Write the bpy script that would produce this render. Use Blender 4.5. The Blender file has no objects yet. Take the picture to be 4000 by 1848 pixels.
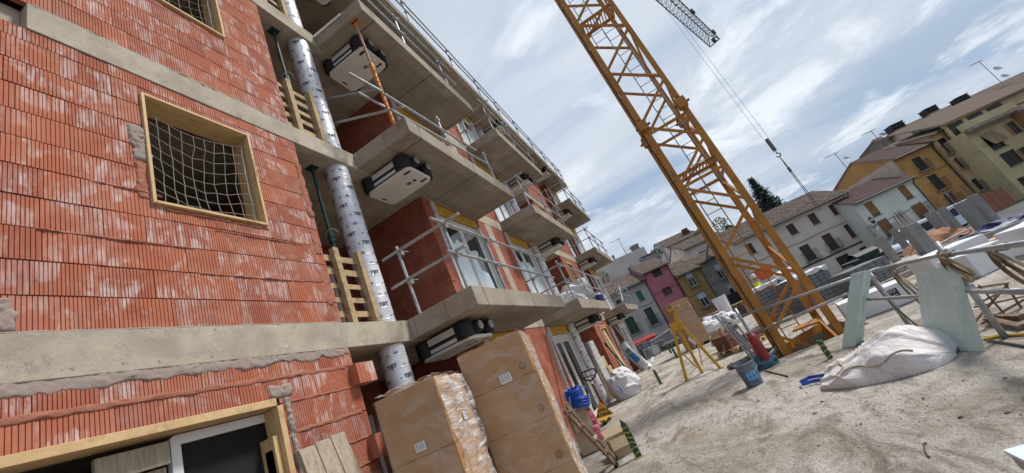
import bpy, math, random
import numpy as np
from mathutils import Vector, Matrix, noise as mnoise
R_ = math.radians
rnd = random.Random(7)
sc = bpy.context.scene
COL = sc.collection

# ------------------------------------------------------------------ camera
YAW, PITCH, ROLL, FPX, CAMH = R_(16.970), R_(19.147), R_(-24.295), 1584.77, 1.54
_f = np.array([math.cos(PITCH)*math.cos(YAW), math.cos(PITCH)*math.sin(YAW), math.sin(PITCH)])
_r = np.array([math.sin(YAW), -math.cos(YAW), 0.0]); _u = np.cross(_r, _f)
CR = np.array([math.cos(ROLL)*_r+math.sin(ROLL)*_u, -math.sin(ROLL)*_r+math.cos(ROLL)*_u, _f])
camd = bpy.data.cameras.new('camera'); cam = bpy.data.objects.new('camera', camd); COL.objects.link(cam)
camd.sensor_width = 36; camd.lens = FPX/4000*36; camd.clip_start = 0.05; camd.clip_end = 3000
m = Matrix.Identity(4)
for i in range(3):
    m[i][0], m[i][1], m[i][2] = CR[0][i], CR[1][i], -CR[2][i]
m[2][3] = CAMH
cam.matrix_world = m
sc.camera = cam

# ------------------------------------------------------------------ world + sun
SUN_EL, SUN_AZ = R_(52), R_(-62)       # azimuth in the plan, from +X towards +Y
wd = bpy.data.worlds.new('World'); sc.world = wd; wd.use_nodes = True
nt = wd.node_tree; nt.nodes.clear()
def N(t, ty, **k):
    n = t.nodes.new(ty)
    for a, b in k.items(): setattr(n, a, b)
    return n
out = N(nt, 'ShaderNodeOutputWorld'); bg = N(nt, 'ShaderNodeBackground'); nt.links.new(bg.outputs[0], out.inputs[0])
bg.inputs[1].default_value = 0.1
sky = N(nt, 'ShaderNodeTexSky', sky_type='NISHITA'); sky.sun_disc = False
sky.sun_elevation = SUN_EL; sky.sun_rotation = math.pi/2-SUN_AZ; sky.air_density = 1.2; sky.dust_density = 2.0
tc = N(nt, 'ShaderNodeTexCoord')
# direction -> flat cloud layer (x/z, y/z)
sep = N(nt, 'ShaderNodeSeparateXYZ'); nt.links.new(tc.outputs['Generated'], sep.inputs[0])
zz = N(nt, 'ShaderNodeMath', operation='MAXIMUM'); zz.inputs[1].default_value = 0.0; nt.links.new(sep.outputs[2], zz.inputs[0])
za = N(nt, 'ShaderNodeMath', operation='ADD'); za.inputs[1].default_value = 0.16; nt.links.new(zz.outputs[0], za.inputs[0])
dv = N(nt, 'ShaderNodeVectorMath', operation='DIVIDE'); cz = N(nt, 'ShaderNodeCombineXYZ')
for i in range(3): nt.links.new(za.outputs[0], cz.inputs[i])
nt.links.new(tc.outputs['Generated'], dv.inputs[0]); nt.links.new(cz.outputs[0], dv.inputs[1])
def cloud(scale, stretch, rot, detail, rough, lo, hi, dist=0.4):
    mp = N(nt, 'ShaderNodeMapping'); mp.inputs['Scale'].default_value = stretch; mp.inputs['Rotation'].default_value = (0, 0, rot)
    nt.links.new(dv.outputs[0], mp.inputs[0])
    n = N(nt, 'ShaderNodeTexNoise'); n.inputs['Scale'].default_value = scale; n.inputs['Detail'].default_value = detail
    n.inputs['Roughness'].default_value = rough; n.inputs['Distortion'].default_value = dist
    nt.links.new(mp.outputs[0], n.inputs['Vector'])
    r = N(nt, 'ShaderNodeMapRange', interpolation_type='SMOOTHSTEP'); r.inputs[1].default_value = lo; r.inputs[2].default_value = hi
    nt.links.new(n.outputs[0], r.inputs[0]); return r.outputs[0]
veil = cloud(1.1, (1.0, 0.33, 1), R_(-35), 10, 0.64, 0.27, 0.62, 0.7)      # streaky high veil
puff = cloud(2.3, (1, 0.9, 1), 0.4, 11, 0.6, 0.47, 0.70, 0.4)              # brighter billows
shade = cloud(0.8, (1, 0.6, 1), 1.1, 4, 0.5, 0.35, 0.7, 0.2)
def mix(a, b, f, blend='MIX'):
    x = N(nt, 'ShaderNodeMix', data_type='RGBA', blend_type=blend)
    for k, s in ((6, a), (7, b), (0, f)):
        if isinstance(s, (tuple, float, int)): x.inputs[k].default_value = s
        else: nt.links.new(s, x.inputs[k])
    return x.outputs[2]
SK = 0.86
skyb = mix(sky.outputs[0], (1.75*SK, 2.6*SK, 4.0*SK, 1), 0.85)
vc = mix((2.9*SK, 3.6*SK, 4.5*SK, 1), (5.0*SK, 5.4*SK, 6.0*SK, 1), shade)
c1 = mix(skyb, vc, veil)
c2 = mix(c1, (6.2*SK, 6.6*SK, 7.1*SK, 1), puff)
nt.links.new(c2, bg.inputs[0])
sd = bpy.data.lights.new('sun', 'SUN'); sd.energy = 2.3; sd.angle = R_(10); sd.color = (1.0, 0.95, 0.88)
so = bpy.data.objects.new('sun', sd); COL.objects.link(so)
so.rotation_euler = Vector((math.cos(SUN_EL)*math.cos(SUN_AZ), math.cos(SUN_EL)*math.sin(SUN_AZ), math.sin(SUN_EL))).to_track_quat('Z', 'Y').to_euler()
sc.view_settings.view_transform = 'Standard'; sc.view_settings.look = 'None'; sc.view_settings.gamma = 1
sc.view_settings.exposure = 0.78
sc.cycles.max_bounces = 6; sc.cycles.transparent_max_bounces = 8

# ------------------------------------------------------------------ placing helpers (points of the place, measured from the photograph)
def ray(u, v): return CR.T@np.array([(u-2000)/FPX, -(v-924)/FPX, 1.0])
CP = np.array([0, 0, CAMH])
def W(u, v, ax, val):
    d = ray(u, v); return Vector(CP+d*((val-CP[ax])/d[ax]))
def G(u, v, z=0.0): return W(u, v, 2, z)
HH = np.array([math.cos(YAW), math.sin(YAW), 0.0]); RR = _r
def SZ(u, v, D):
    d = ray(u, v); P = CP+d*(D/(d@HH)); return float(P@RR), float(P[2])
def FF(D):
    return lambda s, d, z: Vector(HH*(D+d)+RR*s+np.array([0, 0, z]))
V = Vector

# ------------------------------------------------------------------ mesh building
class MB:
    def __init__(s): s.v = []; s.f = []; s.a = []; s.cur = 0.0
    def add(s, vs, fs):
        n = len(s.v); s.v += [tuple(p) for p in vs]; s.f += [tuple(i+n for i in f) for f in fs]; s.a += [s.cur]*len(fs); return s
    def quad(s, a, b, c, d): return s.add([a, b, c, d], [(0, 1, 2, 3)])
    def hexa(s, p):          # p[0..3] bottom ring, p[4..7] top ring
        return s.add(p, [(3, 2, 1, 0), (4, 5, 6, 7), (0, 1, 5, 4), (1, 2, 6, 5), (2, 3, 7, 6), (3, 0, 4, 7)])
    def box(s, x0, x1, y0, y1, z0, z1):
        return s.hexa([(x0, y0, z0), (x1, y0, z0), (x1, y1, z0), (x0, y1, z0), (x0, y0, z1), (x1, y0, z1), (x1, y1, z1), (x0, y1, z1)])
    def fbox(s, F, a0, a1, d0, d1, z0, z1):
        return s.hexa([F(a0, d0, z0), F(a1, d0, z0), F(a1, d1, z0), F(a0, d1, z0), F(a0, d0, z1), F(a1, d0, z1), F(a1, d1, z1), F(a0, d1, z1)])
    def obox(s, M, sx, sy, sz, cz=True):
        z0, z1 = (-sz/2, sz/2) if cz else (0, sz)
        return s.hexa([M@V(p) for p in ((-sx/2, -sy/2, z0), (sx/2, -sy/2, z0), (sx/2, sy/2, z0), (-sx/2, sy/2, z0), (-sx/2, -sy/2, z1), (sx/2, -sy/2, z1), (sx/2, sy/2, z1), (-sx/2, sy/2, z1))])
    def bar(s, p0, p1, w, h, up=(0, 0, 1)):
        p0, p1 = V(p0), V(p1); d = (p1-p0).normalized(); u = V(up)
        if abs(d.dot(u.normalized())) > 0.98: u = V((1, 0, 0))
        a = d.cross(u).normalized()*w/2; b = a.cross(d).normalized()*h/2
        r = [-a-b, a-b, a+b, -a+b]
        return s.hexa([p0+x for x in r]+[p1+x for x in r])
    def path(s, pts, r, n=8, caps=True, closed=False):
        pts = [V(p) for p in pts]; k = len(pts); rr = r if isinstance(r, (list, tuple)) else [r]*k
        vs = []; prev = None
        for i, p in enumerate(pts):
            if closed: d = (pts[(i+1) % k]-pts[i-1])
            else: d = pts[min(i+1, k-1)]-pts[max(i-1, 0)]
            d.normalize()
            if prev is None:
                a = d.orthogonal().normalized()
            else:
                a = (prev-d*prev.dot(d)); a = a.normalized() if a.length > 1e-6 else d.orthogonal().normalized()
            prev = a; b = d.cross(a)
            for j in range(n):
                t = 2*math.pi*j/n; vs.append(p+(a*math.cos(t)+b*math.sin(t))*rr[i])
        fs = []
        for i in range(k if closed else k-1):
            for j in range(n):
                i2 = (i+1) % k
                fs.append((i*n+j, i*n+(j+1) % n, i2*n+(j+1) % n, i2*n+j))
        if caps and not closed: fs += [tuple(range(n))[::-1], tuple((k-1)*n+j for j in range(n))]
        return s.add(vs, fs)
    def tube(s, p0, p1, r, n=8, r1=None): return s.path([p0, p1], [r, r if r1 is None else r1], n)
    def lathe(s, prof, M=Matrix.Identity(4), n=24):
        vs = []; k = len(prof)
        for (r, z) in prof:
            for j in range(n):
                t = 2*math.pi*j/n; vs.append(M@V((r*math.cos(t), r*math.sin(t), z)))
        fs = [(i*n+j, i*n+(j+1) % n, (i+1)*n+(j+1) % n, (i+1)*n+j) for i in range(k-1) for j in range(n)]
        fs += [tuple(range(n))[::-1], tuple((k-1)*n+j for j in range(n))]
        return s.add(vs, fs)
    def prism(s, poly, A, B):   # poly list of 2D, A and B map 2D to the two end faces
        n = len(poly); vs = [A(*p) for p in poly]+[B(*p) for p in poly]
        return s.add(vs, [tuple(range(n))[::-1], tuple(range(n, 2*n))]+[(i, (i+1) % n, n+(i+1) % n, n+i) for i in range(n)])
    def grid(s, fn, nu, nv, wrap=False):
        vs = [fn(i/nu, j/nv) for j in range(nv+1) for i in range(nu+(0 if wrap else 1))]
        w = nu if wrap else nu+1
        fs = [(j*w+i, j*w+(i+1) % w, (j+1)*w+(i+1) % w, (j+1)*w+i) for j in range(nv) for i in range(nu)]
        return s.add(vs, fs)
    def ring(s, F, a0, a1, z0, z1, w, d0, d1, bottom=True):   # rectangular frame
        s.fbox(F, a0, a0+w, d0, d1, z0, z1); s.fbox(F, a1-w, a1, d0, d1, z0, z1)
        s.fbox(F, a0+w, a1-w, d0, d1, z1-w, z1)
        if bottom: s.fbox(F, a0+w, a1-w, d0, d1, z0, z0+w)
        return s
    def text(s, txt, size, place, ext=0.0, spacing=1.0, bold=0.0):
        cu = bpy.data.curves.new('t', 'FONT'); cu.body = txt; cu.size = size; cu.align_x = 'CENTER'; cu.align_y = 'CENTER'; cu.space_character = spacing; cu.offset = bold; cu.resolution_u = 2
        o = bpy.data.objects.new('t', cu); me = bpy.data.meshes.new_from_object(o)
        s.add([place(v.co.x, v.co.y) for v in me.vertices], [tuple(p.vertices) for p in me.polygons])
        bpy.data.objects.remove(o); bpy.data.meshes.remove(me); bpy.data.curves.remove(cu); return s
    def build(s, name, mat, parent=None, smooth=False, bevel=0.0, local=False, attr=False, sub=0, fix=True):
        me = bpy.data.meshes.new(name); o = bpy.data.objects.new(name, me)
        off = V((0, 0, 0))
        if parent and not local:
            p = parent
            while p: off += p.location; p = p.parent
        me.from_pydata([V(p)-off for p in s.v], [], s.f)
        if attr:
            at = me.attributes.new('rnd', 'FLOAT', 'FACE'); at.data.foreach_set('value', s.a)
        if fix:
            import bmesh
            b = bmesh.new(); b.from_mesh(me); bmesh.ops.recalc_face_normals(b, faces=b.faces[:]); b.to_mesh(me); b.free()
        me.materials.append(mat)
        if smooth:
            for p in me.polygons: p.use_smooth = True
        if bevel:
            md = o.modifiers.new('b', 'BEVEL'); md.width = bevel; md.segments = 2; md.limit_method = 'ANGLE'
        if sub:
            md = o.modifiers.new('s', 'SUBSURF'); md.levels = md.render_levels = sub
        COL.objects.link(o)
        if parent: o.parent = parent
        return o
def tag(o, label=None, cat=None, group=None, kind=None):
    if label: o['label'] = label
    if cat: o['category'] = cat
    if group: o['group'] = group
    if kind: o['kind'] = kind
    return o
def thing(name, label, cat, loc=(0, 0, 0), group=None, rz=0.0):
    o = bpy.data.objects.new(name, None); o.empty_display_size = 0.1; COL.objects.link(o); o.location = loc; o.rotation_euler = (0, 0, rz)
    return tag(o, label, cat, group)
def dup(root, loc=None, rz=None, label=None, group=None):
    r = root.copy(); COL.objects.link(r)
    if loc is not None: r.location = loc
    if rz is not None: r.rotation_euler = (0, 0, rz)
    if label: r['label'] = label
    if group: r['group'] = group
    for ch in list(root.children):
        c = ch.copy(); COL.objects.link(c); c.parent = r
        for g in list(ch.children):
            d = g.copy(); COL.objects.link(d); d.parent = c
    return r
def fbm(p, o=4): return mnoise.fractal(V(p), 1.0, 2.0, o)

# ------------------------------------------------------------------ materials
def new_mat(name):
    mt = bpy.data.materials.new(name); mt.use_nodes = True; t = mt.node_tree
    return mt, t, t.nodes['Principled BSDF']
def nz(t, vec, scale, detail=5, rough=0.55, dist=0.0, stretch=None):
    if stretch:
        mp = N(t, 'ShaderNodeMapping'); mp.inputs['Scale'].default_value = stretch; t.links.new(vec, mp.inputs[0]); vec = mp.outputs[0]
    n = N(t, 'ShaderNodeTexNoise'); n.inputs['Scale'].default_value = scale; n.inputs['Detail'].default_value = detail
    n.inputs['Roughness'].default_value = rough; n.inputs['Distortion'].default_value = dist
    t.links.new(vec, n.inputs['Vector']); return n.outputs[0]
def ramp(t, fac, lo, hi, a=0.0, b=1.0):
    r = N(t, 'ShaderNodeMapRange', interpolation_type='SMOOTHSTEP'); t.links.new(fac, r.inputs[0])
    for i, x in ((1, lo), (2, hi), (3, a), (4, b)): r.inputs[i].default_value = x
    return r.outputs[0]
def mx(t, a, b, f, blend='MIX'):
    x = N(t, 'ShaderNodeMix', data_type='RGBA', blend_type=blend)
    for k, s in ((6, a), (7, b), (0, f)):
        if isinstance(s, tuple): x.inputs[k].default_value = s if len(s) == 4 else (*s, 1)
        elif isinstance(s, (int, float)): x.inputs[k].default_value = s
        else: t.links.new(s, x.inputs[k])
    return x.outputs[2]
def mth(t, op, a, b=None):
    n = N(t, 'ShaderNodeMath', operation=op)
    for i, s in enumerate((a, b)):
        if s is None: continue
        if isinstance(s, (int, float)): n.inputs[i].default_value = s
        else: t.links.new(s, n.inputs[i])
    return n.outputs[0]
def bump(t, b, h, strength=0.3, dist=0.02):
    n = N(t, 'ShaderNodeBump'); n.inputs['Strength'].default_value = strength; n.inputs['Distance'].default_value = dist
    t.links.new(h, n.inputs['Height']); t.links.new(n.outputs[0], b.inputs['Normal'])
def ocoord(t): return N(t, 'ShaderNodeTexCoord').outputs['Object']
def gmat(name, c1, c2, scale=4.0, rough=0.7, metal=0.0, bmp=0.2, bscale=40.0, stretch=None, dirt=None, dscale=2.0, dlo=0.5, dhi=0.7, spec=0.4, dist=0.01):
    """general surface: two tones, optional third tone of wear, fine bump"""
    mt, t, b = new_mat(name); oc = ocoord(t)
    c = mx(t, c1, c2, ramp(t, nz(t, oc, scale, 6, 0.6, 0.3, stretch), 0.3, 0.7))
    if dirt: c = mx(t, c, dirt, ramp(t, nz(t, oc, dscale, 7, 0.65, 0.6, stretch), dlo, dhi))
    t.links.new(c, b.inputs['Base Color'])
    b.inputs['Roughness'].default_value = rough; b.inputs['Metallic'].default_value = metal; b.inputs['Specular IOR Level'].default_value = spec
    if bmp: bump(t, b, nz(t, oc, bscale, 4, 0.6, 0, stretch), bmp, dist)
    return mt
# concrete
def concrete(name, c1, c2, c3, s=1.0, boards=None, white=0.0):
    mt, t, b = new_mat(name); oc = ocoord(t)
    c = mx(t, c1, c2, ramp(t, nz(t, oc, 1.7*s, 8, 0.62, 0.5), 0.35, 0.68))
    c = mx(t, c, c3, ramp(t, nz(t, oc, 3.1*s, 8, 0.7, 1.2), 0.56, 0.74, 0, 0.75))
    st = nz(t, oc, 5.0*s, 6, 0.65, 0.2, (1, 1, 0.25)); c = mx(t, c, c2, ramp(t, st, 0.5, 0.75, 0, 0.5))
    if white: c = mx(t, c, (0.62, 0.60, 0.56), ramp(t, nz(t, oc, 2.2, 8, 0.7, 0.8), 0.6, 0.72, 0, white))
    pits = N(t, 'ShaderNodeTexVoronoi'); pits.inputs['Scale'].default_value = 46*s; t.links.new(oc, pits.inputs['Vector'])
    pm = mth(t, 'MULTIPLY', ramp(t, pits.outputs['Distance'], 0.10, 0.20, 1, 0), ramp(t, nz(t, oc, 3.7*s, 3), 0.5, 0.62))
    c = mx(t, c, tuple(x*0.45 for x in c3), pm)
    h = mth(t, 'SUBTRACT', nz(t, oc, 30*s, 6, 0.65), mth(t, 'MULTIPLY', pm, 0.8))
    if boards:
        sx = N(t, 'ShaderNodeSeparateXYZ'); t.links.new(oc, sx.inputs[0])
        def line(ax, per, off):
            fr = mth(t, 'FRACT', mth(t, 'MULTIPLY', mth(t, 'ADD', sx.outputs[ax], off), 1/per))
            return ramp(t, mth(t, 'ABSOLUTE', mth(t, 'SUBTRACT', fr, 0.5)), 0.488, 0.498)
        ln = mth(t, 'MAXIMUM', line(1, boards[0], 0.11), line(0, boards[1], 0.4))
        # every panel drank a little differently
        pn = N(t, 'ShaderNodeTexWhiteNoise', noise_dimensions='2D'); cb = N(t, 'ShaderNodeCombineXYZ')
        t.links.new(mth(t, 'FLOOR', mth(t, 'MULTIPLY', mth(t, 'ADD', sx.outputs[1], 0.11+boards[0]/2), 1/boards[0])), cb.inputs[0])
        t.links.new(mth(t, 'FLOOR', mth(t, 'MULTIPLY', mth(t, 'ADD', sx.outputs[0], 0.4+boards[1]/2), 1/boards[1])), cb.inputs[1])
        t.links.new(cb.outputs[0], pn.inputs['Vector'])
        c = mx(t, c, c3, mth(t, 'MULTIPLY', pn.outputs['Value'], 0.45))
        c = mx(t, c, tuple(x*0.6 for x in c3), mth(t, 'MULTIPLY', ln, 0.85)); h = mth(t, 'SUBTRACT', h, mth(t, 'MULTIPLY', ln, 0.6))
    t.links.new(c, b.inputs['Base Color']); b.inputs['Roughness'].default_value = 0.9; b.inputs['Specular IOR Level'].default_value = 0.25
    bump(t, b, h, 0.45, 0.012); return mt
M = {}
M['band'] = concrete('band_concrete', (0.45, 0.395, 0.31), (0.32, 0.28, 0.22), (0.15, 0.13, 0.105), 1.5, None, 0.9)
M['slab'] = concrete('balcony_concrete', (0.37, 0.325, 0.265), (0.27, 0.23, 0.18), (0.145, 0.118, 0.092), 0.9, (0.55, 1.9))
M['pillar'] = concrete('pillar_concrete', (0.27, 0.26, 0.25), (0.21, 0.205, 0.20), (0.16, 0.15, 0.14), 1.4)
M['mortar'] = concrete('mortar', (0.30, 0.265, 0.23), (0.34, 0.25, 0.215), (0.17, 0.15, 0.13), 3.5)
# brick with real ribs
def brick_near():
    mt, t, b = new_mat('ribbed_clay_block'); oc = ocoord(t)
    at = N(t, 'ShaderNodeAttribute', attribute_name='rnd', attribute_type='GEOMETRY'); rv = at.outputs['Fac']
    c = mx(t, (0.43, 0.138, 0.074), (0.33, 0.10, 0.060), rv)
    c = mx(t, c, (0.48, 0.20, 0.12), ramp(t, nz(t, oc, 5, 6, 0.6, 0.5), 0.45, 0.75, 0, 0.8))
    c = mx(t, c, (0.22, 0.065, 0.04), ramp(t, nz(t, oc, 2.3, 6, 0.65, 0.7), 0.52, 0.75, 0, 0.7))
    # lime bloom: pale, streaked down the ribs, by block
    sx = N(t, 'ShaderNodeSeparateXYZ'); t.links.new(oc, sx.inputs[0])
    cb = N(t, 'ShaderNodeCombineXYZ'); t.links.new(mth(t, 'ADD', sx.outputs[0], mth(t, 'MULTIPLY', rv, 13.7)), cb.inputs[0])
    t.links.new(mth(t, 'MULTIPLY', rv, 31.0), cb.inputs[1]); t.links.new(sx.outputs[2], cb.inputs[2])
    big = ramp(t, nz(t, cb.outputs[0], 3.4, 4, 0.6, 0.4), 0.48, 0.60)
    zone = ramp(t, nz(t, oc, 0.9, 3, 0.5), 0.36, 0.58, 0.4, 1.0)
    stk = ramp(t, nz(t, cb.outputs[0], 22, 4, 0.6, 0.1, (1.5, 1, 0.14)), 0.40, 0.60, 0.02, 1.0)
    sp = ramp(t, nz(t, oc, 60, 4, 0.7), 0.3, 0.6, 0.6, 1.0)
    bl = mth(t, 'MULTIPLY', mth(t, 'MULTIPLY', big, zone), mth(t, 'MULTIPLY', stk, sp))
    c = mx(t, c, (0.64, 0.55, 0.53), mth(t, 'MULTIPLY', bl, 0.78))
    haze = ramp(t, nz(t, oc, 2.0, 6, 0.65, 0.5, (1, 1, 0.6)), 0.42, 0.72, 0, 0.32)
    c = mx(t, c, (0.42, 0.27, 0.24), haze)
    t.links.new(c, b.inputs['Base Color']); b.inputs['Roughness'].default_value = 0.85; b.inputs['Specular IOR Level'].default_value = 0.25
    bump(t, b, nz(t, oc, 70, 5, 0.65), 0.25, 0.004); return mt
M['brick'] = brick_near()
M['joint'] = gmat('dark_joint', (0.13, 0.065, 0.05), (0.09, 0.045, 0.035), 6, 0.95)
def brick_far(name, c1, c2, mort, bw=0.30, bh=0.255):
    mt, t, b = new_mat(name); oc = ocoord(t); sx = N(t, 'ShaderNodeSeparateXYZ'); t.links.new(oc, sx.inputs[0])
    cb = N(t, 'ShaderNodeCombineXYZ'); t.links.new(mth(t, 'ADD', sx.outputs[0], sx.outputs[1]), cb.inputs[0]); t.links.new(sx.outputs[2], cb.inputs[1])
    br = N(t, 'ShaderNodeTexBrick'); t.links.new(cb.outputs[0], br.inputs['Vector'])
    br.inputs['Scale'].default_value = 1.0; br.inputs['Brick Width'].default_value = bw; br.inputs['Row Height'].default_value = bh
    br.inputs['Mortar Size'].default_value = 0.006; br.inputs['Mortar Smooth'].default_value = 0.2; br.inputs['Bias'].default_value = 0.0
    br.inputs['Color1'].default_value = (*c1, 1); br.inputs['Color2'].default_value = (*c2, 1); br.inputs['Mortar'].default_value = (*mort, 1)
    c = mx(t, br.outputs['Color'], (0.44, 0.20, 0.14), ramp(t, nz(t, oc, 3, 6, 0.65, 0.5), 0.5, 0.75, 0, 0.7))
    c = mx(t, c, (0.20, 0.06, 0.04), ramp(t, nz(t, oc, 1.6, 5, 0.6, 0.5), 0.5, 0.75, 0, 0.6))
    c = mx(t, c, (0.5, 0.38, 0.33), ramp(t, nz(t, oc, 4.3, 8, 0.75, 0.9), 0.62, 0.75, 0, 0.6))
    t.links.new(c, b.inputs['Base Color']); b.inputs['Roughness'].default_value = 0.85; b.inputs['Specular IOR Level'].default_value = 0.25
    wv = mth(t, 'ABSOLUTE', mth(t, 'SINE', mth(t, 'MULTIPLY', mth(t, 'ADD', sx.outputs[0], sx.outputs[1]), math.pi/0.025)))
    h = mth(t, 'ADD', mth(t, 'MULTIPLY', ramp(t, wv, 0.1, 0.4), 0.5), mth(t, 'MULTIPLY', br.outputs['Fac'], -0.9))
    bump(t, b, h, 0.5, 0.008); return mt
M['brick2'] = brick_far('clay_block_wall', (0.36, 0.11, 0.068), (0.27, 0.08, 0.05), (0.30, 0.18, 0.145))
M['timber'] = gmat('yellow_timber', (0.60, 0.42, 0.22), (0.50, 0.33, 0.16), 6, 0.7, stretch=(1, 6, 1), dirt=(0.22, 0.13, 0.06), dscale=3, dlo=0.55, dhi=0.75)
M['oldwood'] = gmat('weathered_wood', (0.44, 0.37, 0.28), (0.30, 0.25, 0.19), 9, 0.85, stretch=(5, 5, 0.5), dirt=(0.20, 0.13, 0.08), dscale=6, dlo=0.56, dhi=0.7, bmp=0.5)
M['darkwood'] = gmat('dark_wood', (0.16, 0.10, 0.06), (0.10, 0.065, 0.04), 8, 0.75, stretch=(3, 3, 0.6), dirt=(0.28, 0.19, 0.12), dscale=7)
M['pallet'] = gmat('pallet_wood', (0.47, 0.34, 0.19), (0.34, 0.24, 0.13), 7, 0.8, stretch=(2, 2, 2), dirt=(0.2, 0.15, 0.1), dscale=4)
M['greywood'] = gmat('grey_timber', (0.32, 0.28, 0.24), (0.22, 0.19, 0.165), 7, 0.85, stretch=(2, 2, 2), dirt=(0.12, 0.10, 0.09), dscale=4)
M['white'] = gmat('white_frame', (0.74, 0.74, 0.72), (0.66, 0.66, 0.64), 3, 0.4, bmp=0.03)
M['plaster'] = gmat('white_plaster_jamb', (0.62, 0.59, 0.57), (0.50, 0.46, 0.45), 5, 0.85, dirt=(0.36, 0.28, 0.26), dscale=6)
M['black'] = gmat('black_foam', (0.012, 0.012, 0.013), (0.02, 0.02, 0.021), 5, 0.6)
M['dark'] = gmat('painted_room_shade', (0.012, 0.011, 0.010), (0.018, 0.017, 0.016), 3, 0.95, bmp=0)  # near-black colour stands for the shade inside rooms and openings
M['inner'] = gmat('darkened_inner_plaster', (0.085, 0.075, 0.065), (0.06, 0.05, 0.045), 2, 0.9)  # wall colour kept dark so the rooms look unlit
M['tray'] = gmat('unit_casing', (0.66, 0.64, 0.61), (0.60, 0.58, 0.55), 2, 0.55, bmp=0.03)
M['film'] = gmat('protective_film', (0.62, 0.72, 0.76), (0.70, 0.77, 0.80), 2.5, 0.12, bmp=0.06, bscale=6)
M['yellow_panel'] = gmat('yellow_board', (0.60, 0.37, 0.06), (0.50, 0.30, 0.05), 4, 0.8)
M['galv'] = gmat('galvanised_steel', (0.42, 0.43, 0.44), (0.30, 0.31, 0.32), 9, 0.5, 0.55, dirt=(0.30, 0.24, 0.20), dscale=8, dlo=0.6, dhi=0.75)
M['greenprop'] = gmat('green_prop_paint', (0.014, 0.045, 0.045), (0.02, 0.06, 0.057), 9, 0.5, 0.2, dirt=(0.10, 0.09, 0.08), dscale=12, dlo=0.6)
M['orangeprop'] = gmat('orange_prop_paint', (0.62, 0.22, 0.03), (0.50, 0.17, 0.03), 9, 0.55, 0.1, dirt=(0.30, 0.20, 0.15), dscale=9)
M['dullprop'] = gmat('dull_prop_paint', (0.42, 0.24, 0.12), (0.34, 0.20, 0.11), 9, 0.7)
M['crane'] = gmat('crane_yellow', (0.42, 0.178, 0.014), (0.31, 0.125, 0.012), 3.0, 0.45, 0.0, dirt=(0.15, 0.07, 0.03), dscale=6, dlo=0.55, dhi=0.74, bmp=0.1, bscale=30)
M['jib'] = gmat('backlit_jib_steel', (0.13, 0.115, 0.09), (0.10, 0.09, 0.075), 3, 0.6)  # dark grey puts the backlit silhouette into the colour
M['yellow'] = gmat('yellow_paint', (0.62, 0.36, 0.03), (0.52, 0.28, 0.025), 6, 0.5, dirt=(0.25, 0.15, 0.06), dscale=9, dlo=0.6, dhi=0.75)
M['card'] = gmat('cardboard', (0.42, 0.235, 0.105), (0.36, 0.20, 0.09), 2, 0.75, bmp=0.15, bscale=9, dirt=(0.42, 0.27, 0.14), dscale=1.6)
M['cardlight'] = gmat('pale_cardboard', (0.46, 0.36, 0.23), (0.40, 0.30, 0.18), 3, 0.8)
M['lettering'] = gmat('black_ink', (0.02, 0.02, 0.022), (0.03, 0.03, 0.032), 9, 0.6, bmp=0)
M['paper'] = gmat('label_paper', (0.72, 0.72, 0.72), (0.66, 0.66, 0.66), 3, 0.7, bmp=0)
M['xps'] = gmat('green_foam_board', (0.55, 0.66, 0.62), (0.50, 0.61, 0.57), 7, 0.8, dirt=(0.44, 0.53, 0.50), dscale=14)
M['eps'] = gmat('white_foam', (0.68, 0.69, 0.70), (0.60, 0.61, 0.63), 2, 0.85, bmp=0.15, bscale=60)
M['blackpaint'] = gmat('black_paint', (0.015, 0.015, 0.016), (0.03, 0.03, 0.03), 8, 0.45)
M['stake'] = gmat('dark_stake', (0.045, 0.05, 0.045), (0.075, 0.08, 0.07), 12, 0.7, stretch=(1, 1, 0.4))
M['spray'] = gmat('green_spray', (0.30, 0.55, 0.05), (0.22, 0.42, 0.05), 12, 0.8)
M['bluehose'] = gmat('blue_hose', (0.02, 0.075, 0.40), (0.03, 0.10, 0.50), 6, 0.35, bmp=0)
M['bluepaint'] = gmat('blue_label', (0.03, 0.17, 0.45), (0.05, 0.24, 0.55), 6, 0.5, bmp=0)
M['greenlabel'] = gmat('green_label', (0.08, 0.26, 0.12), (0.10, 0.33, 0.14), 6, 0.5, bmp=0)
M['red'] = gmat('red_plastic', (0.55, 0.02, 0.02), (0.45, 0.02, 0.02), 3, 0.45)
M['darkred'] = gmat('dark_red_steel', (0.22, 0.018, 0.022), (0.28, 0.03, 0.03), 5, 0.45, dirt=(0.12, 0.05, 0.04), dscale=8)
M['pink'] = gmat('pink_plastic', (0.66, 0.16, 0.20), (0.58, 0.12, 0.16), 6, 0.5)
M['bucket'] = gmat('grey_blue_plastic', (0.10, 0.13, 0.17), (0.13, 0.16, 0.20), 5, 0.5, dirt=(0.22, 0.22, 0.22), dscale=6)
M['netblue'] = gmat('blue_net', (0.05, 0.13, 0.19), (0.07, 0.18, 0.25), 9, 0.7)
M['cloth'] = gmat('dark_cloth', (0.03, 0.032, 0.03), (0.06, 0.06, 0.055), 6, 0.95)
M['strap'] = gmat('canvas_strap', (0.38, 0.30, 0.20), (0.28, 0.22, 0.14), 12, 0.9, dirt=(0.18, 0.14, 0.09), dscale=5)
M['orange'] = gmat('orange_tub', (0.62, 0.10, 0.03), (0.52, 0.08, 0.03), 4, 0.55)
M['rope'] = gmat('net_rope', (0.34, 0.33, 0.30), (0.26, 0.25, 0.23), 20, 0.9)
M['rebar'] = gmat('rusty_bar', (0.13, 0.08, 0.06), (0.20, 0.11, 0.07), 20, 0.8)
M['alu'] = gmat('aluminium', (0.50, 0.50, 0.49), (0.40, 0.40, 0.39), 10, 0.4, 0.7)
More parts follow.
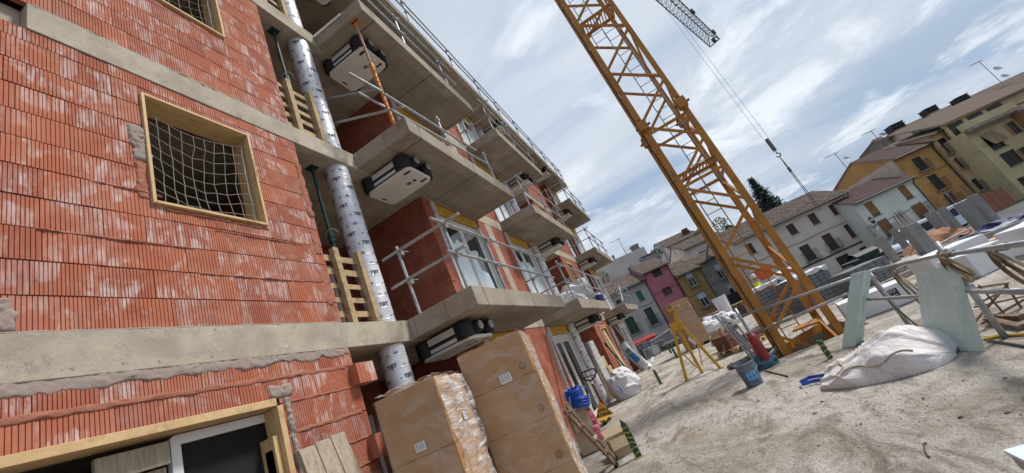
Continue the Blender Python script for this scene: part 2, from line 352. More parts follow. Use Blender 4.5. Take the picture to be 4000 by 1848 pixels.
M['blockgrey'] = gmat('grey_paving', (0.20, 0.205, 0.22), (0.15, 0.155, 0.17), 6, 0.7)
M['blocks'] = gmat('white_block', (0.52, 0.49, 0.46), (0.42, 0.38, 0.35), 8, 0.7)
M['tiles'] = gmat('brown_tile', (0.17, 0.06, 0.04), (0.12, 0.045, 0.035), 8, 0.7)
M['soil'] = gmat('orange_soil', (0.36, 0.18, 0.10), (0.28, 0.14, 0.08), 4, 0.95, bmp=0.5)
def bagmat(name, c1, c2, dirt):
    mt, t, b = new_mat(name); oc = ocoord(t)
    c = mx(t, c1, c2, ramp(t, nz(t, oc, 3, 6, 0.6, 0.5), 0.35, 0.7)); c = mx(t, c, dirt, ramp(t, nz(t, oc, 2.1, 8, 0.7, 0.8), 0.52, 0.75, 0, 0.8))
    t.links.new(c, b.inputs['Base Color']); b.inputs['Roughness'].default_value = 0.6
    h = mth(t, 'ADD', nz(t, oc, 5, 8, 0.6, 1.6), mth(t, 'MULTIPLY', nz(t, oc, 90, 2), 0.05)); bump(t, b, h, 0.7, 0.05); return mt
M['bag'] = bagmat('woven_bag', (0.66, 0.64, 0.65), (0.56, 0.54, 0.55), (0.42, 0.38, 0.37))
M['bagpink'] = bagmat('dusty_woven_bag', (0.68, 0.645, 0.64), (0.59, 0.545, 0.54), (0.44, 0.375, 0.35))
M['tarp'] = bagmat('white_sheet', (0.68, 0.68, 0.69), (0.58, 0.58, 0.60), (0.45, 0.45, 0.47))
def foil():
    mt, t, b = new_mat('foil_sleeve'); oc = ocoord(t)
    c = mx(t, (0.78, 0.78, 0.81), (0.62, 0.62, 0.66), ramp(t, nz(t, oc, 6, 7, 0.65, 0.8), 0.35, 0.7)); t.links.new(c, b.inputs['Base Color'])
    b.inputs['Metallic'].default_value = 0.2; b.inputs['Roughness'].default_value = 0.35
    sx = N(t, 'ShaderNodeSeparateXYZ'); t.links.new(oc, sx.inputs[0])
    h = mth(t, 'ADD', nz(t, oc, 7, 7, 0.6, 1.5), mth(t, 'MULTIPLY', ramp(t, mth(t, 'ABSOLUTE', mth(t, 'SUBTRACT', mth(t, 'FRACT', mth(t, 'MULTIPLY', sx.outputs[2], 5.9)), 0.5)), 0.44, 0.5), 0.3))
    bump(t, b, h, 0.5, 0.02); return mt
M['foil'] = foil()
def wrap(name, fac, col=(0.9, 0.9, 0.9), st=(1, 1, 1)):
    mt, t, b = new_mat(name); o = t.nodes['Material Output']; oc = ocoord(t)
    tr = N(t, 'ShaderNodeBsdfTransparent'); ms = N(t, 'ShaderNodeMixShader')
    b.inputs['Base Color'].default_value = (*col, 1); b.inputs['Roughness'].default_value = 0.18; b.inputs['Specular IOR Level'].default_value = 0.8
    wr = nz(t, oc, 3.2, 6, 0.6, 0.9, st)
    f = ramp(t, wr, 0.42, 0.72, fac*0.35, fac*1.6); t.links.new(f, ms.inputs[0]); t.links.new(tr.outputs[0], ms.inputs[1]); t.links.new(b.outputs[0], ms.inputs[2]); t.links.new(ms.outputs[0], o.inputs[0])
    bump(t, b, nz(t, oc, 5, 5, 0.6, 1.0, st), 0.8, 0.06); return mt
M['wrap'] = wrap('stretch_film', 0.52, st=(0.8, 0.8, 4))
M['wrap2'] = wrap('thin_stretch_film', 0.13, st=(1, 1, 2))
def glassm():
    mt, t, b = new_mat('window_glass'); b.inputs['Base Color'].default_value = (0.02, 0.025, 0.028, 1); b.inputs['Roughness'].default_value = 0.05; b.inputs['Specular IOR Level'].default_value = 0.6
    return mt
M['glass'] = glassm()
M['house_glass'] = gmat('old_window_glass', (0.02, 0.02, 0.02), (0.03, 0.03, 0.03), 0.3, 0.25, bmp=0, spec=0.25)
# ground of the deck
def groundmat():
    mt, t, b = new_mat('dusty_concrete_deck'); oc = ocoord(t)
    c = mx(t, (0.43, 0.385, 0.325), (0.33, 0.29, 0.24), ramp(t, nz(t, oc, 0.9, 8, 0.62, 0.6), 0.35, 0.68))
    c = mx(t, c, (0.60, 0.565, 0.52), ramp(t, nz(t, oc, 0.45, 8, 0.65, 0.8), 0.42, 0.62, 0, 0.9))
    c = mx(t, c, (0.19, 0.155, 0.125), ramp(t, nz(t, oc, 1.1, 10, 0.72, 1.4, (0.6, 1.4, 1)), 0.47, 0.66, 0, 0.85))
    c = mx(t, c, (0.37, 0.24, 0.14), ramp(t, nz(t, oc, 1.9, 6, 0.6, 0.8), 0.60, 0.75, 0, 0.55))
    c = mx(t, c, (0.215, 0.175, 0.14), ramp(t, nz(t, oc, 4.5, 9, 0.75, 0.8, (0.8, 1.2, 1)), 0.50, 0.66, 0, 0.75)); c = mx(t, c, (0.60, 0.56, 0.50), ramp(t, nz(t, oc, 7.3, 8, 0.72, 0.5), 0.57, 0.70, 0, 0.55))
    gr = nz(t, oc, 38, 6, 0.75); c = mx(t, c, (0.17, 0.135, 0.105), ramp(t, gr, 0.53, 0.66, 0, 0.85)); c = mx(t, c, (0.60, 0.55, 0.48), ramp(t, nz(t, oc, 55, 5, 0.7), 0.62, 0.72, 0, 0.6))
    t.links.new(c, b.inputs['Base Color']); b.inputs['Roughness'].default_value = 0.95; b.inputs['Specular IOR Level'].default_value = 0.15
    vo = N(t, 'ShaderNodeTexVoronoi'); vo.inputs['Scale'].default_value = 40; t.links.new(oc, vo.inputs['Vector'])
    pb = mth(t, 'MULTIPLY', ramp(t, vo.outputs['Distance'], 0.0, 0.45, 1, 0), ramp(t, nz(t, oc, 6, 4), 0.45, 0.62))
    h = mth(t, 'ADD', mth(t, 'MULTIPLY', nz(t, oc, 14, 10, 0.75), 1.0), mth(t, 'MULTIPLY', pb, 0.35)); bump(t, b, h, 0.9, 0.06); return mt
M['deck'] = groundmat()
M['street'] = gmat('street_asphalt', (0.10, 0.10, 0.10), (0.07, 0.07, 0.07), 1.0, 0.9)

# ================================================================== THE UNFINISHED BUILDING
YW, YB, YR = 3.45, 2.304, 2.593
Z1, Z2, Z3, Z4 = 3.0, 6.0, 8.84, 11.47
TH = 0.306
LV = [(0.0, Z1-TH), (Z1, Z2-TH), (Z2, Z3-TH), (Z3, Z4-0.25)]
BAYS = [(4.87, 9.11), (10.68, 14.97), (19.4, 23.8)]
B = thing('unfinished_building', 'long unfinished red brick apartment block with bare concrete slabs and balconies', 'building', (3.7, YW, 0))
Fb = lambda s, d, z: V((s, YW+d, z))
def wallholes(mb, F, s0, s1, z0, z1, holes, depth, back=False):
    ss = sorted({s0, s1, *[min(max(x, s0), s1) for h in holes for x in h[:2]]}); zs = sorted({z0, z1, *[min(max(x, z0), z1) for h in holes for x in h[2:]]})
    for a, b_ in zip(ss, ss[1:]):
        for c, d in zip(zs, zs[1:]):
            cs, cz_ = (a+b_)/2, (c+d)/2
            if any(h[0] < cs < h[1] and h[2] < cz_ < h[3] for h in holes): continue
            mb.quad(F(a, 0, c), F(b_, 0, c), F(b_, 0, d), F(a, 0, d))
            if back: mb.quad(F(a, depth, c), F(a, depth, d), F(b_, depth, d), F(b_, depth, c))
    for h in holes:
        a, b_, c, d = h
        for p, q in (((a, c), (a, d)), ((a, d), (b_, d)), ((b_, d), (b_, c)), ((b_, c), (a, c))):
            mb.quad(F(p[0], 0, p[1]), F(q[0], 0, q[1]), F(q[0], depth, q[1]), F(p[0], depth, p[1]))
    return mb
XE = 3.68
HOLES = {0: [(-0.6, 2.71, 0.4, 2.30)], 1: [(1.93, 2.95, 4.19, 5.43)], 2: [(1.85, 2.93, 7.14, 8.40)], 3: []}
# --- near wall: real ribbed blocks
courses = {0: [0.0, 0.22, 0.47, 0.72, 0.97, 1.22, 1.48, 1.72, 1.98, 2.25, 2.485, 2.685], 1: [3.005+0.254*k for k in range(11)]+[5.69], 2: [6.005+0.254*k for k in range(10)]+[8.53], 3: [8.845+0.254*k for k in range(5)]}
mb = MB()
def ribblock(mb, x0, x1, z0, z1, yf, pitch):
    n = max(2, round((x1-x0)/pitch)); p = (x1-x0-0.006)/n; g = 0.0055; xs = x0+0.003; gd = 0.0065
    for k in range(n):
        a = xs+k*p; b_ = a+p-(g if k < n-1 else 0)
        mb.quad((a, yf, z0), (b_, yf, z0), (b_, yf, z1), (a, yf, z1))
        if k < n-1:
            c = b_+g; mb.quad((b_, yf, z0), (b_+0.001, yf+gd, z0), (b_+0.001, yf+gd, z1), (b_, yf, z1))
            mb.quad((b_+0.001, yf+gd, z0), (c-0.001, yf+gd, z0), (c-0.001, yf+gd, z1), (b_+0.001, yf+gd, z1))
            mb.quad((c-0.001, yf+gd, z0), (c, yf, z0), (c, yf, z1), (c-0.001, yf+gd, z1))
    yb = yf+0.05
    for z in (z0, z1): mb.quad((xs, yf, z), (x1-0.002, yf, z), (x1-0.002, yb, z), (xs, yb, z))
    for x in (xs, x1-0.002): mb.quad((x, yf, z0), (x, yb, z0), (x, yb, z1), (x, yf, z1))
for L, cs in courses.items():
    for ci, (c0, c1) in enumerate(zip(cs, cs[1:])):
        x = 0.1-rnd.random()*0.3+(0.17 if ci % 2 else 0)
        xe = XE-0.012*rnd.random()
        while x < xe-0.01:
            w = rnd.choice((0.34, 0.34, 0.34, 0.30, 0.27, 0.2)); x1 = min(x+w, xe)
            if xe-x1 < 0.07: x1 = xe
            segs = [(x, x1, c0+0.0055, c1-0.0055)]
            for h in HOLES[L]:
                ns = []
                for a, b_, c, d in segs:
                    if b_ <= h[0] or a >= h[1] or d <= h[2] or c >= h[3]: ns.append((a, b_, c, d)); continue
                    if a < h[0]: ns.append((a, h[0], c, d))
                    if b_ > h[1]: ns.append((h[1], b_, c, d))
                    if c < h[2]: ns.append((max(a, h[0]), min(b_, h[1]), c, h[2]))
                    if d > h[3]: ns.append((max(a, h[0]), min(b_, h[1]), h[3], d))
                segs = ns
            mb.cur = rnd.random(); yf = YW+rnd.uniform(-0.003, 0.004); pt = rnd.choice((0.0245, 0.0245, 0.0215, 0.027))
            for a, b_, c, d in segs:
                if b_-a > 0.01 and d-c > 0.01: ribblock(mb, a, b_, c, d, yf, pt)
            x = x1
near = mb.build('brick_wall', M['brick'], B, attr=True)
# toothed blocks that jut out at the end of the ground-floor wall
for (z0, z1) in ((0.97, 1.215), (1.48, 1.715), (1.985, 2.245), (2.25, 2.48)):
    if z0 == 1.985: continue
    mb = MB(); mb.cur = rnd.random(); dz = 0
    mb.box(3.585, 3.86, YW-0.105, YW+0.05, z0+0.005, z1-0.005)
    ribblock(mb, 3.585, 3.86, z0+0.003, z1-0.003, YW-0.109, 0.055)
    mb.build('toothing_block', M['brick'], B, attr=True)
mb = MB()
for L, (a, b_) in enumerate(LV):
    wallholes(mb, lambda s, d, z: Fb(s, 0.012+d, z), -3.0, XE-0.02, a, b_ if L < 3 else 11.2, HOLES[L], 0.27, True)
    mb.quad(Fb(XE-0.02, 0.012, a), Fb(XE-0.02, 0.29, a), Fb(XE-0.02, 0.29, b_), Fb(XE-0.02, 0.012, b_))
mb.build('wall_core', M['joint'], B)
# --- floors, balconies, roof
for i, z in enumerate((Z1, Z2, Z3)):
    mb = MB()
    if i == 1:
        mb.box(1.16, 24.1, YW-0.012, 9.0, z-TH, z); mb.box(-3.0, 1.16, YW+0.10, 9.0, z-TH+0.002, z-0.002)
    else: mb.box(-3.0, 24.1, YW-0.012, 9.0, z-TH, z)
    mb.build('floor_slab', M['band'], B, bevel=0.006)
    for (a, b_) in BAYS:
        mb = MB(); y1 = YW-0.014; t = 0.29
        mb.hexa([(a, YB, z-t), (b_, YB, z-t), (b_, y1, z-t), (a, y1, z-t), (a, YB, z+0.002), (b_, YB, z+0.002), (b_, y1, z+0.002), (a, y1, z+0.002)])
        bo = mb.build('balcony', M['slab'], B, bevel=0.012)
        mb = MB()        # drip edge left by the shuttering, along the outer rim of the soffit
        for (p, q, w) in (((a+0.06, YB+0.075), (b_-0.06, YB+0.075), 0.05), ((a+0.09, YB+0.1), (a+0.09, y1), 0.03)):
            mb.bar((*p, z-t-0.004), (*q, z-t-0.004), w, 0.012)
        mb.build('drip_edge', M['slab'], bo)
mb = MB(); mb.box(-3.0, 23.8, YR, 9.0, Z4-0.25, Z4); mb.build('roof_slab', M['slab'], B, bevel=0.012)
mb = MB(); mb.box(-3.0, 23.78, YR+0.03, YR+0.10, Z4-0.265, Z4-0.252); mb.build('roof_drip_edge', M['band'], B)
# --- rear and inner walls, so that rooms are real; their colour is darkened to deepen the shade
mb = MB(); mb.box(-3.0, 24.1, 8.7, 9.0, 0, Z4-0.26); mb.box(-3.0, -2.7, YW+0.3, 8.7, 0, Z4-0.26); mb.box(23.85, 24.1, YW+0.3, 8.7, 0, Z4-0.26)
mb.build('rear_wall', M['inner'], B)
LOG = [(XE, 6.6), (12.8, 16.4), (19.4, 21.7)]
YL = 5.7
WALLS = [(6.6, 12.8), (16.4, 19.4), (21.7, 24.1)]
for L, (z0, z1) in enumerate(LV):
    for (a, b_) in LOG:
        mbb = MB(); mbb.box(a+0.01, b_-0.01, YL, YL+0.15, z0+0.004, z1-0.004)
        mbb.box(a-(0.28 if a != XE else 0.0)+0.006, a+0.006 if a != XE else a+0.2, YW+(0.31), YL+0.15, z0+0.004, z1-0.004)
        mbb.build('loggia_wall', M['brick2'], B)
    for wi, (a, b_) in enumerate(WALLS):
        mb = MB(); H = []
        if wi == 0: H = [(7.05, 8.97, z0+0.03, z1-0.02), (10.86, 12.62, z0+0.03, z1-0.02)]
        elif wi == 1: H = [(17.2, 18.6, 0.02, 2.42)] if L == 0 else [(16.95, 17.85, z0+1.2, z0+2.4)]
        else: H = [(21.95, 23.85, z0+0.03, z1-0.02)]
        wallholes(mb, Fb, a, b_, z0+0.003, z1-0.003, H, 0.28, True)
        mb.quad(Fb(a, 0, z0), Fb(a, 0, z1), Fb(a, 2.3, z1), Fb(a, 2.3, z0)); mb.quad(Fb(b_, 0, z0), Fb(b_, 2.3, z0), Fb(b_, 2.3, z1), Fb(b_, 0, z1))
        # toothed corner blocks
        if wi < 2:
            zz_ = z0; k = 0
            while zz_ < z1-0.2:
                if k % 2: mb.box(a-0.02, a+0.14, YW-0.012, YW+0.1, zz_+0.01, zz_+0.24)
                zz_ += 0.254; k += 1
        mb.build('brick_wall', M['brick2'], B)
    if L: mb = MB(); mb.box(9.45, 9.80, YW-0.004, YW+0.2, z0+0.004, z1-0.004); mb.build('wall_strip', M['band'], B)
def window(parent, s0, s1, z0, z1, film=True, name='window', d0=0.07, yellow=0.24, box=0.16, seed=0):
    r_ = random.Random(seed)
    F = lambda s, d, z: Fb(s, d0+d, z)
    zt = z1-yellow
    if yellow:
        mb = MB(); mb.fbox(Fb, s0+0.004, s1-0.004, 0.015, 0.06, zt, z1-0.004); mb.build('shutter_box_panel', M['yellow_panel'], B)
    # plastered white jambs, proud of the brick
    mb = MB(); mb.fbox(Fb, s0-0.17, s0-0.003, -0.03, 0.05, z0, z1-0.01); mb.fbox(Fb, s0+0.0, s0+0.02, 0.0, 0.27, z0, zt); mb.build('window_jamb', M['plaster'], B)
    mb = MB(); mb.ring(F, s0+0.02, s1-0.004, z0, zt-0.004, 0.075, 0, 0.07)
    mb.fbox(F, s0+0.095, s1-0.08, 0.01, 0.06, zt-box-0.02, zt-0.08)
    mid = (s0+s1)/2
    mb.fbox(F, mid-0.05, mid+0.05, -0.005, 0.06, z0+0.075, zt-box-0.022)
    for a, b_ in ((s0+0.1, mid-0.053), (mid+0.053, s1-0.085)):
        mb.ring(F, a, b_, z0+0.08, zt-box-0.026, 0.045, 0.012, 0.058)
    w = mb.build(name, M['white'], B, bevel=0.006)
    mb = MB(); mb.fbox(Fb, s1-0.045, s1+0.012, -0.02, 0.069, z0, zt); mb.build('trim', M['white'], w)
    for k, (a, b_) in enumerate(((s0+0.145, mid-0.1), (mid+0.1, s1-0.13))):
        mb = MB(); mb.fbox(F, a, b_, 0.03, 0.036, z0+0.125, zt-box-0.075); mb.build('pane', M['glass'], w)
        if film:
            top = zt-box-0.075-(zt-z0)*(r_.uniform(0.1, 0.22)); n = 8
            pts = [(a+0.01, z0+0.13)]+[(b_-0.01, z0+0.13)]+[(b_-0.01-(b_-a-0.02)*i/n, top+r_.uniform(-0.1, 0.1)*(1 if 0 < i < n else 0.4)) for i in range(n+1)]
            if k == 1 and seed % 2: pts = [(a+0.01, z0+0.13), (b_-0.06, z0+0.13), (b_-0.2, top-0.5), (a+0.25, top-0.45), (a+0.2, top-0.2), (b_-0.3, top+0.02), (b_-0.35, top+0.1), (a+0.01, top+0.02)]
            mb = MB(); mb.prism(pts, lambda x, y: F(x, 0.026, y), lambda x, y: F(x, 0.029, y)); mb.build('protective_film', M['film'], w)
    return w
for L, (z0, z1) in enumerate(LV):
    for k, (a, b_) in enumerate(((7.05, 8.97), (10.86, 12.62), (21.95, 23.85))):
        window(B, a, b_, z0+0.035, z1-0.022, film=(L > 0), seed=L*3+k)
# concrete lintel and strip pieces around slab level are the floor slabs themselves; door behind the first loggia
for L, (z0, z1) in enumerate(LV[:3]):
    mb = MB(); F = lambda s, d, z: V((s, YL-0.06+d, z)); mb.ring(F, 5.05, 6.1, z0+0.01, z0+2.15, 0.09, -0.02, 0.055, False)
    dw = mb.build('inner_door', M['white'], B); mb = MB(); mb.fbox(F, 5.14, 6.01, 0.03, 0.05, z0+0.01, z0+2.05); mb.build('dark_door_panel', M['dark'], dw)  # dark panel stands for the shaded doorway, the wall behind is solid
# --- near window frames of raw timber
def timber_frame(s0, s1, z0, z1, w=0.026, bottom=True):
    mb = MB(); mb.ring(Fb, s0-w, s1+w, z0-w, z1+w, w+0.002, -0.035, 0.24, bottom)
    return mb.build('window_frame', M['timber'], B, bevel=0.004)
timber_frame(1.93, 2.95, 4.19, 5.43); timber_frame(1.85, 2.93, 7.14, 8.40)
mb = MB(); mb.fbox(Fb, -0.6, 2.66, -0.03, 0.2, 2.235, 2.298); mb.fbox(Fb, 2.655, 2.708, -0.03, 0.16, 0.4, 2.232); mb.fbox(Fb, 2.60, 2.652, 0.02, 0.2, 0.4, 2.0)
mb.build('window_frame', M['timber'], B, bevel=0.004)
# small timber frames in the far brick pier, plank door
for L in (1, 2):
    z0 = LV[L][0]; timber_frame(16.95, 17.85, z0+1.2, z0+2.4, 0.05)
mb = MB(); mb.ring(Fb, 17.2, 18.6, 0.0, 2.42, 0.08, -0.03, 0.2, False); mb.fbox(Fb, 17.16, 18.64, -0.06, 0.0, 2.422, 2.46); dr = mb.build('door_frame', M['timber'], B)
# mortar smears
def smear(x0, x1, z, hw, thick, seed, name='mortar_joint', mat='mortar', vert=False, yb=0.0):
    mb = MB(); L_ = x1-x0; n = max(10, int(L_/0.014))
    def fn(u, v):
        x = x0+u*L_; e = (0.55+0.9*(fbm((x*7+seed, seed*3.1, 0.2), 4)+0.35))
        t = (v*2-1); zz_ = z+t*hw*(0.7+0.7*fbm((x*9, seed+5*(t > 0), 3.3), 4)+0.4)
        edge = max(0, 1-t*t); bul = thick*edge**0.5*max(0.0, e)*(0.8+0.7*fbm((x*34, zz_*34, seed), 4))
        if abs(t) > 0.98 or u < 1e-6 or u > 1-1e-6: bul = -0.012
        return V((x, YW-0.002+yb-bul, zz_)) if not vert else V((zz_, YW-0.002+yb-bul, x))
    mb.grid(fn, n, 10); return mb.build(name, M[mat], B, smooth=True, fix=True)
M['mortar_red'] = concrete('red_mortar', (0.36, 0.15, 0.10), (0.30, 0.115, 0.08), (0.40, 0.24, 0.20), 3.0)
smear(0.3, XE-0.02, 2.66, 0.05, 0.011, 1.3); smear(0.3, XE-0.01, 3.005, 0.012, 0.008, 4.7); smear(1.18, XE-0.01, 6.005, 0.018, 0.014, 9.1)
smear(0.3, 3.55, 2.485, 0.02, 0.009, 2.2, mat='mortar_red'); smear(2.75, 3.66, 2.25, 0.010, 0.010, 6.4, mat='mortar_red'); smear(2.75, 3.62, 1.98, 0.018, 0.010, 8.8, mat='mortar_red')
smear(2.75, 3.62, 1.72, 0.010, 0.010, 3.8, mat='mortar_red'); smear(2.75, 3.6, 1.48, 0.010, 0.010, 5.8, mat='mortar_red')
smear(1.6, 2.34, 2.745, 0.04, 0.009, 12.2); smear(0.9, 1.5, 2.75, 0.03, 0.009, 14.2)
smear(3.1, 3.5, 3.58, 0.05, 0.016, 2.9, vert=True, mat='mortar_red') if False else None
for i, (za, zb, x) in enumerate(((3.22, 3.72, 3.585), (3.9, 4.25, 3.60), (4.45, 5.3, 3.64), (6.1, 6.45, 3.62))): smear(za, zb, x, 0.045, 0.011, 20+i, vert=True, mat='mortar_red')
smear(1.4, 2.3, 2.775, 0.028, 0.03, 31, vert=True); smear(4.62, 5.02, 1.855, 0.06, 0.02, 33, vert=True); smear(4.2, 4.6, 1.86, 0.04, 0.012, 35, vert=True, mat='mortar_red')
smear(2.62, 2.86, 2.36, 0.05, 0.02, 37); smear(3.005, 3.24, 1.06, 0.06, 0.02, 39, vert=True)
for i, (xa, xb, z) in enumerate(((2.0, 3.0, 4.13), (2.4, 3.4, 4.0), (1.2, 2.2, 3.76), (1.5, 2.0, 4.27), (2.2, 3.3, 3.51))): smear(xa, xb, z, 0.008, 0.014, 50+i, mat='mortar_red')
# --- columns wrapped in printed foil
def column(x, y, z0, z1, r, seed):
    mb = MB(); n = 40; k = int((z1-z0)/0.05)
    mb.grid(lambda u, v: V((x+(r+0.004*fbm((math.cos(2*math.pi*u)*2+seed, math.sin(2*math.pi*u)*2, v*(z1-z0)*7), 3))*math.cos(2*math.pi*u), y+(r+0.004*fbm((math.cos(2*math.pi*u)*2+seed, math.sin(2*math.pi*u)*2, v*(z1-z0)*7), 3))*math.sin(2*math.pi*u), z0+v*(z1-z0))), n, k, True)
    c = mb.build('column', M['foil'], B, smooth=True)
    mb = MB(); rr = r+0.0065; z = z0+0.1; i = seed
    while z < z1-0.06:
        for q in range(4):
            t0 = i*0.55+q*math.pi/2
            def pl(a, b_, t0=t0, z=z):
                t = t0+a/rr; return V((x+rr*math.cos(t), y+rr*math.sin(t), z+b_+a*0.06))
            if (i+q) % 2 == 0: mb.text('TBT', 0.078, pl, bold=0.002)
            else:
                for (r0, r1) in ((0.026, 0.021),):
                    pr = [(r0*math.cos(2*math.pi*j/10), r0*math.sin(2*math.pi*j/10)) for j in range(10)]; qr = [(a*r1/r0, b_*r1/r0) for a, b_ in pr]
                    mb.add([pl(*p) for p in pr]+[pl(*p) for p in qr], [(j, (j+1) % 10, 10+(j+1) % 10, 10+j) for j in range(10)])
                mb.add([pl(-0.028, -0.005), pl(0.028, -0.005), pl(0.028, 0.005), pl(-0.028, 0.005)], [(0, 1, 2, 3)])
            pr = [(-0.115+0.011*math.cos(j), 0.011*math.sin(j)) for j in (0, 1.05, 2.1, 3.14, 4.19, 5.24)]; mb.add([pl(*p) for p in pr], [tuple(range(6))])
        z += 0.165; i += 1
    mb.build('printed_lettering', M['lettering'], c, fix=False)
for L, (z0, z1) in enumerate(LV):
    column(4.60, 3.64, z0+0.003, z1-0.003, 0.178, L*3+1)
    column(13.62, 3.64, z0+0.003, z1-0.003, 0.2, L*5+2)
for L in (0, 1, 2):
    z0, z1 = LV[L]; column(20.4, 3.7, z0+0.003, z1-0.003, 0.19, L*7+3)

# ------------------------------------------------------------------ units hung under the balconies
def make_unit():
    t = thing('ventilation_unit', 'flat white unit', 'ventilation unit')
    sx, sy, hh = 0.70, 0.95, 0.30          # long side along Y
    def rr(x0, x1, y0, y1, c): return [(x0+c, y0), (x1-c, y0), (x1, y0+c), (x1, y1-c), (x1-c, y1), (x0+c, y1), (x0, y1-c), (x0, y0+c)]
    P = lambda z: (lambda x, y: V((x, y, z)))
    mb = MB(); mb.prism(rr(-sx/2, sx/2, -sy/2, sy/2, 0.07), P(-hh), P(-hh+0.05)); mb.build('tray', M['tray'], t, bevel=0.012, local=True)
    mb = MB(); mb.prism(rr(-sx/2-0.012, sx/2+0.012, -sy/2+0.05, sy/2-0.05, 0.03), P(-hh+0.052), P(-0.02)); 
    for (x, y) in ((-sx/2+0.05, -sy/2+0.1), (-sx/2+0.05, sy/2-0.1), (sx/2-0.05, -sy/2+0.1), (sx/2-0.05, sy/2-0.1)):
        mb.lathe([(0.001, -hh+0.045), (0.125, -hh+0.045), (0.13, -hh+0.06), (0.13, -0.03), (0.001, -0.02)], Matrix.Translation((x, y, 0)), 14)
    mb.build('foam_body', M['black'], t, local=True, bevel=0.01)
    mb = MB(); mb.box(-sx/2-0.022, -sx/2-0.013, -sy/2+0.25, sy/2-0.22, -0.13, -0.03); mb.box(-sx/2-0.02, -sx/2-0.013, -sy/2+0.25, sy/2-0.22, -hh+0.06, -hh+0.115); mb.build('side_panel', M['tray'], t, local=True, bevel=0.004)
    for x in (-0.17, 0.17):
        mb = MB(); Mx = Matrix.Translation((x, -sy/2-0.03, -0.14)) @ Matrix.Rotation(math.pi/2, 4, 'X'); mb.lathe([(0.085, -0.12), (0.092, -0.1), (0.092, 0.05), (0.08, 0.06), (0.07, 0.055), (0.001, 0.052)], Mx, 18)
        po = mb.build('duct_port', M['black'], t, local=True, smooth=False); mb = MB(); mb.lathe([(0.001, 0.0565), (0.066, 0.0565), (0.068, 0.064), (0.06, 0.072), (0.001, 0.066)], Mx, 18); mb.bar(Mx@V((-0.05, 0, 0.075)), Mx@V((0.05, 0, 0.075)), 0.012, 0.006); mb.build('port_cap', M['alu'], po, local=True)
    for (x, y, w, h) in ((-0.25, -0.35, 0.05, 0.13), (0.2, -0.37, 0.05, 0.13), (0.02, 0.40, 0.12, 0.03)): mb = MB(); mb.box(x-w/2, x+w/2, y-h/2, y+h/2, -hh-0.004, -hh-0.001); mb.build('tray_slot', M['black'], t, local=True)
    mb = MB()
    for k in range(5): mb.box(0.0+0.016*k, 0.009+0.016*k, -0.2-0.02*(k % 2), -0.12, -hh-0.003, -hh-0.001)
    mb.lathe([(0.001, -hh-0.003), (0.035, -hh-0.003), (0.035, -hh-0.001), (0.001, -hh-0.001)], Matrix.Translation((0.05, -0.28, 0)), 14)
    mb.build('rating_label', M['lettering'], t, local=True)
    return t
U0 = make_unit(); first = True
ufl = ['ground floor', 'first floor', 'second floor', 'third floor']
ubay = ['nearest balcony column', 'middle balcony column', 'farthest balcony column']
for L, z in enumerate((Z1-TH, Z2-TH, Z3-TH, Z4-0.25)):
    for k, x in enumerate((5.56, 14.18, 20.1)):
        if L == 3 and k == 0: pass
        o = U0 if first else dup(U0); first = False
        o.location = (x, 3.2, z+0.006)
        tag(o, f'white and black ventilation unit hung under the {["lowest", "second lowest", "second highest"][L]} balcony of the {ubay[k]}' if L < 3 else f'white and black ventilation unit hung under the roof slab above the {ubay[k]}', group='ventilation units under the balconies')

# ------------------------------------------------------------------ scaffold tube guard rails
def coupler(mb, p): mb.obox(Matrix.Translation(p), 0.075, 0.075, 0.06)
def guard_free(label, o, posts, rails, r=0.024):
    t = thing('guard_rail', label, 'guard rail', o, 'tube guard rails of the new building')
    for (a, b_) in posts: mb = MB(); mb.tube(a, b_, r, 10); mb.build('post', M['galv'], t)
    for (a, b_) in rails: mb = MB(); mb.tube(a, b_, r*0.95, 10); mb.build('rail', M['galv'], t)
    for (a, b_) in posts:
        for f in (0.45, 0.9): mb = MB(); coupler(mb, a+(b_-a)*f); mb.build('coupler', M['galv'], t)
    return t
def guard(label, a, b_, yf, z, posts, rails=(0.5, 0.98), side=True, over=0.35, ysd=None, seed=0, r=0.024, xo=0.07, hgt=1.12, diag=False):
    q = random.Random(seed); t = thing('guard_rail', label, 'guard rail', (a+xo, yf, z), 'tube guard rails of the new building')
    pts = [(x, yf) for x in posts]
    if side: pts.append((a+xo, yf+(ysd or 0.85)))
    for (x, y) in pts:
        mb = MB(); mb.tube((x, y, z+0.002), (x+q.uniform(-0.03, 0.03), y+q.uniform(-0.03, 0.03), z+hgt+q.uniform(-0.08, 0.1)), r, 10); mb.build('post', M['galv'], t, smooth=False)
    for h in rails:
        mb = MB(); mb.tube((posts[0]-over*q.uniform(0.6, 1.2), yf-0.045, z+h+q.uniform(-0.04, 0.04)), (posts[-1]+0.5, yf-0.045, z+h+q.uniform(-0.04, 0.04)), r*0.95, 10)
        mb.build('rail', M['galv'], t)
        if side:
            mb = MB(); mb.tube((a+xo-0.045, yf-0.25*q.uniform(0.7, 1.3), z+h+0.05), (a+xo-0.045, yf+1.15, z+h+0.05), r*0.95, 10); mb.build('rail', M['galv'], t)
    for (x, y) in pts:
        for h in rails: mb = MB(); coupler(mb, (x, y-0.02, z+h+0.01)); mb.tube((x-0.01, y-0.05, z+h+0.03), (x+0.1, y-0.09, z+h+0.02), 0.008, 6); mb.build('coupler', M['galv'], t)
    if diag:
        mb = MB(); mb.tube((a+xo+0.1, yf-0.05, z+0.15), (a+xo+1.4, yf-0.05, z+1.0), r, 8); mb.build('brace', M['galv'], t)
    return t
GY = YB+0.09
pos = ['nearest', 'middle', 'farthest']
nth = ['lowest', 'second lowest', 'second highest']
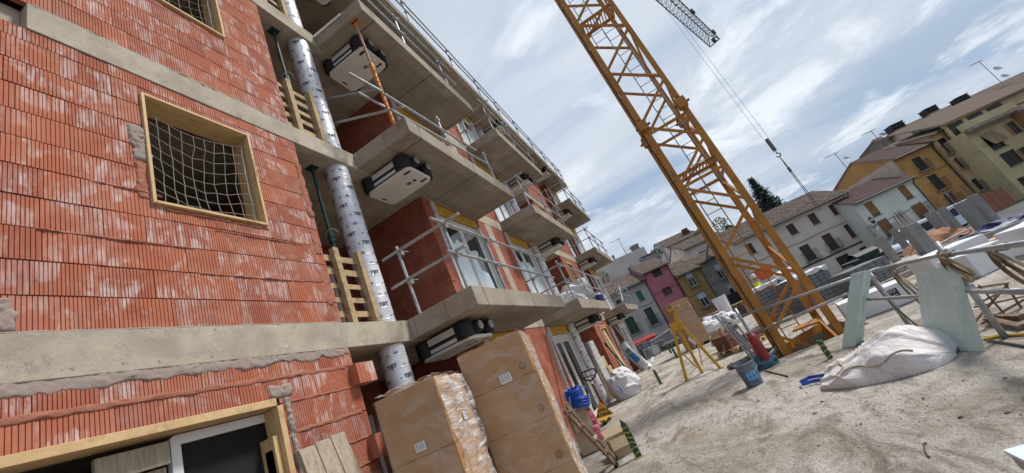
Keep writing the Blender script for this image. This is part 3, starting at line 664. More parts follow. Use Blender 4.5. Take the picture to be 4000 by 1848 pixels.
for L, z in enumerate((Z1, Z2, Z3)):
    for k, (a, b_) in enumerate(BAYS):
        n = 2 if (k == 0) else 3
        ps = [a+0.07+i*(b_-a-0.3)/(n+(-1 if k else 1)) for i in range(n+(0 if k else 1))]
        if k == 0: ps = [a+0.07, W(2014, 1124, 2, 3.0).x, b_-0.15]
        if L == 2 and k == 0: ps = [W(1612, 181, 2, Z3).x, W(1780, 342, 2, Z3).x]
        if L == 1 and k == 0:
            up_ = lambda u, v, h: (V((W(u, v, 2, Z2).x, GY, Z2+0.003)), V((W(u, v, 2, Z2).x+0.03, GY, Z2+h)))
            fr = lambda u, v: W(u, v, 1, GY-0.05)
            f0, f1 = fr(1500, 367), fr(1707, 494); g0, g1 = fr(1530, 432), fr(1760, 560)
            guard_free('galvanised tube guard rail tied to the orange prop on the second lowest nearest balcony', (a, GY, Z2), [up_(1776, 590, 0.95), up_(1955, 706, 0.95)],
                [(W(1181, 405, 0, a+0.05), W(1490, 346, 0, a+0.05)), (W(1273, 490, 0, a+0.05), W(1575, 417, 0, a+0.05)), (f0, f0+(f1-f0)*2.1), (g0, g0+(g1-g0)*2.0), (W(1363, 286, 0, a-0.25), W(1490, 357, 0, a+0.05)), (W(1401, 362, 0, a-0.1), W(1560, 450, 0, a+0.3))]); continue
        guard(f'galvanised tube guard rail on the {nth[L]} balcony of the {pos[k]} balcony column', a, b_, GY, z+0.002, ps, side=not (L == 2 and k == 0), seed=L*5+k, over=0.35 if not (L and k == 0) else 1.3, diag=(k == 2 and L == 0))
guard('long galvanised guard rail along the edge of the roof slab', 4.0, 23.8, YR+0.06, Z4, [6.2, 8.2, 10.6, 12.6, 14.4, 16.4, 18.4, 20.4, 22.4, 23.6], rails=(0.55, 0.95), side=False, seed=77, over=3.0, hgt=1.0)
# ------------------------------------------------------------------ props
def prop(label, x, y, z0, z1, mat, holes=False):
    t = thing('steel_prop', label, 'prop', (x, y, z0), 'adjustable steel props'); h = z1-z0; mi = z0+h*0.55
    mb = MB(); mb.tube((x, y, z0+0.01), (x, y, mi), 0.033, 12); mb.build('outer_tube', M[mat], t, smooth=False)
    mb = MB(); mb.tube((x, y, mi-0.1), (x, y, z1-0.01), 0.024, 12)
    it = mb.build('inner_tube', M['dullprop'] if holes else M[mat], t)
    if holes:
        mb = MB()
        for k in range(int((mi-z0)/0.11)): mb.tube((x-0.03, y-0.035, z0+0.12+k*0.11), (x-0.034, y-0.04, z0+0.12+k*0.11), 0.011, 8)
        mb.build('pin_hole', M['black'], t)
    mb = MB(); mb.tube((x, y, mi-0.12), (x, y, mi+0.06), 0.043, 12); mb.build('collar', M[mat], t)
    mb = MB(); mb.path([(x+0.09*math.cos(a), y+0.09*math.sin(a)-0.03, mi+0.02+0.03*math.sin(a*2)) for a in np.linspace(0, 5.6, 18)], 0.007, 6); mb.build('pin', M['galv'], t)
    for zz_ in (z0, z1-0.012):
        mb = MB(); mb.box(x-0.075, x+0.075, y-0.075, y+0.075, zz_+0.002, zz_+0.01); mb.build('end_plate', M[mat], t)
    return t
prop('dark green steel prop behind the pallets of the lower loggia opening', 4.25, 3.78, Z1, Z2-TH, 'greenprop')
prop('dark green steel prop in the upper loggia beside the foil column', 4.14, 3.68, Z2, Z3-TH, 'greenprop')
prop('dark green steel prop in the top loggia at the upper edge', 4.14, 3.7, Z3, Z4-0.25, 'greenprop')
prop('orange steel prop with pin holes standing at the balcony corner', 4.98, 2.58, Z2+0.002, Z3-0.29, 'orangeprop', True)
prop('dark steel prop on the second balcony beside wooden boards', 9.0, 2.75, Z2+0.002, Z3-0.29+0.0, 'greenprop') if False else None
# pallets stood up as barriers in the loggia
for L, (z, nm) in enumerate(((Z1, 'lower'), (Z2, 'middle'), (Z3, 'uppermost'))):
    t = thing('wooden_pallet', f'upright wooden pallet closing the {nm} loggia opening beside the brick wall', 'pallet', (4.0, 3.52, z), 'pallets used as barriers')
    for k in range(5):
        mb = MB(); mb.box(3.62, 4.36, 3.535, 3.553, z+0.11+k*0.195, z+0.19+k*0.195+rnd.uniform(-0.01, 0.01)); mb.build('slat', M['pallet'], t, bevel=0.003)
    for x in (3.86, 4.28):
        mb = MB(); mb.box(x, x+0.085, 3.455, 3.534, z+0.004, z+1.06); mb.build('bearer', M['pallet'], t, bevel=0.004)
pa, pb = W(1229, 141, 0, 4.85), W(1328, 57, 0, 4.85); mb = MB(); mb.bar(pa, pb, 0.02, 0.05); tag(mb.build('white_batten', M['white']), 'white batten fixed along the near edge of the second highest balcony', 'batten')
# ropes nets
def net(label, s0, s1, z0, z1, y, seed):
    q = random.Random(seed); mb = MB(); nu, nv = 9, 8
    P = [[None]*(nv+1) for _ in range(nu+1)]
    for i in range(nu+1):
        for j in range(nv+1):
            u, v = i/nu, j/nv
            top = z1-0.10-0.13*math.sin(math.pi*u)-0.02*u; bot = z0+0.02+0.03*(1-u)
            x = s0+0.02+u*(s1-s0-0.05)+0.05*math.sin(math.pi*v)*(0.5-u)+q.uniform(-.009, .009); z = bot+(top-bot)*v-0.03*math.sin(math.pi*u)*(1-v)+q.uniform(-.012, .012)
            P[i][j] = (x, y+0.10*math.sin(math.pi*u)*math.sin(math.pi*min(v+0.1, 1))+q.uniform(-.01, .01), z)
    for i in range(nu+1): mb.path(P[i], 0.0032, 5)
    for j in range(nv+1): mb.path([P[i][j] for i in range(nu+1)], 0.0032, 5)
    mb.path([P[nu][j] for j in range(nv+1)], 0.009, 6)
    o = mb.build('safety_net', M['rope'])
    return tag(o, label, 'safety net', 'rope nets across window openings')
net('pale rope safety net sagging across the large square window opening', 1.93, 2.95, 4.19, 5.43, YW+0.06, 3)
net('pale rope safety net across the window opening at the top edge', 1.85, 2.93, 7.14, 8.40, YW+0.06, 5)
# loose white sash and board in the ground-floor opening
def rrect(x0, x1, z0, z1, c, n=5):
    r = []
    for (cx, cz_, a0) in ((x1-c, z0+c, -90), (x1-c, z1-c, 0), (x0+c, z1-c, 90), (x0+c, z0+c, 180)):
        r += [(cx+c*math.cos(R_(a0+90*i/n)), cz_+c*math.sin(R_(a0+90*i/n))) for i in range(n+1)]
    return r
t = thing('window_sash', 'white framed window sash with dark pane set in the ground floor opening', 'window sash', (2.3, 3.62, 0.5))
o_, i_ = rrect(1.93, 2.715, 0.55, 2.225, 0.035), rrect(1.995, 2.675, 0.62, 2.155, 0.004); n = len(o_)
mb = MB(); vs = [V((x, y, z)) for y in (3.60, 3.66) for p in (o_, i_) for x, z in p]
fs = []
for j in range(n):
    k = (j+1) % n; fs += [(j, k, n+k, n+j), (2*n+j, 3*n+j, 3*n+k, 2*n+k), (j, 2*n+j, 2*n+k, k), (n+j, n+k, 3*n+k, 3*n+j)]
mb.add(vs, fs); mb.build('sash_frame', M['white'], t)
mb = MB(); mb.box(1.99, 2.68, 3.635, 3.642, 0.61, 2.16); mb.build('pane', M['dark'], t)
mb = MB(); mb.box(2.60, 2.66, 3.5, 3.595, 0.4, 1.9); mb.build('guide_rail', M['galv'], t)
t = MB(); t.box(0.7, 1.52, 3.60, 3.63, 0.42, 2.08)
tag(t.build('plank_board', M['oldwood']), 'weathered plank board behind the timber frame beside the white sash', 'panel')
mb = MB(); mb.box(1.5, 1.9, 3.56, 3.60, 2.04, 2.19); mb.box(1.56, 1.9, 3.62, 3.66, 1.5, 2.03); tag(mb.build('timber_wedge', M['oldwood']), 'short timber piece wedged under the frame above the plank panel', 'timber')
# ------------------------------------------------------------------ ground
def ground():
    px0, px1, py0, py1 = 9.98, 11.9, -2.75, -0.95
    mb = MB(); xs = sorted(set([-6+i*0.5 for i in range(77)]+[px0, px1])); ys = sorted(set([-14+i*0.5 for i in range(35)]+[py0, py1, 3.44]))
    for a, b_ in zip(xs, xs[1:]):
        for c, d in zip(ys, ys[1:]):
            if d > 3.441: continue
            if ((a+b_)/2 > 22.6 and (c+d)/2 < -5) or (a+b_)/2 > 29.0 or (c+d)/2 < -12.8 or ((c+d)/2 < -8.5 and (a+b_)/2 > 13): continue
            if px0-1e-6 < (a+b_)/2 < px1 and py0 < (c+d)/2 < py1: continue
            z = lambda x, y: 0.0 if (px0-0.01 <= x <= px1+0.01 and py0-0.01 <= y <= py1+0.01) else 0.006*fbm((x*0.7, y*0.7, 1.1), 3)-0.003
            mb.add([(a, c, z(a, c)), (b_, c, z(b_, c)), (b_, d, z(b_, d)), (a, d, z(a, d))], [(0, 1, 2, 3)])
    tag(mb.build('ground', M['deck'], smooth=False), kind='structure')
    mb = MB(); d = -1.3
    for (a, b_) in (((px0, py0), (px1, py0)), ((px1, py0), (px1, py1)), ((px1, py1), (px0, py1)), ((px0, py1), (px0, py0))):
        mb.quad((*a, d), (*b_, d), (*b_, 0.0), (*a, 0.0))
    mb.quad((px0, py0, d), (px1, py0, d), (px1, py1, d), (px0, py1, d)); tag(mb.build('crane_pit', M['pillar']), kind='structure')
    mb = MB()
    ol = [(-6, -13), (13, -13), (13, -8.5), (22.5, -8.5), (22.5, -5), (29, -5), (29, 9)]
    for p, q_ in zip(ol, ol[1:]): mb.quad((*p, -1.6), (*q_, -1.6), (*q_, 0.0), (*p, 0.0))
    tag(mb.build('deck_edge', M['pillar']), kind='structure')
    mb = MB(); mb.quad((-900, -900, -1.55), (900, -900, -1.55), (900, 900, -1.55), (-900, 900, -1.55)); tag(mb.build('street', M['street']), kind='structure')
    mb = MB(); mb.quad((-6, 3.44, -0.004), (29, 3.44, -0.004), (29, 10, -0.004), (-6, 10, -0.004)); tag(mb.build('indoor_floor', M['pillar']), kind='structure')
ground()
# ================================================================== TOWER CRANE
CX, CY = (10.2, 11.26), (-1.27, -2.31)      # leg lines
ct = thing('tower_crane', 'yellow lattice tower crane mast standing in the square pit with its dark backlit grey jib overhead', 'crane', (10.73, -1.79, 0))
ZT, ZB, ZJ = 23.0, -1.25, 6.05
legs = [(CX[0], CY[0]), (CX[0], CY[1]), (CX[1], CY[1]), (CX[1], CY[0])]
for (x, y) in legs:
    mb = MB(); w = 0.072
    sx, sy = (1 if x == CX[0] else -1), (1 if y == CY[1] else -1)
    # angle section: two flanges
    mb.box(x-w/2, x+w/2, y-w, y+w, ZB, ZJ-0.03); mb.box(x-w/2*0.9, x+w/2*0.9, y-w*0.85, y+w*0.85, ZJ+0.03, ZT)
    mb.box(x-0.10, x+0.10, y-0.11, y+0.11, ZJ-0.14, ZJ+0.14); mb.box(x-0.07, x+0.07, y-0.125, y+0.125, ZJ-0.09, ZJ-0.03); mb.box(x-0.07, x+0.07, y-0.125, y+0.125, ZJ+0.03, ZJ+0.09)
    for zz_ in (ZJ-0.2, ZJ+0.2): mb.tube((x-0.13, y, zz_), (x+0.13, y, zz_), 0.03, 8)
    mb.build('mast_leg', M['crane'], ct, bevel=0.006)
    mb = MB()
    for zz_ in (ZJ-0.02,): mb.tube((x-0.02, y-0.19, zz_), (x-0.02, y+0.19, zz_), 0.035, 8)
    mb.build('joint_pin', M['darkred'] if False else M['rebar'], ct)
nl = [-1.45+1.88*k for k in range(14)]
def zig(p, q, off, name='diagonal_brace', w=0.062):
    for k, z in enumerate(nl):
        za = z+off; zm = za+0.86; zn = za+1.88
        for (a, b_, z0, z1) in ((p, q, za+0.04, zm-0.04), (q, p, zm+0.05, zn-0.06)):
            if z0 < ZB or z1 > ZT: continue
            mb = MB(); mb.bar((*a, z0), (*b_, z1), w, 0.05, up=(b_[1]-a[1], a[0]-b_[0], 0.0)); mb.build(name, M['crane'], ct)
zig(legs[0], legs[1], 0.0); zig(legs[3], legs[2], 0.0); zig(legs[1], legs[2], 0.9); zig(legs[0], legs[3], 0.9)
for z in (ZJ-0.28, ZJ-1.9, -0.75):
    for a, b_ in ((0, 1), (1, 2), (2, 3), (3, 0)):
        mb = MB(); mb.bar((*legs[a], z), (*legs[b_], z), 0.06, 0.06); mb.build('cross_bar', M['crane'], ct)
for k, (x, y) in enumerate(legs[:2]):
    mb = MB(); mb.path([(x-0.03, y+(0.11 if k == 0 else -0.0), z) for z in np.linspace(ZB, ZT, 30)], 0.018, 6)
    if k == 0: mb.build('power_cable', M['blackpaint'], ct)
# ladder, in lengths
lx, ly = 10.86, -1.5
for s_, (za, zb, yo) in enumerate(((-1.0, 4.3, 0.0), (3.9, 9.6, -0.35), (9.2, 15.0, 0.0), (14.6, 20.5, -0.35))):
    mb = MB()
    for dy in (0, -0.36): mb.tube((lx, ly+yo+dy, za), (lx, ly+yo+dy, zb), 0.015, 6)
    ld = mb.build('ladder', M['crane'] if s_ == 0 else M['galv'], ct); z = za+0.2
    while z < zb: mb = MB(); mb.tube((lx, ly+yo, z), (lx, ly+yo-0.36, z), 0.011, 6); mb.build('rung', M['crane'] if s_ == 0 else M['galv'], ld); z += 0.3
for z in (4.45, 9.8):
    mb = MB()
    for k in range(12): mb.box(CX[0]+0.06, CX[0]+0.62, CY[0]-0.1-k*0.085-0.03, CY[0]-0.1-k*0.085+0.0, z, z+0.02)
    mb.ring(lambda s, d, z_: V((CX[0]+0.06+s, CY[0]-0.05+(-z_), z+d)), 0, 0.6, 0, 1.0, 0.05, -0.03, 0.05); mb.build('platform', M['crane'], ct)
mb = MB(); mb.prism([(10.22, -2.1), (10.75, -2.2), (10.85, -2.2), (10.85, -1.75), (10.4, -1.6)], lambda x, y: V((x, y, 0.30)), lambda x, y: V((x, y, 0.34))); mb.build('lower_platform', M['crane'], ct)
mb = MB(); mb.bar((CX[0], CY[0]-0.05, 0.12), (CX[0]+0.9, CY[1]+0.1, 0.12), 0.12, 0.14); mb.build('cross_bar', M['crane'], ct)
# jib
mp_ = V((10.73, -1.79, ZT)); tip = G(2792, 168, ZT); jd = (tip-mp_); jl = jd.length; jd.normalize(); js = jd.cross(V((0, 0, 1)))
def J(l, s, h): return mp_+jd*l+js*s+V((0, 0, h))
jw, jh = 0.5, 0.95
def chord(pts, name, r=0.05):
    mb = MB(); mb.path(pts, r, 6); mb.build(name, M['jib'], ct)
for s in (-jw, jw): chord([J(0, s, 0), J(jl, s, 0)], 'jib_chord', 0.045)
chord([J(0, 0, jh), J(jl-0.4, 0, jh)], 'jib_chord', 0.045)
nb = 44; st = jl/nb
mb = MB()
for k in range(nb):
    l0, l1, lm = k*st, (k+1)*st, (k+0.5)*st
    for s in (-jw, jw): mb.tube(J(l0, s, 0), J(lm, 0, jh), 0.016, 5); mb.tube(J(lm, 0, jh), J(l1, s, 0), 0.016, 5)
    mb.tube(J(l0, -jw, 0), J(l0, jw, 0), 0.016, 5); mb.tube(J(l0, -jw, 0), J(l1, jw, 0), 0.012, 5)
mb.build('jib_lattice', M['jib'], ct)
mb = MB(); mb.tube(J(jl, -jw, 0), J(jl, jw, 0), 0.06, 6); mb.tube(J(jl, -jw, 0), J(jl-0.4, 0, jh), 0.04, 6); mb.tube(J(jl, jw, 0), J(jl-0.4, 0, jh), 0.04, 6); mb.bar(J(jl-0.7, 0.1, 0.1), J(jl-0.1, 0.1, 0.1), 0.3, 0.25); mb.build('jib_tip', M['jib'], ct)
for l in (jl-1.9, jl-7.2):
    mb = MB(); mb.bar(J(l, jw+0.05, 0.1), J(l+0.5, jw+0.05, 0.1), 0.25, 0.3); mb.build('jib_lamp_box', M['jib'], ct)
# trolley, rope, hook
hk = W(3012, 568, 0, 27.0); lt = (V((hk.x, hk.y, ZT))-mp_).dot(jd); tr = J(lt, 0, -0.15)
mb = MB(); mb.bar(tr-jd*0.5, tr+jd*0.5, 0.6, 0.14); mb.build('trolley', M['jib'], ct)
hx, hy = hk.x, hk.y
for s in (-0.13, 0.13):
    mb = MB(); mb.tube((hx+js.x*s, hy+js.y*s, hk.z+0.5), (tr.x+js.x*s, tr.y+js.y*s, tr.z), 0.011, 6); mb.build('hoist_rope', M['galv'], ct)
mb = MB(); mb.hexa([V((hx, hy, hk.z))+js*a+V((0, b_, c)) for c in (-0.42, 0.5) for a, b_ in ((-0.07, -0.05), (0.07, -0.05), (0.07, 0.05), (-0.07, 0.05))])
mb.build('hook_block', M['jib'], ct, bevel=0.04)
mb = MB(); mb.path([(hx, hy, hk.z-0.45), (hx, hy, hk.z-0.6)]+[(hx+js.x*0.11*math.sin(a), hy+js.y*0.11*math.sin(a), hk.z-0.72+0.11*math.cos(a)) for a in np.linspace(0, 4.6, 12)], 0.035, 7); mb.build('hook', M['jib'], ct)
for s in (-1, 1):
    mb = MB(); mb.path([(hx, hy, hk.z-0.8), (hx+js.x*0.03*s, hy+js.y*0.03*s, hk.z-1.7), (hx+js.x*0.05*s, hy+js.y*0.05*s, hk.z-4.6)], 0.022, 6); mb.build('chain_sling', M['jib'], ct)
mb = MB(); mb.bar((hx, hy, hk.z-1.62), (hx, hy, hk.z-1.95), 0.13, 0.13); mb.build('sling_shackle', M['jib'], ct, bevel=0.03)

# ================================================================== OLD HOUSES ACROSS THE STREET
def wall_mat(name, c, c2=None, dirt=None):
    c2 = c2 or tuple(x*0.86 for x in c); return gmat(name, c, c2, 0.5, 0.9, bmp=0.15, bscale=12, dirt=dirt or tuple(x*0.62 for x in c), dscale=0.55, dlo=0.55, dhi=0.75)
def tile_mat():
    mt, t, b = new_mat('roof_tiles'); oc = ocoord(t)
    v = N(t, 'ShaderNodeTexVoronoi'); v.inputs['Scale'].default_value = 3.2; t.links.new(oc, v.inputs['Vector'])
    s = N(t, 'ShaderNodeSeparateColor'); t.links.new(v.outputs['Color'], s.inputs[0])
    c = mx(t, (0.085, 0.06, 0.045), (0.16, 0.115, 0.085), s.outputs[0]); c = mx(t, c, (0.04, 0.033, 0.028), ramp(t, nz(t, oc, 1.2, 7, 0.65, 0.5), 0.5, 0.7, 0, 0.8)); c = mx(t, c, (0.20, 0.165, 0.13), ramp(t, nz(t, oc, 3, 6, 0.65, 0.5), 0.58, 0.7, 0, 0.7))
    t.links.new(c, b.inputs['Base Color']); b.inputs['Roughness'].default_value = 0.9; return mt
M['tile'] = tile_mat()
M['tile_red'] = gmat('red_brown_tiles', (0.075, 0.034, 0.028), (0.055, 0.027, 0.024), 4, 0.85, dirt=(0.10, 0.065, 0.055), dscale=3)
M['tile_brown'] = gmat('brown_flat_tiles', (0.095, 0.055, 0.036), (0.075, 0.043, 0.03), 4, 0.85, dirt=(0.09, 0.05, 0.03), dscale=3)
M['shut_brown'] = gmat('brown_shutter', (0.085, 0.05, 0.035), (0.065, 0.04, 0.03), 6, 0.7)
M['shut_green'] = gmat('green_shutter', (0.025, 0.055, 0.035), (0.035, 0.075, 0.045), 6, 0.7)
M['shut_teal'] = gmat('teal_shutter', (0.01, 0.12, 0.10), (0.012, 0.15, 0.12), 6, 0.6)
M['blind'] = gmat('ochre_blind', (0.27, 0.15, 0.045), (0.22, 0.12, 0.04), 4, 0.8)
M['iron'] = gmat('iron_railing', (0.035, 0.033, 0.032), (0.05, 0.048, 0.045), 9, 0.6)
M['palegrey'] = gmat('pale_shutter', (0.50, 0.52, 0.55), (0.44, 0.46, 0.49), 3, 0.6)
def roof(parent, P, mat='tile', pitch=0.32, amp=0.09, row=0.38, name='roof', thick=0.12):
    """P = eave left, eave right, ridge right, ridge left (world points)"""
    a, b_, c, d = [V(p) for p in P]; n = (b_-a).cross(d-a).normalized()
    if n.z < 0: n = -n
    w = max((b_-a).length, (c-d).length); h = max((d-a).length, (c-b_).length); nu = max(2, int(w/pitch))*6; nv = max(2, int(h/row))*3
    nu = min(nu, 600); per = max(2, int(w/pitch)); nr = max(2, int(h/row))
    def fn(u, v):
        p = (a*(1-u)+b_*u)*(1-v)+(d*(1-u)+c*u)*v
        e = abs(math.sin(math.pi*per*u)); k = v*nr; saw = 1-(k-math.floor(k))
        col = math.floor(per*u); jit = 0.5*mnoise.noise(V((col*3.7, math.floor(k)*5.1, a.x)))
        return p+n*(amp*(e+0.35*saw+0.35*jit))
    mb = MB(); mb.grid(fn, nu, nv); r = mb.build(name, M[mat], parent)
    mb = MB(); mb.hexa([a-n*thick, b_-n*thick, c-n*thick, d-n*thick, a-n*0.01, b_-n*0.01, c-n*0.01, d-n*0.01]); mb.build('eave_board', M['greywood'], r)
    return r
def opening(root, F, s0, s1, z0, z1, kind, dep=0.18, rail=None):
    """one window or door of an old house; kind picks its leaf"""
    leaf = {'brown': 'shut_brown', 'green': 'shut_green', 'teal': 'shut_teal', 'blind': 'blind', 'dark': 'house_glass', 'pale': 'palegrey', 'garage': 'black', 'curtain': 'house_glass', 'half': 'house_glass'}[kind]
    mb = MB()
    if kind in ('dark', 'curtain', 'half'): mb.ring(F, s0+0.01, s1-0.01, z0+0.01, z1-0.01, 0.07, dep-0.06, dep); mb.fbox(F, (s0+s1)/2-0.04, (s0+s1)/2+0.04, dep-0.05, dep, z0+0.08, z1-0.08)
    else: mb.ring(F, s0+0.005, s1-0.005, z0+0.005, z1-0.005, 0.05, dep-0.05, dep)
    w = mb.build('window', M['white'] if kind in ('half', 'curtain') else M['shut_brown'], root)
    mb = MB(); mb.fbox(F, s0+0.05, s1-0.05, dep-0.03, dep-0.01, z0+0.05, z1-0.05)
    if kind in ('brown', 'green', 'teal', 'blind'):
        z = z0+0.1
        while z < z1-0.1: mb.fbox(F, s0+0.06, s1-0.06, dep-0.04, dep-0.031, z, z+0.03); z += 0.08
    mb.build('pane' if leaf == 'house_glass' else 'shutter', M[leaf], w)
    if kind == 'half':
        mb = MB(); mb.fbox(F, s0+0.03, s1-0.03, dep-0.09, dep-0.062, z0+(z1-z0)*0.55, z1-0.02); mb.build('roller_shutter', M['palegrey'], w)
    if kind in ('blind',):
        mb = MB(); mb.fbox(F, s0-0.02, s1+0.02, 0.02, 0.06, z0+(z1-z0)*0.12, z1-0.0); mb.build('roll_blind', M['blind'], w)
    mb = MB(); mb.fbox(F, s0-0.08, s1+0.08, -0.06, 0.03, z0-0.09, z0-0.002); mb.build('sill', M['pillar'], w)
    if rail:
        d = rail; mb = MB(); mb.fbox(F, s0-0.3, s1+0.3, -d, -0.062, z0-0.12, z0-0.03); mb.build('balcony_slab', M['pillar'], w)
        mb = MB(); 
        for zz_ in (z0+0.05, z0+0.98): mb.bar(F(s0-0.28, -d+0.03, zz_), F(s1+0.28, -d+0.03, zz_), 0.03, 0.03)
        k = s0-0.28
        while k <= s1+0.285: mb.bar(F(k, -d+0.03, z0-0.03), F(k, -d+0.03, z0+0.98), 0.018, 0.018); k += 0.12
        for s in (s0-0.28, s1+0.28): mb.bar(F(s, -d+0.03, z0+0.98), F(s, -0.01, z0+0.98), 0.03, 0.03); mb.bar(F(s, -d*0.5, z0-0.03), F(s, -d*0.5, z0+0.98), 0.018, 0.018)
        mb.build('balcony_railing', M['iron'], w)
    return w
def z12(u, v): return 2300+u/1.9833, 850+v/1.9833
def z9(u, v): return 2600+u/1.7, 700+v/1.7
def z10(u, v): return 3300+u/1.7, 200+v/1.7
def rect(D, tl, br):
    a = SZ(*tl, D); b_ = SZ(*br, D); return min(a[0], b_[0]), max(a[0], b_[0]), min(a[1], b_[1]), max(a[1], b_[1])
def house(name, label, D, sl, sr, zt, mat, wins, depth=8.0, zb=-1.55, roofkw=None, cat='house', eave=0.45, rise=2.2, run=4.5, floor_band=None, groundm=None):
    F = FF(D); root = thing(name, label, cat, F((sl+sr)/2, 0, zb), 'old houses across the street')
    H = [w[0] for w in wins]
    mb = MB(); wallholes(mb, F, sl, sr, zb, zt, H, 0.3)
    mb.quad(F(sl, 0, zb), F(sl, 0, zt), F(sl, depth, zt), F(sl, depth, zb)); mb.quad(F(sr, 0, zb), F(sr, depth, zb), F(sr, depth, zt), F(sr, 0, zt)); mb.quad(F(sl, depth, zb), F(sl, depth, zt), F(sr, depth, zt), F(sr, depth, zb))
    mb.quad(F(sl, 0.3, zt-0.02), F(sr, 0.3, zt-0.02), F(sr, depth, zt-0.02), F(sl, depth, zt-0.02))
    for s in (sl, sr):
        if roofkw is not False: mb.add([F(s, 0, zt), F(s, run, zt+rise), F(s, depth, zt)], [(0, 1, 2)])
    mb.build('wall', mat, root)
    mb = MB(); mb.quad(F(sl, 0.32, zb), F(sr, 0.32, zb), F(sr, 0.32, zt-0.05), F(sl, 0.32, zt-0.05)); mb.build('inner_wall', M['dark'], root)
    for (r, kind, rail) in wins: opening(root, F, *r, kind, rail=rail)
    if roofkw is not False:
        k = dict(mat='tile'); k.update(roofkw or {})
        roof(root, [F(sl-0.12, -eave, zt-eave*rise/run+0.05), F(sr+0.12, -eave, zt-eave*rise/run+0.05), F(sr+0.12, run, zt+rise+0.05), F(sl-0.12, run, zt+rise+0.05)], **k)
        roof(root, [F(sr+0.12, depth+eave, zt), F(sl-0.12, depth+eave, zt), F(sl-0.12, run, zt+rise+0.04), F(sr+0.12, run, zt+rise+0.04)], **k)
    if roofkw is not False:
        mb = MB(); ge = zt-eave*rise/run; mb.path([F(sl-0.1, -eave-0.06, ge), F(sr+0.1, -eave-0.06, ge)], 0.07, 6); mb.path([F(sr-0.12, -eave-0.04, ge), F(sr-0.12, -0.08, ge-0.45), F(sr-0.12, -0.08, zb)], 0.055, 6); mb.build('gutter', M['iron'], root)
        if depth > 4:
            mb = MB(); mb.path([F(sl+(sr-sl)*k/14, -0.035, zt-2.75-0.10*math.sin(math.pi*((k*3) % 14)/14)) for k in range(15)], 0.025, 4); mb.build('wall_cable', M['iron'], root)
    if floor_band is not None:
        mb = MB(); mb.fbox(F, sl, sr, -0.04, -0.003, floor_band-0.12, floor_band+0.05); mb.build('cable_band', M['iron'], root)
    if groundm:
        mb = MB(); mb.fbox(F, sl+0.02, sr-0.02, -0.03, -0.003, zb, groundm); mb.build('plinth', M['pillar'], root)
    return root, F
def wl(D, zf, L):
    o = []
    for (tl, br, kind, rail) in L: o.append((rect(D, zf(*tl), zf(*br)), kind, rail))
    return o
H1 = wall_mat('grey_render', (0.42, 0.385, 0.355)); H2 = wall_mat('pink_render', (0.44, 0.145, 0.18)); H3 = wall_mat('ochre_render', (0.33, 0.20, 0.08)); H4 = wall_mat('mid_grey_render', (0.26, 0.24, 0.22))
H5 = wall_mat('cream_render', (0.62, 0.53, 0.44)); H6 = wall_mat('white_render', (0.68, 0.67, 0.60)); H7 = wall_mat('orange_ochre_render', (0.50, 0.27, 0.095)); H8 = wall_mat('peach_render', (0.55, 0.36, 0.20)); H9 = wall_mat('straw_render', (0.58, 0.47, 0.27)); H10 = wall_mat('brown_render', (0.36, 0.19, 0.085)); H11 = wall_mat('pale_cream_render', (0.60, 0.55, 0.49)); H12 = wall_mat('beige_gable', (0.56, 0.44, 0.35))
D1 = 50
# grey house with green shutters
s1, zt = SZ(*z12(430, 478), D1); s0 = SZ(*z12(20, 660), D1)[0]
house('grey_house', 'grey two storey house with green shutters and a teal window next to the pink house', D1, s0, s1, zt, H1, wl(D1, z12, [((358, 580), (437, 632), 'teal', None), ((422, 715), (548, 812), 'green', 0.4), ((272, 790), (400, 880), 'green', 0.4), ((206, 648), (256, 655), 'dark', None)]), groundm=0.6, rise=1.9, run=4.2)
s2, zp = SZ(*z12(600, 352), D1)
house('pink_house', 'narrow pink house with small brown windows between the grey and ochre houses', D1-0.1, s1+0.03, s2, zp, H2, wl(D1-0.1, z12, [((480, 415), (575, 440), 'brown', None), ((560, 558), (656, 582), 'brown', None)]), rise=1.7, run=4.0)
s3, zo = SZ(*z12(845, 372), D1)
house('ochre_house', 'narrow ochre house with two white balcony windows beside the pink house', D1-0.6, s2+0.03, s3-0.15, zo-0.1, H3, wl(D1-0.6, z12, [((738, 437), (850, 515), 'half', 0.45), ((830, 592), (952, 668), 'half', 0.45)]), rise=1.9, run=4.2)
s4, zg = SZ(*z12(1010, 285), D1); s4 += 2.6
house('dark_grey_house', 'dark grey house with pale shutters partly behind the crane mast', D1-0.3, s3-0.1, s4, zg, H4, wl(D1-0.3, z12, [((962, 370), (1075, 455), 'half', 0.45), ((1060, 522), (1182, 565), 'half', None)]), rise=1.2, run=3.2)
F = FF(D1-0.3); r = rect(D1-0.3, z12(1065, 600), z12(1190, 620)); mb = MB(); mb.fbox(F, r[0]-0.2, r[1]+0.5, -0.6, -0.55, r[2]-0.3, r[2]+0.9); mb.fbox(F, r[0]-0.2, r[1]+0.5, -0.6, 0.0, r[2]-0.4, r[2]-0.31)
tag(mb.build('balcony_screen', M['black']), 'black cloth screen on the lower balcony of the dark grey house', 'balcony screen')
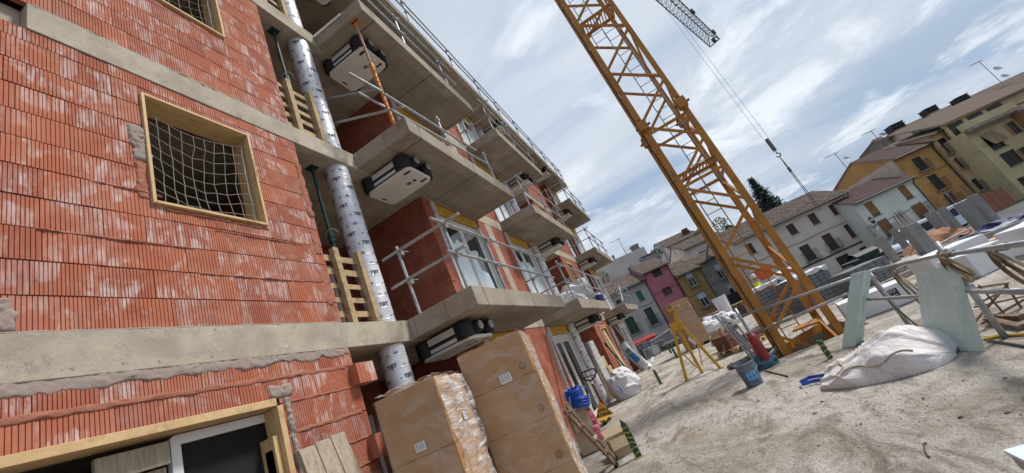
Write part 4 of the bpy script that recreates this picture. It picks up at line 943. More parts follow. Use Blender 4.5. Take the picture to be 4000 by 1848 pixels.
# buildings behind that row
D2 = 60
sA, zA = SZ(*z12(60, 385), D2); sB, zB = SZ(*z12(425, 225), D2)
house('pale_flat_building', 'pale cream flat roofed building rising behind the grey house', D2, sA-6, sB, (zA+zB)/2, H11, wl(D2, z12, [((300, 393), (346, 412), 'dark', None)]), roofkw=False, cat='building')
F = FF(D2)
for (u, v, w, h, nm) in ((375, 235, 1.0, 1.5, 'large capped chimney on the pale flat roof'), (345, 255, 0.25, 1.2, 'thin flue pipe beside the capped chimney on the pale flat roof'), (205, 320, 0.25, 1.3, 'short flue pipe alone on the left of the pale flat roof')):
    s, z = SZ(*z12(u, v), D2); mb = MB(); mb.fbox(F, s-w/2, s+w/2, 0.5, 0.5+w, (zA+zB)/2, z+0.4); mb.fbox(F, s-w/2-0.06, s+w/2+0.06, 0.44, 0.56+w, z+0.402, z+0.75); tag(mb.build('chimney', M['pillar'], bevel=0.02), nm, 'chimney', 'chimneys on the roofs')
mb = MB(); r0 = SZ(*z12(295, 290), D2)[0]; r1 = SZ(*z12(345, 265), D2)[0]; z = (zA+zB)/2
for zz_ in (0.5, 1.0): mb.bar(F(r0, 0.2, z+zz_), F(r1, 0.2, z+zz_), 0.04, 0.04)
for k in range(4): mb.bar(F(r0+(r1-r0)*k/3, 0.2, z), F(r0+(r1-r0)*k/3, 0.2, z+1.0), 0.04, 0.04)
tag(mb.build('roof_railing', M['galv']), 'small grey railing on the edge of the pale flat roof', 'railing')
D3 = 58
sC, zC = SZ(*z12(735, 250), D3); sD, zD = SZ(*z12(920, 165), D3)
house('cream_upper_house', 'cream building with a wide pale shuttered window above the dark grey house', D3, sC, sD+2.0, (zC+zD)/2, H11, wl(D3, z12, [((840, 258), (978, 238), 'half', None)]), rise=1.6, run=4)
D4 = 66
sE, zE = SZ(*z12(590, 210), D4); sF_, zF_ = SZ(*z12(860, 105), D4)
house('tall_white_building', 'tall off white building with tiled roof and chimney behind the ochre house', D4, sE, sF_, (zE+zF_)/2-0.3, wall_mat('off_white_render', (0.58, 0.56, 0.54)), [], rise=2.0, run=5, cat='building')
F = FF(D4)
for (u, v, w, h, nm) in ((775, 85, 0.9, 1.7, 'dark capped chimney on the tall off white building'), (568, 205, 0.3, 2.0, 'steel flue at the left of the tall off white building')):
    s, z = SZ(*z12(u, v), D4); mb = MB(); mb.fbox(F, s-w/2, s+w/2, 1.5, 1.5+w, z-h-1, z+0.0); mb.fbox(F, s-w/2-0.08, s+w/2+0.08, 1.42, 1.58+w, z+0.002, z+0.12); mb.fbox(F, s-w/2-0.0, s+w/2+0.0, 1.6, 1.4+w, z+0.122, z+0.6); tag(mb.build('chimney', M['shut_brown'] if w > 0.5 else M['galv']), nm, 'chimney', 'chimneys on the roofs')
s, z = SZ(*z12(475, 305), 55); F = FF(55); mb = MB(); mb.ring(lambda a, d, c: F(a, d, c), s-1.2, s+1.2, z-1.3, z+0.5, 0.1, 0, 1.2); mb.fbox(F, s-1.1, s+1.1, 0.1, 1.1, z-1.3, z+0.3); tag(mb.build('roof_hut', M['pillar']), 'small grey roof machine housing above the pink house', 'roof housing')
# long cream house
D5 = 44
s0, ze = SZ(*z9(725, 292), D5); sL = SZ(*z9(395, 430), D5)[0]; sR = SZ(*z9(1185, 80), D5)[0]; zb_ = SZ(*z9(930, 580), D5)[1]
house('cream_house', 'long cream house with brown shutters behind the crane mast', D5, sL+0.6, sR, ze, H5, wl(D5, z9, [((523, 440), (608, 483), 'brown', None), ((680, 362), (738, 412), 'brown', None), ((793, 313), (887, 352), 'brown', None), ((937, 242), (1032, 284), 'brown', None), ((1076, 178), (1173, 218), 'brown', None), ((882, 455), (1013, 522), 'brown', 0.3), ((1030, 380), (1163, 452), 'brown', 0.3), ((1177, 310), (1292, 368), 'brown', None), ((955, 612), (1115, 668), 'garage', None), ((1125, 527), (1260, 560), 'dark', None), ((1283, 462), (1375, 492), 'dark', None)]), floor_band=zb_, rise=SZ(*z9(990, 78), D5+4)[1]-ze, run=4)
# white house with ochre blinds
D6 = 42
sl, zl = SZ(*z10(38, 1015), D6); sr, zr = SZ(*z10(428, 838), D6)
house('white_house', 'small white house with ochre roller blinds and dark red tiled roof', D6, sl+0.05, sr, (zl+zr)/2, H6, wl(D6, z10, [((345, 906), (461, 966), 'blind', None), ((122, 1016), (243, 1078), 'blind', None), ((432, 1032), (577, 1088), 'blind', 0.4), ((206, 1136), (352, 1208), 'blind', 0.4)]), roofkw=dict(mat='tile_red', amp=0.06, pitch=0.3), rise=SZ(*z10(300, 826), D6+3.6)[1]-(zl+zr)/2+0.35, run=3.6)
# orange-ochre house with beige gable, then peach, straw and brown ones
D7 = 43.5
yl, yz = SZ(*z10(312, 718), D7); yr = SZ(*z10(555, 605), D7)[0]
rt, F7 = house('ochre_tall_house', 'tall orange ochre house with beige gable above the white house', D7, yl, yr, yz, H7, wl(D7, z10, [((437, 721), (565, 774), 'dark', 0.35), ((541, 836), (680, 899), 'dark', 0.35), ((646, 951), (780, 1001), 'curtain', 0.35), ((690, 1076), (850, 1140), 'curtain', None)]), roofkw=dict(mat='tile_red', amp=0.06, pitch=0.3), rise=SZ(*z10(340, 610), D7+4.5)[1]-yz, run=4.5, depth=11)
mb = MB(); mb.fbox(F7, yl-0.02, yl-0.004, 0.02, 10.9, -1.5, yz-0.05); mb.build('gable_render', H12, rt)
D8 = 43.2
pr_, pz = SZ(*z10(742, 478), D8)
house('peach_house', 'peach house with awnings and a clothes rack balcony right of the orange ochre house', D8, yr+0.03, pr_, pz, H8, wl(D8, z10, [((610, 592), (745, 656), 'dark', 0.35), ((722, 716), (872, 736), 'brown', 0.35), ((832, 852), (985, 892), 'curtain', 0.35), ((955, 985), (1092, 1030), 'dark', None)]), rise=SZ(*z10(620, 490), D8+4)[1]-pz, run=4, depth=10)
D9 = 41
gl = SZ(*z10(752, 500), D9)[0]; gr_, gz = SZ(*z10(1000, 470), D9)
rt, F9 = house('straw_house', 'straw coloured building with a long tiled terrace and striped awning', D9, gl, gl+5.6, SZ(*z10(790, 535), D9)[1], H9, wl(D9, z10, [((893, 562), (1078, 622), 'dark', None), ((1022, 690), (1200, 725), 'dark', None), ((1140, 850), (1240, 880), 'dark', None)]), roofkw=False, depth=9, cat='building')
r = rect(D9, z10(893, 562), z10(1078, 622)); mb = MB()
for k in range(9): mb.cur = k; mb.hexa([F9(r[0]+(r[1]-r[0])*(k+j)/9, dd, zz_) for (zz_, dd) in ((r[2]+0.5, -0.55), (r[3]+0.05, -0.02)) for j, dd in ((0.02, dd), (0.98, dd), (0.98, dd+0.03), (0.02, dd+0.03))])
mb.build('awning', gmat('awning_cloth', (0.40, 0.30, 0.17), (0.24, 0.17, 0.10), 3, 0.9, stretch=(4, 4, 0.05)), rt)
zt_ = SZ(*z10(790, 535), D9)[1]; mb = MB(); mb.fbox(F9, gl-0.1, gl+5.6, -0.35, 0.1, zt_+0.002, zt_+0.75); mb.build('terrace_parapet', H9, rt)
roof(rt, [F9(gl-0.1, -0.75, zt_-0.35), F9(gl+5.7, -0.75, zt_-0.35), F9(gl+5.7, -0.3, zt_-0.02), F9(gl-0.1, -0.3, zt_-0.02)], name='eave_tiles')
ztop_ = SZ(*z10(960, 345), D9+1.6)[1]; mb = MB(); mb.fbox(F9, gl+0.5, gl+12, 1.6, 1.8, zt_, ztop_); mb.build('set_back_wall', H9, rt)
roof(rt, [F9(gl+0.2, 1.0, ztop_-0.15), F9(gl+12, 1.0, ztop_-0.15), F9(gl+12, 7.0, SZ(*z10(1000, 238), D9+7)[1]), F9(gl+0.2, 7.0, SZ(*z10(1000, 238), D9+7)[1])], mat='tile_brown', amp=0.03, pitch=0.3, name='upper_roof')
mb = MB()
for k in range(3): mb.fbox(F9, gl+0.9+k*2.2, gl+2.5+k*2.2, 1.55, 1.598, zt_+0.1, max(zt_+0.9, ztop_-0.35))
mb.build('terrace_window', M['house_glass'], rt)
D10 = 39.5
bl_ = SZ(*z10(985, 505), D10)[0]; zbr = SZ(*z10(990, 500), D10)[1]
house('brown_house', 'brown rendered building at the right edge above the concrete pillars', D10, gl+4.7, gl+11.5, zbr+0.2, H10, wl(D10, z10, [((1068, 482), (1190, 530), 'dark', None), ((1150, 650), (1260, 690), 'dark', None)]), rise=1.0, run=3)
# big house with the long brown roof above them
D11 = 56
el, ez = SZ(*z10(470, 500), D11); er = SZ(*z10(1190, 175), D11)[0]
house('hill_house', 'large house with a long brown roof rising behind the peach house', D11, el, er+9, ez-0.6, wall_mat('dun_render', (0.32, 0.27, 0.20)), [], roofkw=dict(mat='tile_brown', amp=0.05, pitch=0.3), rise=SZ(*z10(690, 365), D11+6.5)[1]-ez+0.6, run=6.5, depth=13, cat='building')
sx_, zx_ = SZ(*z10(275, 575), 54); sy_, zy_ = SZ(*z10(460, 480), 54); F = FF(54)
house('dun_house', 'small dun house with red ridge tiles left of the long brown roof', 54, sx_, sy_, (zx_+zy_)/2-0.2, wall_mat('dun_render_dark', (0.22, 0.19, 0.15)), [], roofkw=dict(mat='tile_red', amp=0.05), rise=0.7, run=2.0, depth=5)
for i, (u, v, dd, nm) in enumerate(((395, 470, 52, 'leftmost of the three black capped chimneys, above the dun house'), (620, 362, 57, 'middle of the three black capped chimneys, on the pale stack on the long brown roof'), (832, 285, 57, 'rightmost of the three black capped chimneys, on the long brown roof'))):
    s, z = SZ(*z10(u, v), dd); F = FF(dd); t = thing('chimney', nm, 'chimney', F(s, 1, z-2), 'chimneys on the roofs')
    mb = MB(); mb.fbox(F, s-0.75, s+0.75, 1, 2, z-2.6, z-0.35); mb.build('stack', H12, t)
    mb = MB()
    for k in range(5): mb.fbox(F, s-0.85+k*0.4, s-0.75+k*0.4, 0.95, 2.05, z-0.35, z+0.45)
    for zz_ in (-0.35, 0.05, 0.42): mb.fbox(F, s-0.95, s+0.95, 0.9, 2.1, z+zz_, z+zz_+0.12)
    mb.build('cap', M['blackpaint'], t)
s, z = SZ(*z10(455, 570), D7-1); F = FF(D7+3); mb = MB(); mb.fbox(F, s+1.2, s+2.4, 0, 0.9, z-2.2, z+0.9); tag(mb.build('chimney', H12, bevel=0.03), 'broad beige chimney stack where the orange ochre and peach roofs meet', 'chimney', 'chimneys on the roofs')
# aerials
def aerial(label, u, v, u2, v2, D, dishes=(), arm=1.4):
    F = FF(D); s, z = SZ(u, v, D); sb, zb = SZ(u2, v2, D); t = thing('roof_aerial', label, 'aerial', F(s, 1, zb), 'aerials on the roofs')
    mb = MB(); mb.tube(F(s, 1, zb-1.2), F(s, 1, z), 0.045, 6); mb.build('mast', M['galv'], t)
    mb = MB(); mb.tube(F(s-arm, 1, z-0.1), F(s+arm*0.4, 1, z-0.1), 0.03, 5)
    for k in range(7): mb.tube(F(s-arm+k*arm*0.2, 0.6, z-0.1), F(s-arm+k*arm*0.2, 1.4, z-0.1), 0.018, 4)
    mb.build('yagi', M['galv'], t)
    for (f, r) in dishes:
        zc = zb+(z-zb)*f; P = F(s+r*0.9, 0.6, zc); mb = MB(); dirv = V((-0.75, -0.3, 0.35)).normalized(); Mx = Matrix.Translation(P) @ dirv.to_track_quat('Z', 'Y').to_matrix().to_4x4()
        mb.lathe([(0.001, 0.0), (r*0.6, 0.04*r*3), (r, 0.3*r), (r*0.98, 0.33*r), (r*0.58, 0.06*r*3), (0.001, 0.03)], Mx, 16); mb.build('dish', M['palegrey'], t)
aerial('tall lattice aerial on the pale flat roof', *z12(232, 148), *z12(300, 300), 60)
aerial('aerial with a round dish beside the dun house', *z10(205, 500), *z10(272, 590), 54, ((0.35, 0.5),))
aerial('tall aerial with two dishes at the top right on the long brown roof', *z10(932, 35), *z10(1080, 170), 58, ((0.05, 0.55), (0.4, 0.6)))
aerial('aerial with a small dish on the orange ochre roof', 3000+358/1.288, 750/1.288, 3000+405/1.288, 800/1.288, 52, ((0.1, 0.4),))
# street lamp bracket between cream and white houses
s, z = SZ(*z9(1340, 285), 41.6); F = FF(41.6); t = thing('street_lantern', 'black lantern on a wall bracket between the cream and white houses', 'lantern', F(s, 0, z))
mb = MB(); Mx = Matrix.Translation(F(s, -0.6, z)); mb.lathe([(0.001, -0.35), (0.12, -0.35), (0.24, 0.15), (0.26, 0.17), (0.06, 0.38), (0.001, 0.42)], Mx, 6); mb.build('lamp_head', M['iron'], t)
mb = MB(); mb.lathe([(0.001, -0.3), (0.125, -0.33), (0.245, 0.14), (0.001, 0.14)], Matrix.Translation(F(s, -0.6, z-0.005)) @ Matrix.Rotation(0.0, 4, 'Z') @ Matrix.Diagonal((0.985, 0.985, 0.9, 1)), 6); mb.build('lamp_glass', M['palegrey'], t)
mb = MB(); mb.path([F(s, -0.6, z-0.34), F(s, -0.6, z-0.6), F(s, -0.3, z-0.75), F(s, 0.0, z-0.7)], 0.04, 6); mb.build('bracket', M['iron'], t)
# trees
def leafmat(name, a, b_):
    return gmat(name, a, b_, 1.5, 0.8, bmp=0)
M['needles'] = leafmat('conifer_needles', (0.018, 0.028, 0.024), (0.035, 0.05, 0.04)); M['leaf'] = leafmat('shrub_leaves', (0.045, 0.07, 0.025), (0.07, 0.10, 0.035)); M['bark'] = gmat('bark', (0.06, 0.045, 0.035), (0.09, 0.07, 0.05), 6, 0.9)
def conifer(label, u, v, D, h, rad, seed):
    q = random.Random(seed); F = FF(D); s, z = SZ(u, v, D); t = thing('conifer_tree', label, 'tree', F(s, 0, z-h))
    mb = MB(); mb.path([F(s, 0, z-h-2), F(s, 0, z-h*0.4), F(s, 0, z)], [0.4, 0.25, 0.03], 8); mb.build('trunk', M['bark'], t)
    mb = MB(); bm_ = MB()
    n = 26
    for i in range(n):
        f = i/(n-1); zz_ = z-0.3-f*h*0.95; R = rad*(f**1.05)*q.uniform(0.8, 1.1)+0.12; k = 9+int(6*f)
        for j in range(k):
            a = 2*math.pi*(j+q.random()*0.8)/k; L_ = R*q.uniform(0.7, 1.12); d = V((math.cos(a), math.sin(a), 0)); p0 = F(s, 0, zz_); 
            bm_.path([p0, p0+d*L_*0.6+V((0, 0, -L_*0.12)), p0+d*L_+V((0, 0, -L_*0.12+0.1))], [0.05, 0.03, 0.01], 4)
            for m_ in range(int(8+L_*7)):
                g = q.uniform(0.15, 1.05); c = p0+d*L_*g+V((q.gauss(0, 0.16), q.gauss(0, 0.16), -L_*0.14*g+q.uniform(-0.3, 0.1))); e = V((q.gauss(0, 1), q.gauss(0, 1), q.gauss(-0.3, 0.4))).normalized()*q.uniform(0.18, 0.36); w = e.orthogonal().normalized()*0.08
                mb.add([c-e-w, c-e+w, c+e+w*0.3, c+e-w*0.3], [(0, 1, 2, 3)])
    bm_.build('branches', M['bark'], t); mb.build('crown', M['needles'], t, fix=False)
conifer('dark conifer with drooping branches behind the long cream house', *z9(556, -8), 60, 9.5, 3.6, 4)
def shrub(label, u, v, D, R, seed):
    q = random.Random(seed); F = FF(D); s, z = SZ(u, v, D); t = thing('roof_shrub', label, 'shrub', F(s, 0.5, z-R), 'shrubs showing above the roofs'); c0 = F(s, 0.5, z)
    mb = MB(); mb.path([c0-V((0, 0, R*2.5)), c0], [0.12, 0.03], 6); mb.build('trunk', M['bark'], t); mb = MB()
    for i in range(260):
        d = V((q.gauss(0, 1), q.gauss(0, 1), q.gauss(0, 1))); d = d/(d.length+0.5); c = c0+V((d.x*R, d.y*R, d.z*R)); e = V((q.gauss(0, 1), q.gauss(0, 1), q.gauss(0, 1))).normalized()*0.14; w = e.orthogonal().normalized()*0.09
        mb.add([c-e, c+w, c+e, c-w], [(0, 1, 2, 3)])
    mb.build('crown', M['leaf'], t, fix=False)
shrub('green roof garden shrub beside the grey roof housing above the pink house', *z12(530, 275), 57, 1.0, 1); shrub('green bush at the right of the tall off white roof', *z12(880, 115), 63, 1.1, 2)
shrub('dark bush above the roofs seen through the crane mast', *z9(365, 290), 62, 1.3, 3); shrub('small dark bush right of the larger one seen through the crane mast', *z9(432, 322), 62, 0.7, 4)
shrub('ivy clump hanging beside the far end of the brick block on the pale building', *z12(105, 470), 58, 1.3, 5)
# ================================================================== THINGS ON THE DECK
def p5(u, v): return 2150+u/2.655, 1400+v/2.655
def d1(u, v): return 2550+u/2.644, 1100+v/2.644
def c2(u, v): return 2850+u/2.644, 950+v/2.644
def a3(u, v): return 3300+u/2.975, 850+v/2.975
def b4(u, v): return 3600+u/2.975, 750+v/2.975
def onD(u, v, D):
    d = ray(u, v); return V(CP+d*(D/(d@HH)))
# ---------------- carton stacks
def face(o, e, h, u0, u1, z0, z1, off, nu, nv, amp, seed, sag=0.0):
    """slightly baggy sheet on the vertical face o + u*e, pushed out along h"""
    return lambda u, v: o+e*(u0+(u1-u0)*u)+h*(off+amp*(0.5+fbm((u*4+seed, v*6, seed*1.7), 4)))+V((0, 0, z0+(z1-z0)*v))
def carton_stack(name, label, o, e, n, w, dp, zs, label_spots=(), film='wrap2', group='shrink wrapped carton stacks', full=False, seed=1, marks=True, amp=0.012, rnd_c=0.02):
    """o = near corner on the ground, e along the broad face, n along the depth"""
    t = thing(name, label, 'carton stack', o, group); e, n = V(e).normalized(), V(n).normalized(); q = random.Random(seed); up = V((0, 0, 1))
    Mx = Matrix(((e.x, n.x, 0, 0), (e.y, n.y, 0, 0), (0, 0, 1, 0), (0, 0, 0, 1)))
    c0 = V(o)+e*w/2+n*dp/2
    if zs[0] > 0.05:
        mb = MB()
        for k in range(3):
            mb.obox(Matrix.Translation(c0+e*(k-1)*w*0.45+up*zs[0]*0.42) @ Mx, 0.09, dp, zs[0]*0.8)
        mb.obox(Matrix.Translation(c0+up*zs[0]*0.9) @ Mx, w, dp, zs[0]*0.18)
        mb.build('pallet', M['pallet'], t)
    for i, (a, b_) in enumerate(zip(zs, zs[1:])):
        j = V((q.uniform(-.008, .008), q.uniform(-.008, .008), 0)); mb = MB(); nu = 10
        # box sides bulge a little
        def side(o_, d_, h_, L_):
            mb.grid(lambda u, v: o_+d_*(L_*u)+h_*(0.012*math.sin(math.pi*u)*math.sin(math.pi*v)*(1+fbm((u*3+i, v*3, seed), 3)))+up*(a+0.002+(b_-a-0.004)*v), 10, 8)
        b0 = V(o)+j; side(b0, e, -n, w); side(b0+e*w, n, e, dp); side(b0+e*w+n*dp, -e, n, w); side(b0+n*dp, -n, -e, dp)
        for z in (a+0.002, b_-0.002): mb.quad(b0+up*z, b0+e*w+up*z, b0+e*w+n*dp+up*z, b0+n*dp+up*z)
        cb = mb.build('carton', M['card'], t)
        if marks:
            mb = MB(); r1, r2 = 0.038, 0.032; cx, cz = w*0.86, a+(b_-a)*0.22
            P = lambda x, z: b0+e*x+up*z-n*0.0125
            rg = [(math.cos(2*math.pi*k/14), math.sin(2*math.pi*k/14)) for k in range(14)]
            mb.add([P(cx+r1*x, cz+r1*y) for x, y in rg]+[P(cx+r2*x, cz+r2*y) for x, y in rg], [(k, (k+1) % 14, 14+(k+1) % 14, 14+k) for k in range(14)])
            for k in range(3):
                a0 = k*2.094+0.4; mb.add([P(cx+0.02*math.cos(a0+d), cz+0.02*math.sin(a0+d)) for d in (0, 0.7, 1.3)]+[P(cx+0.008*math.cos(a0+0.6), cz+0.008*math.sin(a0+0.6))], [(0, 1, 2, 3)])
            mb.build('recycling_mark', M['lettering'], cb, fix=False)
    for (fx, z, s_, fc) in label_spots:
        P = (lambda x, zz_: V(o)+e*x+up*zz_-n*0.017) if fc == 0 else (lambda x, zz_: V(o)+e*w+n*x+up*zz_+e*0.017)
        mb = MB(); mb.quad(P(fx-s_, z-s_*0.75), P(fx+s_, z-s_*0.75), P(fx+s_, z+s_*0.75), P(fx-s_, z+s_*0.75)); lb = mb.build('label', M['paper'], t)
        mb = MB(); d = -n*0.001 if fc == 0 else e*0.001
        for k in range(4):
            for g in range(3):
                x0 = fx-s_*0.8+g*s_*0.55; mb.add([P(x0, z+s_*(0.45-0.3*k))+d, P(x0+s_*q.uniform(.3, .5), z+s_*(0.45-0.3*k))+d, P(x0+s_*0.4, z+s_*(0.56-0.3*k))+d, P(x0, z+s_*(0.56-0.3*k))+d], [(0, 1, 2, 3)])
        mb.build('print', M['lettering'], lb, fix=False)
    top, bot = zs[-1], zs[0]; mb = MB()
    mb.grid(face(V(o)+e*w, n, e, 0, dp, bot, top, 0.008, 1, 1, amp*1.6, seed), 30, 50)
    mb.grid(lambda u, v: V(o)+e*(w*u)+n*(dp*v)+up*(top+0.006+amp*(1+fbm((u*5, v*5, seed), 4))), 26, 18)
    mb.build('end_film', M['wrap'], t, smooth=True)
    mb = MB(); mb.grid(face(V(o), e, -n, 0, w, bot, top, 0.017, 1, 1, amp*0.6, seed+4), 30, 50)
    if full: mb.grid(face(V(o)+n*dp, -n, -e, 0, dp, bot, top, 0.01, 1, 1, amp, seed+7), 20, 40)
    mb.build('front_film', M[film], t, smooth=True)
    return t
eF, nF = V(RR), V(HH)
TL = G(1786, 1397, 2.15)
carton_stack('carton_stack', 'tallest nearest stack of brown cartons with a white label, in front of the column', (TL.x, TL.y, 0), eF, nF, 0.82, 1.15, [0.12, 0.63, 1.137, 1.643, 2.15], [(0.46, 1.70, 0.07, 0), (0.42, 1.78, 0.05, 1)], seed=3)
BMp = G(1690, 1470, 1.95); o2 = BMp-eF*0.60
carton_stack('carton_stack', 'film wrapped carton stack with shiny crumpled side, left of the tallest stack', (o2.x, o2.y, 0), eF, nF, 0.60, 1.0, [0.12, 0.74, 1.345, 1.95], [(0.30, 1.43, 0.05, 0), (0.55, 1.52, 0.055, 1)], film='wrap2', full=True, seed=11, marks=False, amp=0.03)
a_ = W(1450, 1580, 1, 3.25)
carton_stack('carton_stack', 'half hidden carton stack with pale top between the brick wall and film wrapped stack', (3.78, 3.10, 0), (1, 0, 0), (0, 1, 0), 0.55, 0.32, [0.1, 0.6, 1.1, a_.z-0.02], [], film='wrap2', seed=17, marks=False, amp=0.015)
fL, fR = V((20.26, 0.60, 0)), V((20.58, -0.20, 0)); e = fR-fL; w = e.length; e.normalize()
carton_stack('carton_stack', 'tall carton stack standing alone far down the deck behind the yellow trestle', fL, e, V((-e.y, e.x, 0)), w, 1.1, [0.12, 0.63, 1.14, 1.66, 2.16], [(w*0.35, 1.95, 0.06, 0)], seed=23, marks=False)
# ---------------- leaning plank shutter board
t = thing('plank_board', 'weathered grey board of three planks leaning on the brick wall', 'board', (2.9, 2.9, 0))
for k in range(3):
    x0 = 2.585+k*0.165; mb = MB(); z1 = 1.80+0.012*k
    mb.hexa([(x0, 2.80, 0.0), (x0+0.158, 2.80, 0.0), (x0+0.158, 2.845, 0.0), (x0, 2.845, 0.0), (x0-0.0, 3.19, z1), (x0+0.158, 3.19, z1), (x0+0.158, 3.235, z1+0.0), (x0, 3.235, z1)]); mb.build('plank', M['oldwood'], t, bevel=0.004)
# ---------------- wooden step ladder behind the tall stack
lt_, lf1, lf2 = W(*p5(222, 552), 2, 0.95), G(*p5(692, 1055)), G(*p5(700, 1165))
t = thing('wooden_ladder', 'dark wooden step ladder leaning behind the tallest carton stack', 'ladder', (lf1.x, lf1.y, 0))
off = (lf2-lf1); off.z = 0; off = off.normalized()*0.34
for a, nm in ((V((0, 0, 0)), 0), (off, 1)):
    mb = MB(); mb.bar(lf1+a, lt_+a+(lt_-lf1)*0.12, 0.03, 0.075, up=(0, 0, 1)); mb.build('rail', M['darkwood'], t, bevel=0.004)
    mb = MB(); mb.bar(lf1+a, lf1+a+(lt_-lf1)*0.06, 0.042, 0.092); mb.build('foot', M['black'], t)
for k in range(1, 5):
    c = lf1+(lt_-lf1)*(0.26*k); mb = MB(); mb.bar(c, c+off, 0.085, 0.022, up=(0, 0, 1)); mb.build('tread', M['oldwood'] if k == 2 else M['darkwood'], t)
# ---------------- open carton, stakes
ob = thing('open_carton', 'small open cardboard box on the deck beside the nearest striped stake', 'carton', (6.95, 1.95, 0))
c0, c1 = V((6.86, 2.03, 0)), V((7.0, 1.72, 0)); e = (c1-c0); w = e.length; e.normalize(); n = V((-e.y, e.x, 0)); n = n if n.x > 0 else -n
h = 0.27; dp = 0.32; mb = MB()
for (a, d_, L_, th) in ((c0, e, w, n), (c0+n*dp, e, w, -n)): mb.hexa([a, a+d_*L_, a+d_*L_+th*0.006, a+th*0.006]+[x+V((0, 0, h)) for x in (a, a+d_*L_, a+d_*L_+th*0.006, a+th*0.006)])
for (a, th) in ((c0, e), (c1, -e)): mb.hexa([a+n*0.007, a+n*(dp-0.007), a+n*(dp-0.007)+th*0.006, a+n*0.007+th*0.006]+[x+V((0, 0, h)) for x in (a+n*0.007, a+n*(dp-0.007), a+n*(dp-0.007)+th*0.006, a+n*0.007+th*0.006)])
mb.quad(c0+V((0, 0, 0.01)), c1+V((0, 0, 0.01)), c1+n*dp+V((0, 0, 0.01)), c0+n*dp+V((0, 0, 0.01))); mb.build('carton_body', M['cardlight'], ob)
for (a, b_, dr) in ((c0, c1, -n), (c0+n*dp, c1+n*dp, n)):
    z = V((0, 0, h)); p = [a+z, b_+z, b_+z+dr*0.05-V((0, 0, 0.14)), a+z+dr*0.05-V((0, 0, 0.14))] if dr == -n else [a+z, b_+z, b_+z+dr*0.1+V((0, 0, 0.1)), a+z+dr*0.1+V((0, 0, 0.1))]
    mb = MB(); mb.hexa(p+[x+dr*0.005 for x in p]); mb.build('flap', M['cardlight'], ob)
def stake(label, x, y, h, w=0.085, yaw=0.0, lean=0.0, bands=5):
    t = thing('striped_stake', label, 'stake', (x, y, 0), 'dark stakes striped with green spray'); e = V((math.sin(yaw), -math.cos(yaw), 0)); n = V((math.cos(yaw), math.sin(yaw), 0)); k = V((0, 0, 1))+e*lean
    mb = MB(); d = 0.022; P = lambda a, b_: [V((x, y, 0))+e*a*0.5*w+n*c+k*b_ for c in (-d, d)]
    poly = [(-1, 0), (1, 0), (1.02, h*0.45), (1.12, h*0.46), (1.0, h*0.62), (0.95, h*0.84), (-0.5, h), (-1, h*0.8)]
    mb.prism(poly, lambda a, b_: V((x, y, 0))+e*a*0.5*w-n*d+k*b_, lambda a, b_: V((x, y, 0))+e*a*0.5*w+n*d+k*b_); mb.build('stake_body', M['stake'], t, bevel=0.006)
    mb = MB()
    for i in range(bands):
        z = h*(0.10+0.68*i/max(1, bands-1)); mb.path([V((x, y, 0))+e*a*0.5*w-n*(d+0.004)+k*(z+0.014*math.sin(2.2*a+i)) for a in (-0.98, -0.5, 0, 0.5, 0.98)], 0.008, 5)
    mb.build('sprayed_band', M['spray'], t)
    return t
stake('nearest and largest dark stake with bright green bands beside the open carton', 6.59, 1.63, 0.55, 0.095, bands=6)
stake('dark stake standing alone in the middle of the deck left of the yellow trestle', 13.32, 1.74, 0.47, 0.085, bands=5)
stake('small far dark stake between the yellow trestle and the pallet heap', 23.6, 1.86, 0.5, 0.11, bands=4)
stake('dark stake with green bands between the crane pit and the pale foam slab', 8.27, -1.53, 0.38, 0.075, bands=4)
stake('far spiky dark stake close behind the left leg of the yellow trestle', *G(*d1(255, 790))[:2], 0.5, 0.1, bands=4)
stake('far dark stake in front of the grey crates at the end of the brick block', *G(2250+1300/4.76, 1250+740/4.76)[:2], 0.75, 0.14, bands=6)
# sprayed mark on the floor round the near stake
mb = MB(); mb.add([V((6.59, 1.63, 0.006))+V((math.cos(a), math.sin(a), 0))*(0.07+0.02*math.sin(3*a)) for a in np.linspace(0, 6.0, 14)], [tuple(range(14))]); tag(mb.build('floor_mark', M['spray']), 'green spray mark on the floor round the nearest stake', 'paint mark')
# ---------------- blue hoses, boxes, pink packets
bx = onD(*p5(335, 640), 8.4)
t = thing('flap_carton', 'pale open carton under the blue hose coils', 'carton', (bx.x, bx.y, 0)); mb = MB(); mb.obox(Matrix.Translation((bx.x+0.1, bx.y+0.12, 0.36)) @ Matrix.Rotation(0.35, 4, 'Z'), 0.42, 0.36, 0.70); mb.build('carton_body', M['cardlight'], t, bevel=0.004)
mb = MB(); mb.obox(Matrix.Translation((bx.x-0.16, bx.y-0.02, 0.60)) @ Matrix.Rotation(0.35, 4, 'Z') @ Matrix.Rotation(0.25, 4, 'Y'), 0.008, 0.34, 0.36); mb.build('flap', M['cardlight'], t)
def coil(label, c, R, r, tilt, seed):
    q = random.Random(seed); t = thing('hose_coil', label, 'hose coil', c, 'blue hose coils'); Mx = Matrix.Translation(c) @ tilt; mb = MB(); pts = []
    for k in range(int(28*7)):
        a = 2*math.pi*k/28; tr = k/28; rr = R+r*0.9*(int(tr) % 2)+q.uniform(-.003, .003); z = (tr-3.5)*r*1.5
        pts.append(Mx@V((rr*math.cos(a), rr*math.sin(a), z)))
    mb.path(pts, r, 7); mb.build('hose', M['bluehose'], t, smooth=True)
    for a in (0.6, 2.6, 4.6):
        mb = MB(); mb.path([Mx@V(((R+dx)*math.cos(a), (R+dx)*math.sin(a), dz)) for dx, dz in ((-r*2.2, -r*6.5), (r*3.2, -r*6.5), (r*3.2, r*6.5), (-r*2.2, r*6.5))], 0.008, 5, closed=True); mb.build('tie', M['paper'], t)
h1 = onD(*p5(300, 455), 8.3); h2 = onD(*p5(245, 380), 8.35)
